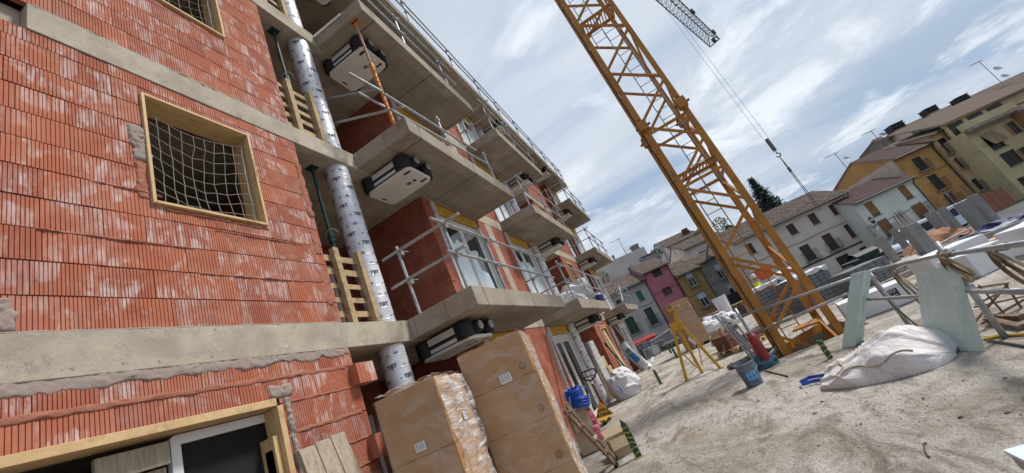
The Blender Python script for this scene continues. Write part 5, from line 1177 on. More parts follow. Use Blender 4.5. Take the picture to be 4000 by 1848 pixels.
coil('lower blue hose coil tied with white bands on the pale carton', h1, 0.17, 0.017, Matrix.Rotation(0.2, 4, 'X') @ Matrix.Rotation(0.15, 4, 'Y'), 1); coil('upper blue hose coil tied with white bands, topmost of the pair', h2+V((0, 0, 0.03)), 0.165, 0.017, Matrix.Rotation(0.1, 4, 'X') @ Matrix.Rotation(-0.1, 4, 'Y'), 2)
for i, (u, v, D, nm) in enumerate(((430, 640, 8.7, 'upper pink plastic packet squeezed behind the pale carton'), (480, 765, 8.5, 'lower pink plastic packet with white tie beside the open carton'))):
    c = onD(*p5(u, v), D); t = thing('plastic_packet', nm, 'packet', (c.x, c.y, c.z), 'pink plastic packets'); mb = MB()
    Mx = Matrix.Translation(c) @ Matrix.Rotation(0.4, 4, 'Z')
    mb.grid(lambda u_, v_: Mx@V((0.13*math.copysign(abs(math.cos(2*math.pi*u_))**0.6, math.cos(2*math.pi*u_))*(1-0.25*(abs(v_-.5)*2)**4)*(1+0.25*fbm((u_*5+i, v_*5, i), 3)), 0.09*math.copysign(abs(math.sin(2*math.pi*u_))**0.6, math.sin(2*math.pi*u_))*(1-0.25*(abs(v_-.5)*2)**4), (v_-0.5)*(0.36 if i == 0 else 0.28))), 24, 14, True); mb.build('packet_body', M['pink'], t, smooth=True)
    mb = MB(); mb.path([Mx@V((0.135*math.cos(a), 0.095*math.sin(a), 0.02)) for a in np.linspace(0, 6.28, 20)], 0.006, 5); mb.build('tie', M['paper'], t)
# ---------------- pallet jack
t = thing('pallet_jack', 'yellow hand pallet truck with black loop handle and lettered triangular head plate', 'pallet truck', (10.6, 3.0, 0))
tb = [onD(*p5(505, 448), 10.75), onD(*p5(472, 632), 10.75), onD(*p5(660, 572), 10.75)]; n = (tb[1]-tb[0]).cross(tb[2]-tb[0]).normalized(); n = n if n.dot(V(CP)-tb[0]) > 0 else -n
mb = MB(); mb.add(tb+[p-n*0.03 for p in tb], [(0, 1, 2), (5, 4, 3), (0, 3, 4, 1), (1, 4, 5, 2), (2, 5, 3, 0)]); pl_ = mb.build('head_plate', M['yellow'], t, bevel=0.01)
ex = (tb[2]-tb[1]).normalized(); ey = n.cross(ex); ey = ey if ey.z > 0 else -ey
if ex.dot(V((0, -1, 0))) < 0: ex = -ex
cc = (tb[0]+tb[1]+tb[2])/3+n*0.004
mb = MB(); mb.text('2500KG', 0.085, lambda a, b_: cc+ex*a+ey*(b_+0.035), bold=0.002); mb.text('AYERBE', 0.105, lambda a, b_: cc+ex*a+ey*(b_-0.07), bold=0.003); mb.build('lettering', M['lettering'], pl_, fix=False)
f0, f1 = G(*p5(560, 700)), G(*p5(665, 580)); 
for s_ in (0, 1):
    d_ = (f1-f0).normalized(); a = f0+V((-0.25, 0.32, 0))*s_; mb = MB(); mb.bar(a+V((0, 0, 0.11)), a+d_*0.9+V((0, 0, 0.11)), 0.15, 0.05); mb.build('fork', M['yellow'], t, bevel=0.012)
    mb = MB(); mb.tube(a+d_*0.1+V((-0.03, 0.03, 0.045)), a+d_*0.1+V((0.03, -0.03, 0.045)), 0.043, 10); mb.build('wheel', M['black'], t)
hb, ht = onD(*p5(540, 470), 11.0), onD(*p5(435, 265), 11.0)
mb = MB(); mb.tube(hb-V((0, 0, 0.4)), ht, 0.026, 8); mb.build('drawbar', M['blackpaint'], t)
lp = [onD(*p5(u, v), 11.0) for u, v in ((410, 235), (340, 215), (318, 185), (325, 150), (440, 102), (465, 110), (472, 150), (460, 190), (430, 225))]
mb = MB(); mb.path(lp, 0.021, 8, closed=True); mb.path([onD(*p5(u, v), 11.0) for u, v in ((365, 190), (360, 145))], 0.016, 6); mb.path([onD(*p5(u, v), 11.0) for u, v in ((345, 205), (455, 170))], 0.014, 6); mb.build('handle', M['blackpaint'], t, smooth=True)
mb = MB(); mb.tube(hb-V((0, 0, 0.25)), hb+V((0, 0, 0.1)), 0.05, 10); mb.build('pump', M['darkred'], t)
# ---------------- bags
def bag(name, label, c, L_, Wd, H_, yaw, mat, seed, top=0.55, open_=False, wr=0.09, lean=0.0, cat='sack', grp=None, sub=True):
    t = thing(name, label, cat, c, grp); mb = MB(); Mx = Matrix.Translation(c) @ Matrix.Rotation(yaw, 4, 'Z'); sq = lambda x, p: math.copysign(abs(x)**p, x)
    def fn(u, v):
        a = 2*math.pi*u; r = (1-v*(1-top)) if not open_ else (1.0+0.12*math.sin(math.pi*v)-0.25*v)
        rr = (math.sin(math.pi*min(1, 0.12+v*1.25)/2)) if v < 0.5 else 1
        prof = max(0.0, (1-max(0, (v-0.35)/0.65)**2.2))**0.5 if not open_ else 1-0.5*v
        k = prof*(0.86+0.14*min(1, v*5))
        p = V((L_/2*sq(math.cos(a), 0.75)*k, Wd/2*sq(math.sin(a), 0.75)*k, H_*v))
        f1 = fbm((p.x*2.1+seed, p.y*2.1, p.z*2.4), 2); f2 = 1-min(1, abs(fbm((p.x*2.6+seed*3, p.y*2.6-p.z*1.2, p.z*2.2+p.x*1.1), 2))*3.2)
        out_ = V((math.cos(a), math.sin(a), 0.35*v))
        p = p+out_*(wr*f1+wr*0.42*(f2-0.4))*(0.25+min(1, v*3)); p.z = max(0.004, p.z+0.5*wr*f1*v); p.x += lean*p.z
        return Mx@p
    mb.grid(fn, 90, 44, True); mb.add([fn(i/24, 1.0) for i in range(24)], [tuple(range(24))])
    mb.build('sack_body', M[mat], t, smooth=True); return t, Mx
# large dusty sack lying flat
gA, gB = G(3195, 1528), G(3712, 1428); nrm_ = V((-(gB-gA).y, (gB-gA).x, 0)).normalized(); nrm_ = nrm_ if nrm_.x > 0 else -nrm_; cbg = (gA+gB)/2+nrm_*0.40; yb = math.atan2(gB.y-gA.y, gB.x-gA.x)
def lying():
    t = thing('builders_sack', 'large dusty white builders sack lying on the deck in front of the green foam boards', 'sack', cbg); Mx = Matrix.Translation(cbg) @ Matrix.Rotation(yb, 4, 'Z'); mb = MB(); L_ = (gB-gA).length*1.02
    def fn(u, v):
        x = (u-0.5)*L_; s = u; wd = 0.26+0.30*math.sin(math.pi*min(1, s*0.9+0.05))**0.7; hh = 0.13+0.27*math.sin(math.pi*(0.03+0.92*s)**1.5)**1.2
        if s > 0.9: k = (s-0.9)/0.1; wd *= math.sqrt(max(0, 1-k*k*0.96)); hh *= math.sqrt(max(0, 1-k*k*0.96))
        if s < 0.06: k = (0.06-s)/0.06; wd *= 1-0.35*k; hh *= 1-0.5*k
        a = math.pi*v; p = V((x, -wd*math.cos(a), hh*(math.sin(a)**0.8)))
        f = fbm((p.x*1.5, p.y*2.0, p.z*2.0), 2); w1 = u*1.5+0.9*v+0.25*fbm((u*2, v*2, 5), 2); g = fbm((w1*1.1, v*4.2-u*1.6, 3.3), 2); fold = math.exp(-(g*7)**2); g2 = fbm((u*2.2-0.8*v+4, v*3.4+u*2.4, 8.1), 2); fold2 = math.exp(-(g2*8)**2); dent = math.exp(-((u-0.42)/0.16)**2-((v-0.42)/0.13)**2)
        o = V((0, -math.cos(a), math.sin(a))); p = p+o*(0.045*f+0.040*fold+0.022*fold2-0.07*dent-0.012)*min(1, 3*math.sin(a)+0.1); p.z = max(p.z, 0.003); p.x += 0.03*f
        return Mx@p
    mb.grid(fn, 130, 60); mb.add([fn(0, v/20) for v in range(21)], [tuple(range(21))]); mb.build('sack_body', M['bagpink'], t, smooth=True)
    mb = MB(); mb.path([fn(0.25+0.05*math.sin(k*0.5), 0.15+0.35*k/10)+V((0, 0, 0.008)) for k in range(11)], 0.013, 6); mb.build('tie_band', M['strap'], t)
    mb = MB(); mb.path([fn(0.3+0.55*k/24, 0.16+0.05*math.sin(k*0.35))+V((-0.004, 0.002, 0.006)) for k in range(25)], 0.007, 5); mb.build('seam', M['strap'], t)
    # lifting strap poking out on the left
    p0 = fn(0.0, 0.3); q = [G(*s_)+V((0, 0, 0.02)) for s_ in ((3235, 1492), (3185, 1500), (3140, 1514), (3132, 1505), (3170, 1486), (3235, 1476))]
    mb = MB()
    for a, b_ in zip(q, q[1:]): mb.hexa([a, b_, b_+V((0, 0, 0.005)), a+V((0, 0, 0.005))]+[x+V((0.0, 0.0, 0.045)) for x in (a, b_, b_+V((0.004, 0.003, 0)), a+V((0.004, 0.003, 0)))])
    mb.build('lifting_strap', M['bluehose'], t)
lying()
t, Mx = bag('builders_sack', 'bulging white builders sack with a blue strap beside the pallet truck', (13.55, 2.78, 0), 1.0, 0.9, 0.86, 0.3, 'bag', 5, wr=0.12)
sp = [onD(*p5(u, v), 12.95) for u, v in ((690, 285), (725, 310), (752, 350))]; mb = MB(); mb.path(sp, 0.028, 6); mb.build('strap', M['bluepaint'], t)
tp = onD(*d1(690, 480), 23.5); bag('white_sheet', 'crumpled white plastic sheet heaped beside the far carton stack', (tp.x, tp.y, 0.0), 2.4, 1.2, 0.85, -1.25, 'tarp', 9, wr=0.15, cat='plastic sheet')
# on balcony 2
zB1 = Z1+0.004
t, Mx = bag('builders_sack', 'white builders sack with blue straps on the lowest middle balcony', (13.1, 2.95, zB1), 1.25, 0.9, 0.82, 0.1, 'bag', 13, wr=0.13, lean=0.1)
mb = MB(); mb.lathe([(0.001, 0), (0.27, 0.0), (0.30, 0.7), (0.31, 1.0), (0.28, 1.03), (0.001, 1.02)], Matrix.Translation((14.35, 2.85, zB1)), 20); tag(mb.build('plastic_drum', gmat('grey_sack', (0.40, 0.41, 0.43), (0.33, 0.34, 0.36), 5, 0.6, dirt=(0.5, 0.5, 0.52), dscale=4), smooth=True), 'tall grey wrapped roll standing on the lowest middle balcony behind the white sack', 'wrapped roll')
mb = MB(); mb.lathe([(0.001, 0), (0.14, 0.0), (0.15, 0.3), (0.13, 0.36), (0.05, 0.4), (0.001, 0.41)], Matrix.Translation((14.75, 2.5, zB1)), 16); tag(mb.build('tub', M['bag'], bevel=0.01), 'small white tub at the far end of the lowest middle balcony', 'tub')
mb = MB(); mb.lathe([(0.001, 0), (0.13, 0.0), (0.14, 0.26), (0.11, 0.3), (0.001, 0.3)], Matrix.Translation((14.6, 2.42, zB1)), 14); tag(mb.build('bundle', gmat('navy_plastic', (0.03, 0.03, 0.13), (0.05, 0.05, 0.18), 6, 0.5)), 'dark blue bundle at the foot of the grey roll on the lowest middle balcony', 'bundle')
# ---------------- stacks at the middle doorway
def brickstack(label, x0, x1, y0, y1, ztop, mat, nx, nz_, name='block_stack'):
    t = thing(name, label, 'block stack', ((x0+x1)/2, (y0+y1)/2, 0), 'wrapped block stacks'); q = random.Random(int(x0*10)); mb = MB(); dx, dz = (x1-x0)/nx, ztop/nz_
    for i in range(nx):
        for k in range(nz_): o = q.uniform(-0.015, 0.015); mb.box(x0+i*dx+0.004, x0+(i+1)*dx-0.004, y0+o, y1, k*dz+0.003, (k+1)*dz-0.003)
    mb.build('blocks', M[mat], t, bevel=0.01)
    mb = MB(); mb.grid(lambda u, v: V((x0-0.015-0.012*fbm((u*4, v*8, 2), 3), y1+(y0-y1)*u, ztop*v)), 12, 40); mb.grid(lambda u, v: V((x0-0.015+(x1-x0+0.02)*u, y0-0.02-0.016*fbm((u*5, v*9, 1), 4), ztop*v)), 14, 44); mb.build('film', M['wrap'], t, smooth=True); return t
brickstack('tall film wrapped stack of white blocks standing in the middle loggia', 14.55, 15.35, 3.5, 4.2, 2.0, 'blocks', 3, 12)
mb = MB(); mb.box(14.2, 14.5, 3.55, 4.2, 0.0, 1.95); tag(mb.build('door_leaf', M['darkwood'], bevel=0.01), 'dark brown board stood on edge left of the wrapped block stack', 'board')
for i, (x, y, z0, z1, nm) in enumerate(((15.5, 3.45, 0.0, 0.95, 'pale carton on the floor right of the wrapped block stack'), (15.55, 3.55, 0.96, 1.35, 'small yellowish carton on top of the pale one by the block stack'))):
    mb = MB(); mb.box(x, x+0.62, y, y+0.6, z0, z1); tag(mb.build('carton', M['cardlight'], bevel=0.02), nm, 'carton', 'cartons in the middle loggia')
# planks in the narrow doorway, poles, ladder, roll
for i, (x, w_, mt_, z1, nm) in enumerate(((17.35, 0.32, 'greywood', 2.3, 'pale grey plank standing in the narrow doorway'), (17.82, 0.42, 'timber', 2.38, 'wide orange brown plank standing in the narrow doorway'))):
    mb = MB(); mb.hexa([(x, 3.28, 0), (x+w_, 3.28, 0), (x+w_, 3.33, 0), (x, 3.33, 0), (x, 3.5, z1), (x+w_, 3.5, z1), (x+w_, 3.55, z1), (x, 3.55, z1)]); tag(mb.build('plank', M[mt_], bevel=0.004), nm, 'plank', 'planks in the narrow doorway')
mb = MB(); mb.quad((17.26, 3.7, 0), (18.56, 3.7, 0), (18.56, 3.7, 2.4), (17.26, 3.7, 2.4)); mb.build('dark_door_sheet', M['dark'], B)  # dark sheet painted as the shade behind the planks
t = thing('steel_pole', 'black pole leaning on the brick pier in front of the narrow doorway', 'pole', (17.11, 3.0, 0)); mb = MB(); mb.tube((17.11, 3.0, 0.01), (16.8, 3.42, 1.72), 0.03, 8); mb.build('pole', M['blackpaint'], t)
mb = MB(); mb.tube((16.83, 3.375, 1.55), (16.795, 3.43, 1.76), 0.042, 8); mb.build('grip', M['black'], t); mb = MB(); mb.box(17.04, 17.18, 2.95, 3.05, 0, 0.02); mb.build('foot', M['black'], t)
t = thing('aluminium_ladder', 'aluminium ladder leaning against the brick pier by the white foil roll', 'ladder', (19.95, 2.89, 0))
for x in (19.75, 20.15):
    mb = MB(); mb.bar((x, 2.75, 0.02), (x-0.15, 3.42, 3.0), 0.03, 0.09, up=(1, 0, 0)); mb.build('rail', M['alu'], t)
    mb = MB(); mb.box(x-0.03, x+0.03, 2.70, 2.80, 0, 0.05); mb.build('foot', M['black'], t)
for k in range(1, 11):
    f = k/11; mb = MB(); mb.tube((19.75-0.15*f, 2.75+0.67*f, 3.0*f), (20.15-0.15*f, 2.75+0.67*f, 3.0*f), 0.02, 6); mb.build('rung', M['alu'], t)
t = thing('foil_roll', 'thick white roll with blue and green label leaning beside the aluminium ladder', 'roll', (21.0, 3.2, 0)); rb, rt_ = V((20.75, 3.0, 0.1)), V((20.45, 3.5, 1.45)); mb = MB(); mb.tube(rb, rt_, 0.25, 24); mb.build('roll_body', M['tarp'], t, bevel=0.03)
ax = (rt_-rb).normalized(); sd_ = ax.cross(V((-1, -0.25, 0.2))).normalized(); fr_ = sd_.cross(ax); fr_ = fr_ if fr_.x < 0 else -fr_
for (f0_, f1_, a0, a1, mt_, nm) in ((0.28, 0.62, -0.75, 0.35, 'bluepaint', 'blue_label'), (0.64, 0.8, -0.6, 0.4, 'greenlabel', 'green_label')):
    mb = MB(); L_ = (rt_-rb).length; mb.grid(lambda u, v: rb+ax*(L_*(f0_+(f1_-f0_)*v))+(fr_*math.cos(a0+(a1-a0)*u)+sd_*math.sin(a0+(a1-a0)*u))*0.254, 8, 2); mb.build(nm, M[mt_], t)
mb = MB(); mb.hexa([(20.5, 3.05, 0.0), (21.4, 2.72, 0.0), (21.42, 2.75, 0.0), (20.52, 3.08, 0.0), (20.6, 3.4, 0.75), (21.3, 3.3, 0.75), (21.32, 3.33, 0.75), (20.62, 3.43, 0.75)]); tag(mb.build('white_sheet_board', M['white']), 'white panel leaning behind the foil roll and ladder', 'panel')
mb = MB(); mb.box(7.6, 7.66, 3.2, 3.36, 0, 0.02); mb.hexa([(8.9, 3.02, 0), (8.96, 3.02, 0), (8.96, 3.1, 0), (8.9, 3.1, 0), (10.35, 3.36, 2.5), (10.41, 3.36, 2.5), (10.41, 3.42, 2.5), (10.35, 3.42, 2.5)])
tag(mb.build('metal_profile', M['galv']), 'long grey metal profile leaning by the middle door', 'profile')
# ---------------- yellow trestle
fA, fB, fC = G(*d1(350, 1025)), G(*d1(512, 945)), G(*d1(700, 895)); apex = onD(*d1(240, 450), 11.6); head = onD(*d1(228, 300), 11.55)
t = thing('yellow_trestle', 'tall yellow tripod trestle standing on the open deck', 'trestle', (12.0, 0.5, 0))
for i, (f, a) in enumerate(((fA, apex+V((0, 0.10, 0))), (fB, apex), (fC, apex+V((0, -0.10, 0))))):
    mb = MB(); mb.bar(f, a, 0.075, 0.10, up=(1, 0, 0)); mb.build('leg', M['yellow'], t, bevel=0.006)
    if i != 1: mb = MB(); mb.bar(f+V((-0.12, -0.02, 0.012)), f+V((0.5, -0.1, 0.012)), 0.09, 0.022); mb.build('foot_board', M['pallet'], t)
for (p, q_) in ((onD(*d1(300, 735), 11.65), onD(*d1(455, 890), 11.7)), (onD(*d1(470, 670), 11.5), onD(*d1(510, 865), 11.9))):
    mb = MB(); mb.bar(p, q_, 0.03, 0.04, up=(1, 0, 0)); mb.build('strut', M['yellow'], t)
mb = MB(); mb.bar(apex-V((0, 0, 0.04)), head, 0.10, 0.08, up=(1, 0, 0)); mb.build('head_post', M['yellow'], t, bevel=0.005)
mb = MB(); mb.obox(Matrix.Translation(apex+V((-0.06, 0, -0.03))) @ Matrix.Rotation(0.1, 4, 'X'), 0.02, 0.34, 0.22); mb.build('gusset_plate', M['yellow'], t, bevel=0.02)
hx_ = onD(*d1(195, 290), 11.55); mb = MB(); mb.bar(hx_+V((0, 0.10, -0.02)), hx_+V((0, -0.20, 0.02)), 0.16, 0.05, up=(0, 0, 1)); mb.bar(hx_+V((-0.06, 0.1, 0)), hx_+V((-0.06, 0.1, 0.08)), 0.03, 0.03); mb.build('head_fork', M['yellow'], t, bevel=0.008)
s_ = fC+(apex-fC)*0.62; mb = MB(); mb.obox(Matrix.Translation(s_+V((-0.065, 0, 0))) @ Matrix.Rotation(-0.45, 4, 'X'), 0.01, 0.08, 0.22); mb.build('sticker', M['paper'], t)
# ---------------- small things round the trestle
bk = G(*d1(995, 1085))
t = thing('bucket', 'grey blue plastic bucket with a light blue label on the deck', 'bucket', (8.42, -0.33, 0)); Mx = Matrix.Translation((8.42, -0.34, 0.0))
mb = MB(); mb.lathe([(0.001, 0.002), (0.135, 0.002), (0.142, 0.02), (0.163, 0.36), (0.172, 0.362), (0.172, 0.385), (0.16, 0.39), (0.155, 0.33), (0.15, 0.325), (0.001, 0.32)], Mx, 32); mb.build('bucket_body', M['bucket'], t, smooth=False)
mb = MB(); mb.grid(lambda u, v: Mx@V(((0.15+0.012*v)*math.cos(R_(150+75*u)), (0.15+0.012*v)*math.sin(R_(150+75*u)), 0.09+0.17*v)), 12, 3); lb = mb.build('label', M['bluepaint'], t)
mb = MB()
for i in range(3):
    for k in range(2): mb.grid(lambda u, v: Mx@V((0.163*math.cos(R_(156+22*i+17*u)), 0.163*math.sin(R_(156+22*i+17*u)), 0.11+0.065*k+0.05*v)), 3, 1)
mb.build('label_print', gmat('pale_blue_print', (0.16, 0.35, 0.55), (0.2, 0.4, 0.6), 5, 0.6, bmp=0), lb)
mb = MB(); mb.lathe([(0.001, 0.326), (0.148, 0.326), (0.146, 0.33), (0.001, 0.331)], Mx, 24); mb.build('content', M['pillar'], t)
mb = MB(); mb.path([Mx@V((0.175*math.cos(a), 0.175*math.sin(a), 0.35-0.12*math.sin((a-2.2)*math.pi/3.0))) for a in np.linspace(2.2, 5.2, 16)], 0.005, 5); mb.build('handle', M['galv'], t)
t = thing('gas_cylinder', 'dark red gas cylinder standing on the deck near the crane foot', 'gas cylinder', (10.3, -0.9, 0)); Mx = Matrix.Translation((9.6, -0.80, 0.0))
mb = MB(); mb.lathe([(0.001, 0.0), (0.095, 0.0), (0.1, 0.02), (0.1, 0.56), (0.085, 0.62), (0.045, 0.66), (0.03, 0.665), (0.03, 0.70), (0.001, 0.70)], Mx, 24); mb.build('cylinder_body', M['darkred'], t, smooth=True)
mb = MB(); mb.lathe([(0.001, 0.66), (0.022, 0.66), (0.022, 0.76), (0.04, 0.765), (0.04, 0.80), (0.001, 0.80)], Mx, 10); mb.tube(Mx@V((0, 0, 0.72)), Mx@V((0.0, -0.07, 0.72)), 0.012, 6); mb.build('valve', M['galv'], t)
def scribble(name, label, c, R, r, n, mat, seed, cat, h=0.12, fr=6.0):
    q = random.Random(seed); mb = MB(); pts = []
    for k in range(n):
        a = k*0.45; rr = R*(0.35+0.65*abs(math.sin(k*0.371+seed))); pts.append(V((c[0]+rr*math.cos(a)*1.15, c[1]+rr*math.sin(a), max(r, c[2]+h*(0.5+0.5*math.sin(k*1.13))*(1-rr/R*0.6)))))
    mb.path(pts, r, 5); return tag(mb.build(name, M[mat], smooth=True), label, cat)
nb_ = G(*d1(1150, 880)); scribble('net_heap', 'tangled blue green net heaped behind the bucket', (nb_.x, nb_.y, 0.0), 0.30, 0.008, 330, 'netblue', 4, 'net', 0.30)
cl = G(*d1(1010, 820)); t, Mx = bag('dark_cloth', 'dark crumpled cloth lying beside the gas cylinder', (cl.x, cl.y, 0.0), 1.05, 0.42, 0.13, -1.35, 'cloth', 31, wr=0.07, cat='cloth')
mb = MB(); a, b_ = G(*d1(800, 848)), G(*d1(1040, 872)); mb.path([a+V((0, 0, 0.02)), (a+b_)/2+V((0, 0, 0.03)), b_+V((0, 0, 0.02))], 0.012, 6); tag(mb.build('steel_bar', M['rebar']), 'thin dark bar on the deck left of the dark cloth', 'bar', 'loose bars on the deck')
mb = MB(); a, b_ = G(*d1(1160, 925)), G(*d1(1400, 985)); mb.path([a+V((0, 0, 0.014)), b_+V((0, 0, 0.014))], 0.012, 6); tag(mb.build('steel_bar', M['rebar']), 'thin dark bar on the deck right of the bucket', 'bar', 'loose bars on the deck')
mb = MB(); a, b_ = G(*c2(400, 1180)), G(*c2(560, 1060)); mb.hexa([a, b_, b_+V((0.12, -0.02, 0)), a+V((0.12, -0.02, 0)), a+V((0, 0, 0.05)), b_+V((0, 0, 0.09)), b_+V((0.12, -0.02, 0.1)), a+V((0.12, -0.02, 0.05))]); tag(mb.build('metal_tray', M['galv'], bevel=0.01), 'grey folded metal sheet between the gas cylinder and the crane leg', 'metal sheet')
def make_pallet(label, x, y, rz, z=0.0, lx=1.2, ly=0.8, mat='pallet', group='timber pallets lying on the deck'):
    t = thing('wooden_pallet', label, 'pallet', (x, y, z), group, rz)
    for k in range(5): mb = MB(); a = -ly/2+k*(ly-0.1)/4; mb.box(-lx/2, lx/2, a, a+0.1, 0.122, 0.144); mb.build('slat', M[mat], t, local=True)
    for k in range(3):
        a = -lx/2+k*(lx-0.12)/2; mb = MB(); mb.box(a, a+0.12, -ly/2, ly/2, 0.1, 0.121); mb.box(a, a+0.12, -ly/2, -ly/2+0.12, 0.022, 0.0995); mb.box(a, a+0.12, -0.06, 0.06, 0.022, 0.0995); mb.box(a, a+0.12, ly/2-0.12, ly/2, 0.022, 0.0995); mb.box(a, a+0.12, -ly/2, ly/2, 0.0, 0.0215); mb.build('bearer', M[mat], t, local=True)
    return t
pp = (G(*d1(905, 745))+G(*d1(1190, 600)))/2+V((0.55, 0.25, 0))
make_pallet('yellowish pallet carrying brown tiles in front of the crane', pp.x, pp.y, 0.85, mat='timber')
def tilestack(label, c, w_, d_, h_, rz, mat='tiles'):
    t = thing('tile_stack', label, 'tile stack', c, 'brown tile stacks', rz); mb = MB(); n_ = 18
    for k in range(n_): mb.box(-w_/2+k*w_/n_, -w_/2+(k+0.75)*w_/n_, -d_/2, d_/2, 0, h_)
    mb.build('tiles', M[mat], t, local=True); mb = MB(); mb.box(-w_/2-0.01, w_/2+0.01, -d_/2-0.01, d_/2+0.01, h_*0.55, h_+0.012); mb.build('top_tile', M[mat], t, local=True, bevel=0.01)
tilestack('stack of brown ridged tiles on the yellowish pallet, left pile', (pp.x+0.06, pp.y+0.28, 0.148), 0.5, 0.55, 0.38, 0.85); tilestack('smaller brown tile pile on the right of the yellowish pallet', (pp.x-0.15, pp.y-0.36, 0.148), 0.42, 0.5, 0.2, 0.85)
oc_ = onD(*d1(715, 575), 14.6); t = thing('tipped_carton', 'open carton tipped on its side beside the far carton stack', 'carton', (oc_.x, oc_.y, 0)); Mx = Matrix.Translation((oc_.x+0.1, oc_.y, 0.30)) @ Matrix.Rotation(0.5, 4, 'Z') @ Matrix.Rotation(0.5, 4, 'X')
mb = MB()
for (c, sx, sy, sz_) in (((0, 0.25, 0), 0.6, 0.01, 0.44), ((0, -0.25, 0), 0.6, 0.01, 0.44), ((0, 0, 0.22), 0.6, 0.5, 0.01), ((0, 0, -0.22), 0.6, 0.5, 0.01), ((0.3, 0, 0), 0.01, 0.5, 0.44)): mb.obox(Mx @ Matrix.Translation(c), sx, sy, sz_)
mb.build('carton_body', M['cardlight'], t); mb = MB(); mb.obox(Mx @ Matrix.Translation((-0.42, 0.25, 0.05)) @ Matrix.Rotation(0.3, 4, 'Z'), 0.26, 0.008, 0.44); mb.obox(Mx @ Matrix.Translation((-0.4, 0, 0.27)) @ Matrix.Rotation(0.4, 4, 'Y'), 0.24, 0.5, 0.008); mb.build('flap', M['card'], t)
mb = MB(); mb.obox(Mx @ Matrix.Translation((0, -0.2565, 0.05)), 0.12, 0.004, 0.1); mb.build('hand_hole', M['dark'], t)
gs = onD(*d1(780, 640), 12.9); mb = MB(); mb.path([gs+V((0.1, -0.12, 0.5)), gs+V((0, 0.05, 0.25)), gs+V((0, 0.18, -0.1)), V((gs.x, gs.y+0.25, 0.02)), V((gs.x+0.02, gs.y-0.05, 0.03)), gs+V((0, -0.06, 0.1))], [0.05, 0.04, 0.035, 0.03, 0.03, 0.03], 8); tag(mb.build('sling', M['strap'], smooth=True), 'loose beige lifting sling hanging off the tile pallet', 'sling')
# pallet heap and timber stacks behind
def lumber(name, label, D, u0, v0, u1, v1, rows, mat, seed, cat='timber stack', grp='timber stacks behind the deck', dep=1.2, tilt=0.0):
    s0, s1, z0, z1 = rect(D, (u0, v0), (u1, v1)); F = FF(D); q = random.Random(seed); t = thing(name, label, cat, F((s0+s1)/2, 0.5, z0), grp); dz = (z1-z0)/rows
    for k in range(rows):
        mb = MB(); e0, e1 = q.uniform(-.2, .15), q.uniform(-.15, .2); zz_ = z0+k*dz
        if k % 2 == 0: mb.fbox(F, s0+e0, s1+e1, q.uniform(-.08, .08), dep, zz_+0.004, zz_+dz*0.62)
        else:
            n_ = 5
            for j in range(n_): a = s0+(s1-s0-0.2)*j/(n_-1); mb.fbox(F, a, a+0.16, q.uniform(-.1, .1), dep, zz_-dz*0.37+0.004, zz_+dz*0.6)
        mb.build('timber_layer', M[mat if q.random() < 0.7 else 'greywood'], t)
    s0_ = z0
    for a in (s0+0.2, s1-0.4):
        if z0 > 0.05: mb = MB(); mb.fbox(F, a, a+0.2, 0.1, dep-0.1, 0.0, z0); mb.build('bearer', M['greywood'], t)
    return t
lumber('pallet_heap', 'low heap of dark pallets between the yellow trestle and the grey crates', 27, *d1(125, 640), *d1(345, 610), 6, 'greywood', 1)
lumber('pallet_heap', 'grey pallet stack right of the far carton stack below the ochre house', 27, *d1(470, 395), *d1(790, 265), 7, 'greywood', 2)
lumber('pallet_heap', 'pale pallet stack against the left crane leg', 25.5, *d1(720, 330), *d1(985, 170), 8, 'pallet', 3)
lumber('pallet_heap', 'small stack of short boards behind the crumpled white sheet', 24.5, *d1(800, 400), *d1(930, 340), 5, 'pallet', 4)
wbk = onD(*d1(722, 245), 25); mb = MB(); mb.lathe([(0.001, 0), (0.32, 0), (0.4, 0.95), (0.42, 0.97), (0.42, 1.02), (0.36, 1.0), (0.001, 0.9)], Matrix.Translation((wbk.x, wbk.y, wbk.z-0.5)), 20); tag(mb.build('white_barrel', M['bag']), 'white tub standing on the pallet stack below the dark grey house', 'tub')
# far end: red barrier, grey crates
z20 = lambda u, v: (2250+u/4.76, 1250+v/4.76)
s0, s1, z0, z1 = rect(29.5, z20(1085, 480), z20(1480, 320)); F = FF(29.5); t = thing('road_barrier', 'bright red plastic road barrier at the far edge of the deck', 'barrier', F((s0+s1)/2, 0, 0)); P_ = lambda s, d, z: F(s, d, z)
mb = MB(); mb.prism([(-0.28, z0-0.05), (0.28, z0-0.05), (0.28, z0+0.15), (0.1, z0+0.3), (0.08, z1+0.15), (-0.08, z1+0.15), (-0.1, z0+0.3), (-0.28, z0+0.15)], lambda a, b_: P_(s0, a, b_), lambda a, b_: P_(s1, a, b_)); mb.build('barrier_body', M['red'], t, bevel=0.03)
mb = MB(); mb.fbox(F, s0+0.3, s0+0.6, -0.3, 0.3, 0.0, z0-0.052); mb.fbox(F, s1-0.6, s1-0.3, -0.3, 0.3, 0.0, z0-0.052); mb.build('support_block', M['pillar'], t)
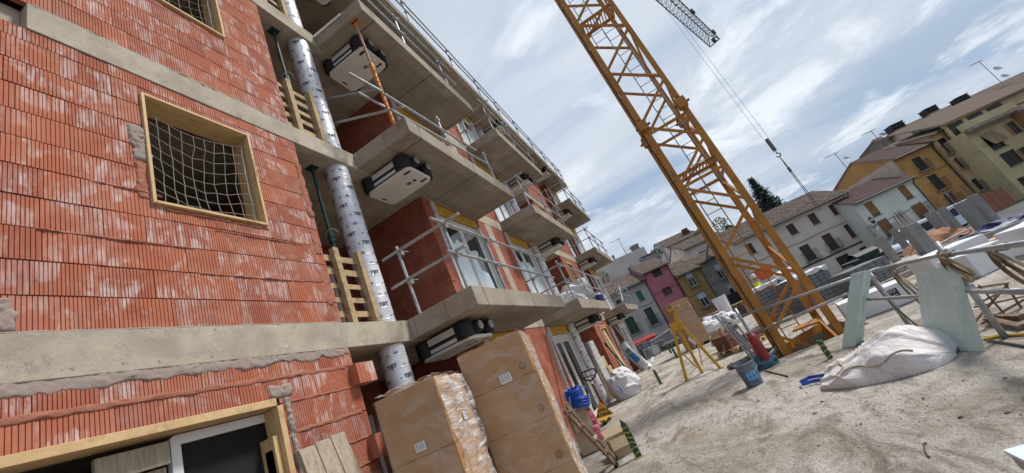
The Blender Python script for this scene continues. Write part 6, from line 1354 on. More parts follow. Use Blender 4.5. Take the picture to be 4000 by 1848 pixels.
for i, (ua, va, ub, vb, nm) in enumerate(((1150, 600, 1330, 480, 'left grey metal crate below the red barrier'), (1310, 560, 1470, 430, 'middle grey metal crate below the red barrier'), (1480, 560, 1660, 430, 'right grey metal crate next to the pallet heap'), (1440, 640, 1540, 520, 'small pale grey box in front of the grey crates'), (1310, 700, 1390, 620, 'low beige box in front of the left grey crate'))):
    D = 28 if i < 3 else 26.5; r = rect(D, z20(ua, va), z20(ub, vb)); F = FF(D); t = thing('metal_crate', nm, 'crate', F((r[0]+r[1])/2, 0, 0), 'grey crates at the far edge'); mb = MB(); zt_ = max(r[2]+0.45, r[3]); zt_ = min(zt_, 1.0)
    mb.fbox(F, r[0], r[1], 0, 0.8, 0.004, zt_); mb.build('crate_body', M['blockgrey'] if i != 3 else M['palegrey'], t, bevel=0.02)
    mb = MB(); mb.ring(F, r[0]-0.03, r[1]+0.03, 0.02, zt_+0.02, 0.07, -0.035, -0.002); mb.build('crate_frame', M['galv'], t)
mb = MB(); a, b_ = onD(*z20(1390, 400), 27.5), onD(*z20(1740, 170), 27.5); mb.tube(a, b_, 0.04, 6); mb.tube(V((a.x, a.y, 0)), a, 0.04, 6); mb.tube(V((b_.x, b_.y, 0)), b_, 0.04, 6); tag(mb.build('tube_fence', M['galv']), 'sloping grey tube over the crates at the far edge', 'tube')
mb = MB()
for (u0, v0, u1, v1) in ((1400, 655, 1480, 660), (1420, 690, 1410, 800), (1440, 695, 1430, 800)): a, b_ = G(*z20(u0, v0)), G(*z20(u1, v1)); mb.bar(a+V((0, 0, 0.02)), b_+V((0, 0, 0.02)), 0.06, 0.03)
tag(mb.build('white_offcuts', M['white']), 'white plastic offcuts scattered on the deck by the far stakes', 'offcuts')
# ---------------- guard rail round the crane and along the right
def gr(name, label, posts, runs, cat='guard rail'):
    t = thing(name, label, cat, (8.5, -2.8, 0), 'tube guard rails on the deck')
    for (a, b_) in posts: mb = MB(); mb.tube(a, b_, 0.032, 10); mb.build('post', M['galv'], t, smooth=True)
    for (a, b_) in runs: mb = MB(); mb.tube(a, b_, 0.0245, 10); mb.build('rail', M['galv'], t, smooth=True)
    for (a, b_) in posts:
        for f in (0.5, 0.88): mb = MB(); coupler(mb, a+(b_-a)*f); mb.build('coupler', M['galv'], t)
    return t
P1, P2, PE = V((8.5, -2.78, 0)), V((6.10, -2.64, 0)), V((10.15, -0.85, 0))
P1t, P2t = V((8.5, -2.78, 0.95)), V((6.2, -2.76, 1.12))
rA0, rA1 = W(2895, 1236, 0, 10.2), W(3435, 1048, 0, 8.5); lA0, lA1 = W(2940, 1308, 0, 10.2), W(3311, 1147, 0, 8.75)
r2 = W(3675, 998, 0, 6.2); r3 = W(4010, 950, 0, 4.3); l2a, l2b = W(3390, 1170, 0, 8.4), W(3605, 1157, 0, 6.7); l3a, l3b = W(3780, 1138, 0, 6.0), W(4010, 1140, 0, 4.4)
gr('guard_rail', 'scaffold tube guard rail running across the foot of the crane mast', [(PE, PE+V((0.03, 0, 1.2)))], [(rA0, rA1), (lA0, lA1)])
gr('guard_rail', 'scaffold tube guard rail carrying the canvas slings at the right', [(P1, P1t), (P2, P2t)], [(rA1+V((0.05, 0.03, 0)), r2+(r2-rA1)*0.02), (r2, r3), (l2a, l2b+(l2b-l2a)*0.1), (l3a, l3b)])
# coupler bundle at the left end
t = thing('tube_bundle', 'bundle of grey tubes and clamps tied upright beside the gas cylinder', 'tube bundle', (10.3, -0.75, 0)); q = random.Random(3)
for k in range(6):
    a = V((10.3+q.uniform(-.12, .12), -0.72+q.uniform(-.1, .1), 0.01)); b_ = a+V((q.uniform(0.0, 0.2), q.uniform(0.02, 0.3), q.uniform(0.7, 1.3))); mb = MB(); mb.tube(a, b_, 0.022, 8); mb.build('tube', M['galv'], t)
mb = MB()
for k in range(9): mb.obox(Matrix.Translation((10.34+q.uniform(-.1, .1), -0.62+q.uniform(-.16, .12), 0.75+q.uniform(-.15, .35))) @ Matrix.Rotation(q.uniform(0, 3), 4, (0.5, 0.5, 0.7)), 0.1, 0.06, 0.05)
mb.build('clamps', M['galv'], t, bevel=0.01)
# canvas slings
def sling(label, c, dirv, drop, seed, wd=0.075, lean=(0, 0, 0)):
    q = random.Random(seed); t = thing('canvas_sling', label, 'sling', c, 'canvas slings hung on the guard rail'); d = V(dirv).normalized(); side = d.cross(V((0, 0, 1))).normalized(); side = side if side.dot(V(CP)-c) > 0 else -side; mb = MB()
    for k in range(4):
        o_ = d*(k*wd*0.9-wd*1.5); r = 0.032+0.005*(k % 2); tw = d*(0.03*(1 if k % 2 else -1))
        mb.grid(lambda u, v: c+o_+d*(wd*(v-0.5))+tw*math.sin(2*math.pi*u)+(side*math.cos(2*math.pi*u)+V((0, 0, 1))*math.sin(2*math.pi*u))*(r+0.004*math.sin(9*u+k)), 20, 2)
    mb.build('wrap_turns', M['strap'], t, fix=False, smooth=True); L_ = V(lean); wv = (d*0.85+side*0.5).normalized()
    for j, (o_, dr, w_) in enumerate(((-0.01, drop, wd), (wd*0.7, drop*0.82, wd*0.85))):
        nrm = wv.cross(V((0, 0, 1))).normalized(); nrm = nrm if nrm.dot(side) > 0 else -nrm; mb = MB()
        def f(u, v, s_):
            belly = 0.030*math.sin(math.pi*min(1, v*1.02))**0.6*s_
            return c+d*o_+side*0.045+wv*((u-0.5)*w_*(0.62+0.38*math.sin(math.pi*(0.15+0.75*v))))+nrm*(belly+0.02*math.sin(3*v+j*2)+0.012*math.sin(7*u+5*v))+V((0, 0, -dr*v))+L_*v
        for s_ in (1, -1): mb.grid(lambda u, v: f(u, v, s_), 8, 22)
        mb.build('hanging_loop', M['strap'], t, smooth=True, fix=False)
    return t
dr_ = (r3-r2).normalized()
s1_ = r2+(r3-r2)*0.10; s2_ = W(3890, 968, 0, 5.05)
sling('canvas sling looped on the rail corner above the large foam slab', s1_, dr_, 0.36, 1, wd=0.11, lean=(0.02, -0.08, 0)); sling('canvas sling hanging on the rail at the right edge of the photo', s2_, dr_, 0.52, 2, wd=0.11, lean=(0.0, -0.12, 0))
p0 = W(3490, 1040, 0, 7.9); sling('thin canvas strap running down from the rail between the two foam boards', p0, (r2-rA1), 0.66, 3, wd=0.05, lean=(-0.45, 0.10, 0))
mb = MB(); mb.path([W(3405, 1100, 0, 8.2), W(3480, 1185, 0, 7.8), W(3590, 1280, 0, 7.0)], 0.012, 6); tag(mb.build('cable', M['blackpaint']), 'thin black cable stretched between the two foam boards', 'cable', 'cables round the guard rail')
# ---------------- green foam boards
def board(name, label, front, back, cat='foam board', grp='green foam boards leaning on the guard rail', layers=1):
    t = thing(name, label, cat, front[0], grp); A, Bk = [V(p) for p in front], [V(p) for p in back]   # four points each, edge face and far face
    for k in range(layers):
        f0_, f1_ = k/layers+0.004*(k > 0), (k+1)/layers-0.004*(k < layers-1)
        lf = lambda P, a: [P[0]+(P[1]-P[0])*a, P[3]+(P[2]-P[3])*a]
        q0, q1 = lf(A, f0_), lf(A, f1_); r0, r1 = lf(Bk, f0_), lf(Bk, f1_)
        mb = MB(); mb.hexa([q0[0], q1[0], r1[0], r0[0], q0[1], q1[1], r1[1], r0[1]]); mb.build('foam_layer', M['xps'], t, bevel=0.008)
e0 = [G(3339, 1353), G(3373, 1330), W(3406, 1054, 0, 8.35), W(3376, 1057, 0, 8.35)]; dd = G(3287, 1362)-e0[0]; 
tl_ = W(3322, 1072, 0, 8.35+dd.x); bk_ = [e0[0]+dd, e0[1]+dd, e0[2]+(tl_-e0[3]), tl_]
board('foam_board', 'pale green foam board pair leaning on the rail next to the crane foot', e0, bk_, layers=2)
e0 = [G(3776, 1369), G(3852, 1372), W(3757, 1078, 0, 6.02), W(3698, 1035, 0, 6.02)]; v_ = G(3712, 1364)-e0[0]
bl = e0[0]+V((0.60, 0.12, 0)); tl_ = W(3575, 1068, 0, e0[3].x+0.62); bk_ = [bl, e0[1]+V((0.60, 0.12, 0)), tl_+(e0[2]-e0[3]), tl_]
board('foam_board', 'large thick green grey foam slab leaning on the rail behind the dusty sack', e0, bk_, layers=1)
# ---------------- white foam blocks
def eps(label, c, sx, sy, sz_, rz, logo=False, film=True):
    t = thing('foam_block', label, 'foam block', c, 'white foam blocks beyond the guard rail', rz); mb = MB(); mb.obox(Matrix.Identity(4), sx, sy, sz_, False); mb.build('block_body', M['eps'], t, local=True, bevel=0.02)
    if logo:
        mb = MB(); P = lambda a, b_: V((-sx/2-0.004, -sy*0.22+a, sz_*0.62+b_)); mb.quad(P(-0.11, -0.08), P(0.11, -0.08), P(0.11, 0.08), P(-0.11, 0.08)); lb = mb.build('label', M['lettering'], t, local=True)
        mb = MB(); Q = lambda a, b_: P(-a, b_)+V((-0.003, 0, 0)); mb.path([Q(-0.07, -0.045), Q(-0.075, 0.02), Q(-0.04, 0.045), Q(-0.035, 0.0), Q(-0.01, 0.03), Q(0.02, 0.035), Q(0.03, -0.005), Q(0.06, 0.03), Q(0.075, 0.045)], 0.006, 5); mb.path([Q(-0.07, -0.05), Q(0.075, -0.045)], 0.007, 5); mb.path([Q(-0.075, 0.055), Q(0.075, 0.055)], 0.004, 5); mb.build('label_script', M['paper'], lb, local=True)
    return t
eps('white foam block with a dark label beyond the rail between the green boards', (10.95, -3.35, 0.0), 0.7, 1.25, 0.42, -0.2, True)
b1, b2, b3 = G(*b4(600, 890)), G(*b4(870, 915)), G(*b4(1100, 840))
eps('wide white foam block behind the rail corner, farthest of the three', (b1.x+0.9, b1.y-0.2, 0), 0.8, 1.2, 0.5, 0.15); eps('small white foam block in the middle behind the canvas slings', (b2.x+0.35, b2.y+0.0, 0), 0.6, 0.75, 0.45, 0.35); eps('long white foam block cut by the right edge of the photo', (b3.x+0.6, b3.y-1.3, 0), 0.7, 1.6, 0.5, 0.1)
# ---------------- concrete pillars with bars
for i, (x, y, h, w_, d_, nm) in enumerate(((21.1, -7.94, 1.15, 0.24, 0.24, 'leftmost raw concrete pillar, in front of the cream house corner'), (24.5, -9.88, 1.15, 0.22, 0.22, 'slim concrete pillar standing before the white van'), (18.08, -7.73, 1.15, 0.44, 0.3, 'broad nearest concrete pillar with a comb of bars on top'), (23.57, -11.03, 1.18, 0.3, 0.3, 'concrete pillar right of the second van'), (20.88, -10.15, 1.18, 0.22, 0.22, 'concrete pillar before the drainpipe of the white house'), (19.43, -10.01, 1.12, 0.32, 0.25, 'concrete pillar before the ground floor of the orange ochre house'), (22.32, -11.96, 1.12, 0.3, 0.25, 'concrete pillar before the peach house'))):
    t = thing('concrete_pillar', nm, 'pillar', (x, y, 0), 'concrete pillars with bars', YAW); t['kind'] = 'thing'
    mb = MB(); mb.box(-d_/2, d_/2, -w_/2, w_/2, -1.6 if y < -8.5 or x > 22.5 else 0, h); mb.build('shaft', M['pillar'], t, local=True, bevel=0.012)
    n_ = 6 if w_ > 0.4 else 3; q = random.Random(i); 
    for k in range(n_):
        yy = -w_/2+0.05+(w_-0.1)*k/(n_-1); a, b_ = q.uniform(-.02, .03), q.uniform(-.03, .03); mb = MB(); mb.tube((-0.08, yy, h-0.02), (-0.08+a, yy+b_, h+0.55+q.uniform(-.06, .06)), 0.010, 5); mb.tube((0.08, yy, h-0.02), (0.08+a, yy+b_, h+0.55+q.uniform(-.06, .06)), 0.010, 5); mb.build('reinforcing_bars', M['rebar'], t, local=True)
# ---------------- paved block pallets, tub, worker behind the crane
def blockpallet(label, c, w_, d_, h_, rz, sheet=True):
    t = thing('block_pallet', label, 'paving stack', c, 'grey paving stacks behind the crane', rz); mb = MB(); n_ = 8; q = random.Random(int(c[0]*7))
    for k in range(n_):
        m_ = 6
        for j in range(m_): mb.box(-d_/2+q.uniform(-.01, .01), d_/2, -w_/2+j*w_/m_+0.008, -w_/2+(j+1)*w_/m_-0.008, 0.12+k*h_/n_+0.006, 0.12+(k+1)*h_/n_-0.006)
    mb.build('paving_blocks', M['blockgrey'], t, local=True)
    mb = MB(); mb.box(-d_/2, d_/2, -w_/2, w_/2, 0.0, 0.115); mb.build('pallet', M['greywood'], t, local=True)
    if sheet: mb = MB(); mb.grid(lambda u, v: V((-d_/2-0.03+(d_+0.06)*u, -w_/2-0.03+(w_+0.06)*v, h_+0.15+0.05*fbm((u*4+c[0], v*5, 1), 4))), 16, 20); mb.grid(lambda u, v: V((-d_/2-0.03, -w_/2-0.03+(w_+0.06)*v, h_+0.15+0.05*fbm((c[0], v*5, 1), 4)-0.12*u*(1+fbm((v*9, 2, 3), 2)))), 4, 20); mb.build('cover_sheet', M['tarp'], t, local=True, smooth=True)
blockpallet('grey paving stack under white sheet seen through the crane mast on the left', (18.3, -2.75, 0), 1.25, 1.0, 1.15, YAW); blockpallet('grey paving stack under white sheet seen through the crane mast on the right', (16.9, -3.75, 0), 1.3, 1.0, 0.98, YAW); blockpallet('low grey paving stack right of the crane mast', (15.6, -4.9, 0), 1.2, 1.0, 0.6, YAW, False)
ot = onD(*c2(370, 330), 17.5); t = thing('orange_tub', 'orange red tub on top of the paving stack behind the crane mast', 'tub', (ot.x, ot.y, ot.z)); Mx = Matrix.Translation((ot.x, ot.y, ot.z-0.15)) @ Matrix.Rotation(YAW, 4, 'Z'); hh_ = 0.46
mb = MB(); mb.hexa([Mx@V(p) for p in ((-0.2, -0.2, 0), (0.2, -0.2, 0), (0.2, 0.2, 0), (-0.2, 0.2, 0), (-0.27, -0.27, hh_), (0.27, -0.27, hh_), (0.27, 0.27, hh_), (-0.27, 0.27, hh_))]); mb.build('tub_body', M['orange'], t, bevel=0.04); mb = MB(); mb.ring(lambda s, d, z: Mx@V((z, s, hh_+d)), -0.29, 0.29, -0.29, 0.29, 0.04, -0.03, 0.02); mb.build('rim', M['orange'], t, bevel=0.01)
# sheets / white sacks on the next pile
for i, (u, v, D, L_, nm) in enumerate(((545, 330, 19, 1.3, 'white sack on the pile behind the crane, right of the orange tub'), (640, 400, 18, 1.2, 'flat white sack on the right paving stack behind the crane'))):
    c = onD(*c2(u, v), D); t, Mx = bag('white_sack', nm, (c.x, c.y, c.z-0.3), L_, 0.8, 0.5, -1.3+i, 'tarp', 40+i, wr=0.1, grp='white sacks behind the crane')
    mb = MB(); mb.box(c.x-0.4, c.x+0.4, c.y-0.5, c.y+0.5, 0, c.z-0.29); mb.build('block_base', M['blockgrey'], t)
mb = MB(); mb.box(16.6, 17.2, -5.6, -4.4, 0, 0.5); tag(mb.build('grey_crate', M['blockgrey'], bevel=0.02), 'grey crate low behind the right crane leg', 'crate')
# ---------------- worker behind the paving stack
def worker(label, x, y, face):
    t = thing('person', label, 'person', (x, y, 0)); me = bpy.data.meshes.new('body'); o = bpy.data.objects.new('body', me)
    f = V((math.cos(face), math.sin(face), 0)); l = V((-f.y, f.x, 0)); P = lambda a, b_, z: f*a+l*b_+V((0, 0, z))
    J_ = {'pelvis': (P(0, 0, 0.95), .15), 'waist': (P(0.03, 0, 1.12), .14), 'chest': (P(0.10, 0, 1.35), .165), 'neck': (P(0.15, 0, 1.52), .06), 'head': (P(0.19, 0, 1.62), .095), 'crown': (P(0.21, 0, 1.74), .085)}
    E_ = [('pelvis', 'waist'), ('waist', 'chest'), ('chest', 'neck'), ('neck', 'head'), ('head', 'crown')]
    for s, n_ in ((1, 'l'), (-1, 'r')):
        J_.update({n_+'hip': (P(0, .1*s, .9), .10), n_+'knee': (P(0.05, .12*s, .5), .07), n_+'ank': (P(-0.02, .13*s, .09), .05), n_+'toe': (P(0.16, .14*s, .04), .04), n_+'sh': (P(0.10, .2*s, 1.42), .075), n_+'el': (P(0.25, .28*s, 1.18), .05), n_+'wr': (P(0.48, .2*s, 1.15), .035), n_+'ha': (P(0.56, .18*s, 1.14), .04)})
        E_ += [('pelvis', n_+'hip'), (n_+'hip', n_+'knee'), (n_+'knee', n_+'ank'), (n_+'ank', n_+'toe'), ('chest', n_+'sh'), (n_+'sh', n_+'el'), (n_+'el', n_+'wr'), (n_+'wr', n_+'ha')]
        for k in range(5):
            a = n_+'f%d' % k; J_[a] = (P(0.60+(0.02 if k in (2, 3) else 0)-(0.05 if k == 0 else 0), (.18+(k-2)*0.02)*s, 1.12-(0.02 if k else -0.03)), .009); J_[a+'t'] = (P(0.63-(0.05 if k == 0 else 0), (.18+(k-2)*0.021)*s, 1.08), .008); E_ += [(n_+'ha', a), (a, a+'t')]
    ks = list(J_); me.from_pydata([J_[k][0] for k in ks], [(ks.index(a), ks.index(b_)) for a, b_ in E_], [])
    COL.objects.link(o); o.parent = t; sk = o.modifiers.new('skin', 'SKIN'); ly_ = me.skin_vertices
    if not len(ly_):
        import bmesh
        bm = bmesh.new(); bm.from_mesh(me); bm.verts.layers.skin.verify(); bm.to_mesh(me); bm.free()
    for i, k in enumerate(ks): me.skin_vertices[0].data[i].radius = (J_[k][1], J_[k][1]); me.skin_vertices[0].data[i].use_root = (k == 'pelvis')
    sb = o.modifiers.new('sub', 'SUBSURF'); sb.levels = sb.render_levels = 2
    mt, tr, b = new_mat('worker_clothes'); sx = N(tr, 'ShaderNodeSeparateXYZ'); tr.links.new(ocoord(tr), sx.inputs[0]); z = sx.outputs[2]
    c = mx(tr, (0.03, 0.035, 0.06), (0.55, 0.75, 0.04), ramp(tr, z, 0.955, 0.965)); c = mx(tr, c, (0.55, 0.33, 0.24), ramp(tr, z, 1.50, 1.51)); tr.links.new(c, b.inputs['Base Color']); b.inputs['Roughness'].default_value = 0.8; me.materials.append(mt)
    hc = V((x, y, 0))+P(0.20, 0, 1.70); mb = MB(); mb.lathe([(0.155, -0.02), (0.16, 0.0), (0.13, 0.02), (0.125, 0.07), (0.09, 0.13), (0.03, 0.155), (0.001, 0.156)], Matrix.Translation(hc), 20); mb.build('helmet', M['white'], t, smooth=True)
    mb = MB(); ey_ = V((x, y, 0))
    for s in (1, -1): mb.obox(Matrix.Translation(ey_+P(0.275, .035*s, 1.64)), 0.012, 0.02, 0.012)
    mb.build('eyes', M['black'], t); mb = MB(); mb.bar(ey_+P(0.285, 0, 1.64), ey_+P(0.305, 0, 1.60), 0.025, 0.02); mb.build('nose', gmat('skin', (0.5, 0.3, 0.22), (0.45, 0.26, 0.19), 5, 0.6), t)
wp = onD(*c2(225, 390), 18.6); worker('worker in white helmet and yellow jacket partly hidden by the left crane leg', wp.x, wp.y, R_(-120))
# ---------------- vehicles and bins on the street
def car(label, c, yaw, L_, Wd, prof, winprof, paint, wheels=(0.18, 0.80), cat='van', name='parked_van', wr=0.33, grp='vans parked behind the pillars'):
    t = thing(name, label, cat, c, grp, yaw); mb = MB(); h = Wd/2
    n_ = len(prof); mb.v = [(x, s*h*(1 if z < 1.0 else 0.88), z) for s in (-1, 1) for (x, z) in prof]; mb.f = [tuple(range(n_)), tuple(range(n_, 2*n_))[::-1]]+[(i, (i+1) % n_, n_+(i+1) % n_, n_+i) for i in range(n_)]; mb.a = [0]*len(mb.f)
    mb.build('body', M[paint], t, local=True, bevel=0.05)
    for s in (-1, 1):
        for wp_ in winprof['side']:
            mb = MB(); mb.prism(wp_, lambda a, b_: V((a, s*(h*0.91), b_)), lambda a, b_: V((a, s*(h*0.96), b_))); mb.build('side_window', M['glass'], t, local=True)
        for xw in wheels:
            mb = MB(); Mx = Matrix.Translation((xw*L_, s*(h-0.09), wr)) @ Matrix.Rotation(math.pi/2, 4, 'X'); mb.lathe([(0.001, -0.1), (wr*0.9, -0.1), (wr, -0.06), (wr, 0.06), (wr*0.9, 0.1), (0.001, 0.1)], Mx, 20); w = mb.build('wheel', M['black'], t, local=True); mb = MB(); mb.lathe([(0.001, -0.108), (wr*0.55, -0.108), (wr*0.6, -0.1), (wr*0.6, 0.1), (wr*0.55, 0.108), (0.001, 0.108)], Mx, 14); mb.build('rim', M['alu'], w, local=True)
    (x0, z0), (x1, z1) = winprof['front']; mb = MB(); k = h*0.78; d = V((z1-z0, 0, -(x1-x0))).normalized()*0.03; d = -d if d.z < 0 else d
    mb.hexa([V((x0, -k, z0)), V((x0, k, z0)), V((x1, k*0.95, z1)), V((x1, -k*0.95, z1))]+[p+d for p in (V((x0, -k, z0)), V((x0, k, z0)), V((x1, k*0.95, z1)), V((x1, -k*0.95, z1)))]); mb.build('windscreen', M['glass'], t, local=True)
    for s in (-1, 1):
        mb = MB(); mb.box(-0.02, 0.1, s*h*0.62-0.14, s*h*0.62+0.14, 0.68, 0.84); mb.build('headlight', M['palegrey'], t, local=True, bevel=0.02)
    mb = MB(); mb.box(-0.05, 0.1, -h*0.95, h*0.95, 0.28, 0.55); mb.build('bumper', M['black'], t, local=True, bevel=0.04); return t
van = [(0.0, 0.32), (0.0, 0.85), (0.18, 1.02), (0.75, 1.15), (1.55, 1.92), (1.8, 2.02), (4.6, 2.02), (4.75, 1.9), (4.8, 0.5), (4.75, 0.32)]
vw = {'side': [[(1.2, 1.16), (2.1, 1.16), (2.1, 1.8), (1.75, 1.8)], [(2.25, 1.16), (3.2, 1.16), (3.2, 1.8), (2.25, 1.8)]], 'front': ((0.80, 1.20), (1.52, 1.88))}
M['carwhite'] = gmat('white_car_paint', (0.66, 0.68, 0.70), (0.62, 0.64, 0.66), 1, 0.25, bmp=0)
M['carblue'] = gmat('pale_blue_car_paint', (0.50, 0.60, 0.72), (0.48, 0.58, 0.70), 1, 0.22, bmp=0)
v1 = onD(*a3(560, 330), 34); v2 = onD(*a3(860, 180), 36.5)
yv = YAW-math.pi/2
car('white van parked behind the slim pillar in front of the white house', (v1.x, v1.y, -1.42), yv+0.15, 4.8, 1.9, van, vw, 'carwhite'); car('pale blue van parked farther right behind the broad pillar', (v2.x+0.5, v2.y-1.0, -1.42), yv+0.1, 4.8, 1.9, van, vw, 'carblue')
cq = onD(*b4(1030, 300), 17.6); hatch = [(0.0, 0.35), (0.0, 0.75), (0.15, 0.9), (1.0, 1.0), (1.75, 1.5), (3.2, 1.55), (3.95, 1.05), (4.05, 0.6), (4.0, 0.32)]
car('white car with dark windows cut by the right edge of the photo', (cq.x, cq.y, -1.56), yv-0.25, 4.05, 1.75, hatch, {'side': [[(1.25, 1.0), (2.3, 1.0), (2.3, 1.42), (1.8, 1.42)], [(2.4, 1.0), (3.4, 1.05), (3.1, 1.42), (2.4, 1.42)]], 'front': ((1.05, 1.04), (1.72, 1.46))}, 'carwhite', cat='car', name='parked_car', wr=0.3)
for i, (u, v, nm) in enumerate(((270, 510, 'left dark green waste container below the cream house'), (440, 500, 'right dark green waste container below the cream house'))):
    c = onD(*a3(u, v), 36); t = thing('waste_container', nm, 'waste container', (c.x, c.y, c.z-0.5), 'dark green waste containers', YAW); mb = MB(); mb.hexa([(-0.5, -0.8, 0.2), (0.5, -0.8, 0.2), (0.5, 0.8, 0.2), (-0.5, 0.8, 0.2), (-0.6, -0.95, 1.15), (0.6, -0.95, 1.15), (0.6, 0.95, 1.15), (-0.6, 0.95, 1.15)]); mb.build('bin_body', gmat('dark_green_bin', (0.012, 0.03, 0.024), (0.02, 0.04, 0.03), 4, 0.5), t, local=True, bevel=0.04)
    mb = MB(); mb.grid(lambda a, b_: V((-0.62+1.24*a, -0.97+1.94*b_, 1.16+0.32*math.sin(math.pi*a))), 10, 2); mb.build('lid', M['black'], t, local=True); mb = MB()
    for y in (-0.6, 0.6): mb.tube((-0.35, y-0.04, 0.1), (-0.35, y+0.04, 0.1), 0.1, 10); mb.tube((0.35, y-0.04, 0.1), (0.35, y+0.04, 0.1), 0.1, 10)
    mb.build('wheels', M['black'], t, local=True)
# ---------------- beams, forms, frames on the right part of the deck
q = random.Random(12)
def beam(label, pa, pb, w_, h_, mat, z=0.0, cat='beam', grp='loose beams beyond the guard rail', name='timber_beam'):
    a, b_ = G(*pa), G(*pb); mb = MB(); mb.bar(a+V((0, 0, z+h_/2+0.003)), b_+V((0, 0, z+h_/2+0.003)), w_, h_); return tag(mb.build(name, M[mat], bevel=0.004), label, cat, grp)
beam('long grey beam lying left of the nearest foam block', a3(330, 880), a3(810, 650), 0.18, 0.14, 'greywood'); beam('second long grey beam stacked behind the first near the labelled foam block', a3(330, 800), a3(830, 590), 0.16, 0.2, 'greywood'); beam('pale board lying across the beams between pillars and foam blocks', a3(560, 640), a3(1000, 510), 0.4, 0.04, 'oldwood', 0.12)
beam('dark beam on the deck just behind the top rail', a3(430, 700), a3(820, 540), 0.2, 0.12, 'darkwood'); beam('grey steel profile lying before the pillars at the right', b4(200, 690), b4(760, 460), 0.12, 0.12, 'galv', name='steel_beam'); beam('long grey steel profile lying nearest the slings at the right', b4(420, 680), b4(1180, 400), 0.1, 0.16, 'galv', name='steel_beam'); beam('yellowish plank lying on the deck at the right edge', b4(660, 640), b4(1190, 420), 0.5, 0.05, 'timber'); beam('dark strip lying on the deck before the yellowish plank', b4(790, 640), b4(1190, 540), 0.16, 0.1, 'darkwood')
beam('white batten lying between the pillars and the rail', a3(640, 400), a3(940, 320), 0.05, 0.05, 'white'); beam('rusty bar bundle lying before the broad pillar', a3(620, 480), a3(900, 330), 0.25, 0.1, 'rebar', name='bar_bundle')
for i, (pa, pb, nm) in enumerate(((a3(150, 610), a3(560, 500), 'lowest grey tube of the heap left of the broad pillar'), (a3(0, 640), a3(300, 560), 'short grey tube behind the pale foam boards'), (b4(0, 780), b4(640, 430), 'long thin tube crossing before the orange soil'), (b4(0, 900), b4(240, 810), 'thin pale tube beside the large foam slab'), (a3(0, 600), a3(190, 520), 'grey tube pointing at the waste containers'))):
    a, b_ = G(*pa), G(*pb); mb = MB(); mb.tube(a+V((0, 0, 0.06+0.05*i)), b_+V((0, 0, 0.05+0.04*i)), 0.03, 8); tag(mb.build('scaffold_tube', M['galv']), nm, 'tube', 'loose scaffold tubes on the deck')
sc_ = G(*b4(180, 600)); mb = MB(); mb.grid(lambda u, v: V((sc_.x+(u-0.5)*2.6, sc_.y+(v-0.5)*2.0, max(-0.02, 0.55*math.sin(math.pi*u)*math.sin(math.pi*v)+0.12*fbm((u*6, v*6, 1), 4)))), 24, 24); tag(mb.build('soil_heap', M['soil'], smooth=True), 'heap of orange soil behind the broad concrete pillar', 'soil heap')
# orange mesh fence beside the pillars
fa, fb = onD(*b4(680, 440), 19.5), onD(*b4(1180, 230), 19.5); t = thing('mesh_fence', 'orange brown mesh fence on thin posts right of the pillars', 'fence', (fa.x, fa.y, 0)); M['mesh'] = gmat('mesh_fence_net', (0.30, 0.12, 0.08), (0.24, 0.10, 0.07), 8, 0.8)
e = (fb-fa); e.z = 0; mb = MB()
for k in range(7): mb.bar(fa+e*k/6-V((0, 0, fa.z)), fa+e*k/6-V((0, 0, fa.z-0.95)), 0.04, 0.04)
mb.build('posts', M['rebar'], t); mb = MB()
for k in range(8): z = 0.08+0.11*k; mb.bar(V((fa.x, fa.y, z)), V((fa.x, fa.y, z))+e, 0.012, 0.022)
for k in range(61): mb.bar(V((fa.x, fa.y, 0.06))+e*k/60, V((fa.x, fa.y, 0.88))+e*k/60, 0.022, 0.012)
mb.build('mesh', M['mesh'], t)
sp_ = G(*b4(950, 400)); bag('blue_tarp', 'dark blue crumpled tarpaulin beside the white car', (sp_.x, sp_.y, 0), 0.7, 1.6, 0.3, 0.2, 'navy', 61, wr=0.1, cat='tarpaulin') if 'navy' in M else None
M['greysheet'] = bagmat('grey_plastic', (0.34, 0.35, 0.37), (0.26, 0.27, 0.29), (0.2, 0.2, 0.21)); M['navy'] = gmat('navy_tarp', (0.015, 0.02, 0.09), (0.03, 0.035, 0.13), 5, 0.6); bag('blue_tarp', 'dark blue crumpled tarpaulin in front of the white car', (sp_.x, sp_.y, 0), 0.6, 1.3, 0.22, 0.2, 'navy', 61, wr=0.1, cat='tarpaulin')
bag('grey_sheet', 'grey plastic sheet lying before the blue tarpaulin', (*G(*b4(880, 450))[:2], 0), 0.5, 1.2, 0.12, 0.25, 'greysheet', 63, wr=0.1, cat='plastic sheet')
# folding trestle frames lying behind the large slab
f7 = lambda u, v: (3400+u/1.7, 700+v/1.7); t = thing('trestle_frame', 'rusty folding trestle frame behind the large foam slab', 'trestle', (*G(*f7(850, 850))[:2], 0))
for (a, b_) in (((690, 950), (910, 700)), ((720, 705), (930, 940)), ((715, 720), (915, 690)), ((690, 850), (1020, 780)), ((700, 830), (880, 745)), ((740, 960), (1020, 800)), ((890, 690), (1020, 880))):
    D = G(*f7(850, 960)).dot(V(HH)); mb = MB(); mb.bar(onD(*f7(*a), D), onD(*f7(*b_), D+0.25), 0.02, 0.02); mb.build('bar', M['rebar'], t)
mb = MB(); 
for (a, b_) in (((800, 945), (1020, 930)), ((800, 960), (1020, 1000))): mb.bar(G(*f7(*a))+V((0, 0, 0.06)), G(*f7(*b_))+V((0, 0, 0.03)), 0.07, 0.05)
tag(mb.build('dark_beam', M['darkwood']), 'short dark beams on the deck under the rusty trestle frame', 'beam')
mb = MB(); mb.path([G(*f7(*p))+V((0, 0, 0.015)) for p in ((755, 1072), (850, 1052), (920, 1045), (1030, 1038))], 0.016, 6); tag(mb.build('yellow_hose', M['yellow']), 'yellow hose on the deck at the foot of the rail post', 'hose')
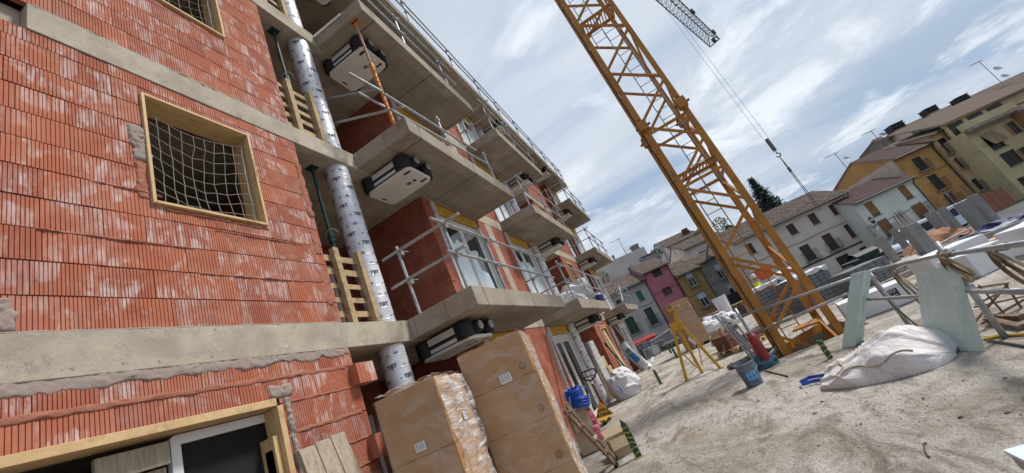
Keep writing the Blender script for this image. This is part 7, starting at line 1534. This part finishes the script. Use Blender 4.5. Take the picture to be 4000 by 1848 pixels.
mb = MB(); mb.path([G(*f7(*p))+V((0, 0, 0.015)) for p in ((775, 1078), (900, 1095), (1030, 1120))], 0.012, 6); tag(mb.build('cable', M['blackpaint']), 'black cable on the deck below the yellow hose', 'cable', 'cables round the guard rail')
# metal sheets at the bottom right
t = thing('sheet_stack', 'stack of pale grooved metal panels on a stand at the lower right corner', 'panel stack', (2.5, -1.1, 0))
zt_ = 0.34; A_ = G(3926, 1772, zt_); B_ = G(4000, 1752, zt_); ex = (B_-A_).normalized(); ey = V((ex.y, -ex.x, 0)); ey = ey if ey.x < 0 else -ey
for k in range(4):
    o = A_+ex*(k*0.145); mb = MB(); mb.hexa([o, o+ex*0.14, o+ex*0.14+ey*1.2, o+ey*1.2]+[p+V((0, 0, 0.018)) for p in (o, o+ex*0.14, o+ex*0.14+ey*1.2, o+ey*1.2)]); mb.build('panel', M['film'], t, bevel=0.003)
mb = MB(); o = A_+V((0, 0, -0.07))+ex*0.01+ey*0.01; mb.hexa([o, o+ex*0.55, o+ex*0.55+ey*1.15, o+ey*1.15]+[p+V((0, 0, 0.066)) for p in (o, o+ex*0.55, o+ex*0.55+ey*1.15, o+ey*1.15)]); mb.build('frame', M['galv'], t)
for (a, b_) in ((0.1, 0.1), (0.45, 0.1), (0.1, 1.05), (0.45, 1.05)): p = o+ex*a+ey*b_; mb = MB(); mb.tube((p.x, p.y, 0), (p.x, p.y, p.z), 0.02, 8); mb.build('leg', M['galv'], t)
# ---------------- grit and small debris on the deck
mb = MB(); q = random.Random(99)
def chip(x, y, s, zs_=0.6):
    a = q.uniform(0, 6.28); n_ = q.choice((4, 5)); base = [V((x+s*math.cos(a+2*math.pi*k/n_)*q.uniform(.6, 1.1), y+s*math.sin(a+2*math.pi*k/n_)*q.uniform(.6, 1.1), -0.003)) for k in range(n_)]; h_ = s*zs_*q.uniform(.5, 1.2)
    top_ = [V((x+(p.x-x)*0.6, y+(p.y-y)*0.6, h_)) for p in base]; mb.add(base+top_, [tuple(range(n_, 2*n_))]+[(k, (k+1) % n_, n_+(k+1) % n_, n_+k) for k in range(n_)])
for k in range(3000):
    r = q.random(); x = 2.2+r*r*13; y = q.uniform(-4.5, 2.6)
    if 9.9 < x < 12 and -2.8 < y < -0.9: continue
    if mnoise.noise(V((x*0.9, y*0.9, 4))) < q.uniform(-0.55, 0.2): continue
    chip(x, y, q.uniform(0.002, 0.009) if q.random() < 0.95 else q.uniform(0.012, 0.024))
tag(mb.build('gravel', gmat('grit', (0.30, 0.25, 0.20), (0.16, 0.13, 0.11), 30, 0.95, dirt=(0.5, 0.46, 0.42), dscale=20), fix=False), kind='stuff')
for i, (u, v, s, mt_, nm, ct_) in enumerate(((3212, 1569, 0.03, 'tiles', 'red brick chip left on the deck below the dusty sack', 'brick chip'), (3183, 1615, 0.035, 'blockgrey', 'flat dark grey chip on the deck below the dusty sack', 'stone chip'), (3753, 1631, 0.03, 'stake', 'small dark ring of wire on the bare deck', 'wire'), (3935, 1614, 0.025, 'stake', 'small black scrap on the deck near the right edge', 'scrap'), (3150, 1535, 0.02, 'tiles', 'tiny brick crumb by the blue strap of the dusty sack', 'brick chip'), (2963, 1567, 0.035, 'stake', 'dark chip on the deck right of the bucket', 'scrap'))):
    c = G(u, v); mb = MB(); chip(c.x, c.y, s, 0.35); tag(mb.build('debris_chip', M[mt_]), nm, ct_)
mb = MB(); mb.path([G(*p)+V((0, 0, 0.008)) for p in ((3622, 1734), (3610, 1738), (3612, 1752), (3618, 1770), (3627, 1785), (3634, 1790))], 0.006, 5); tag(mb.build('twig', M['stake']), 'curved dark twig of wire on the bare deck at the lower right', 'wire')
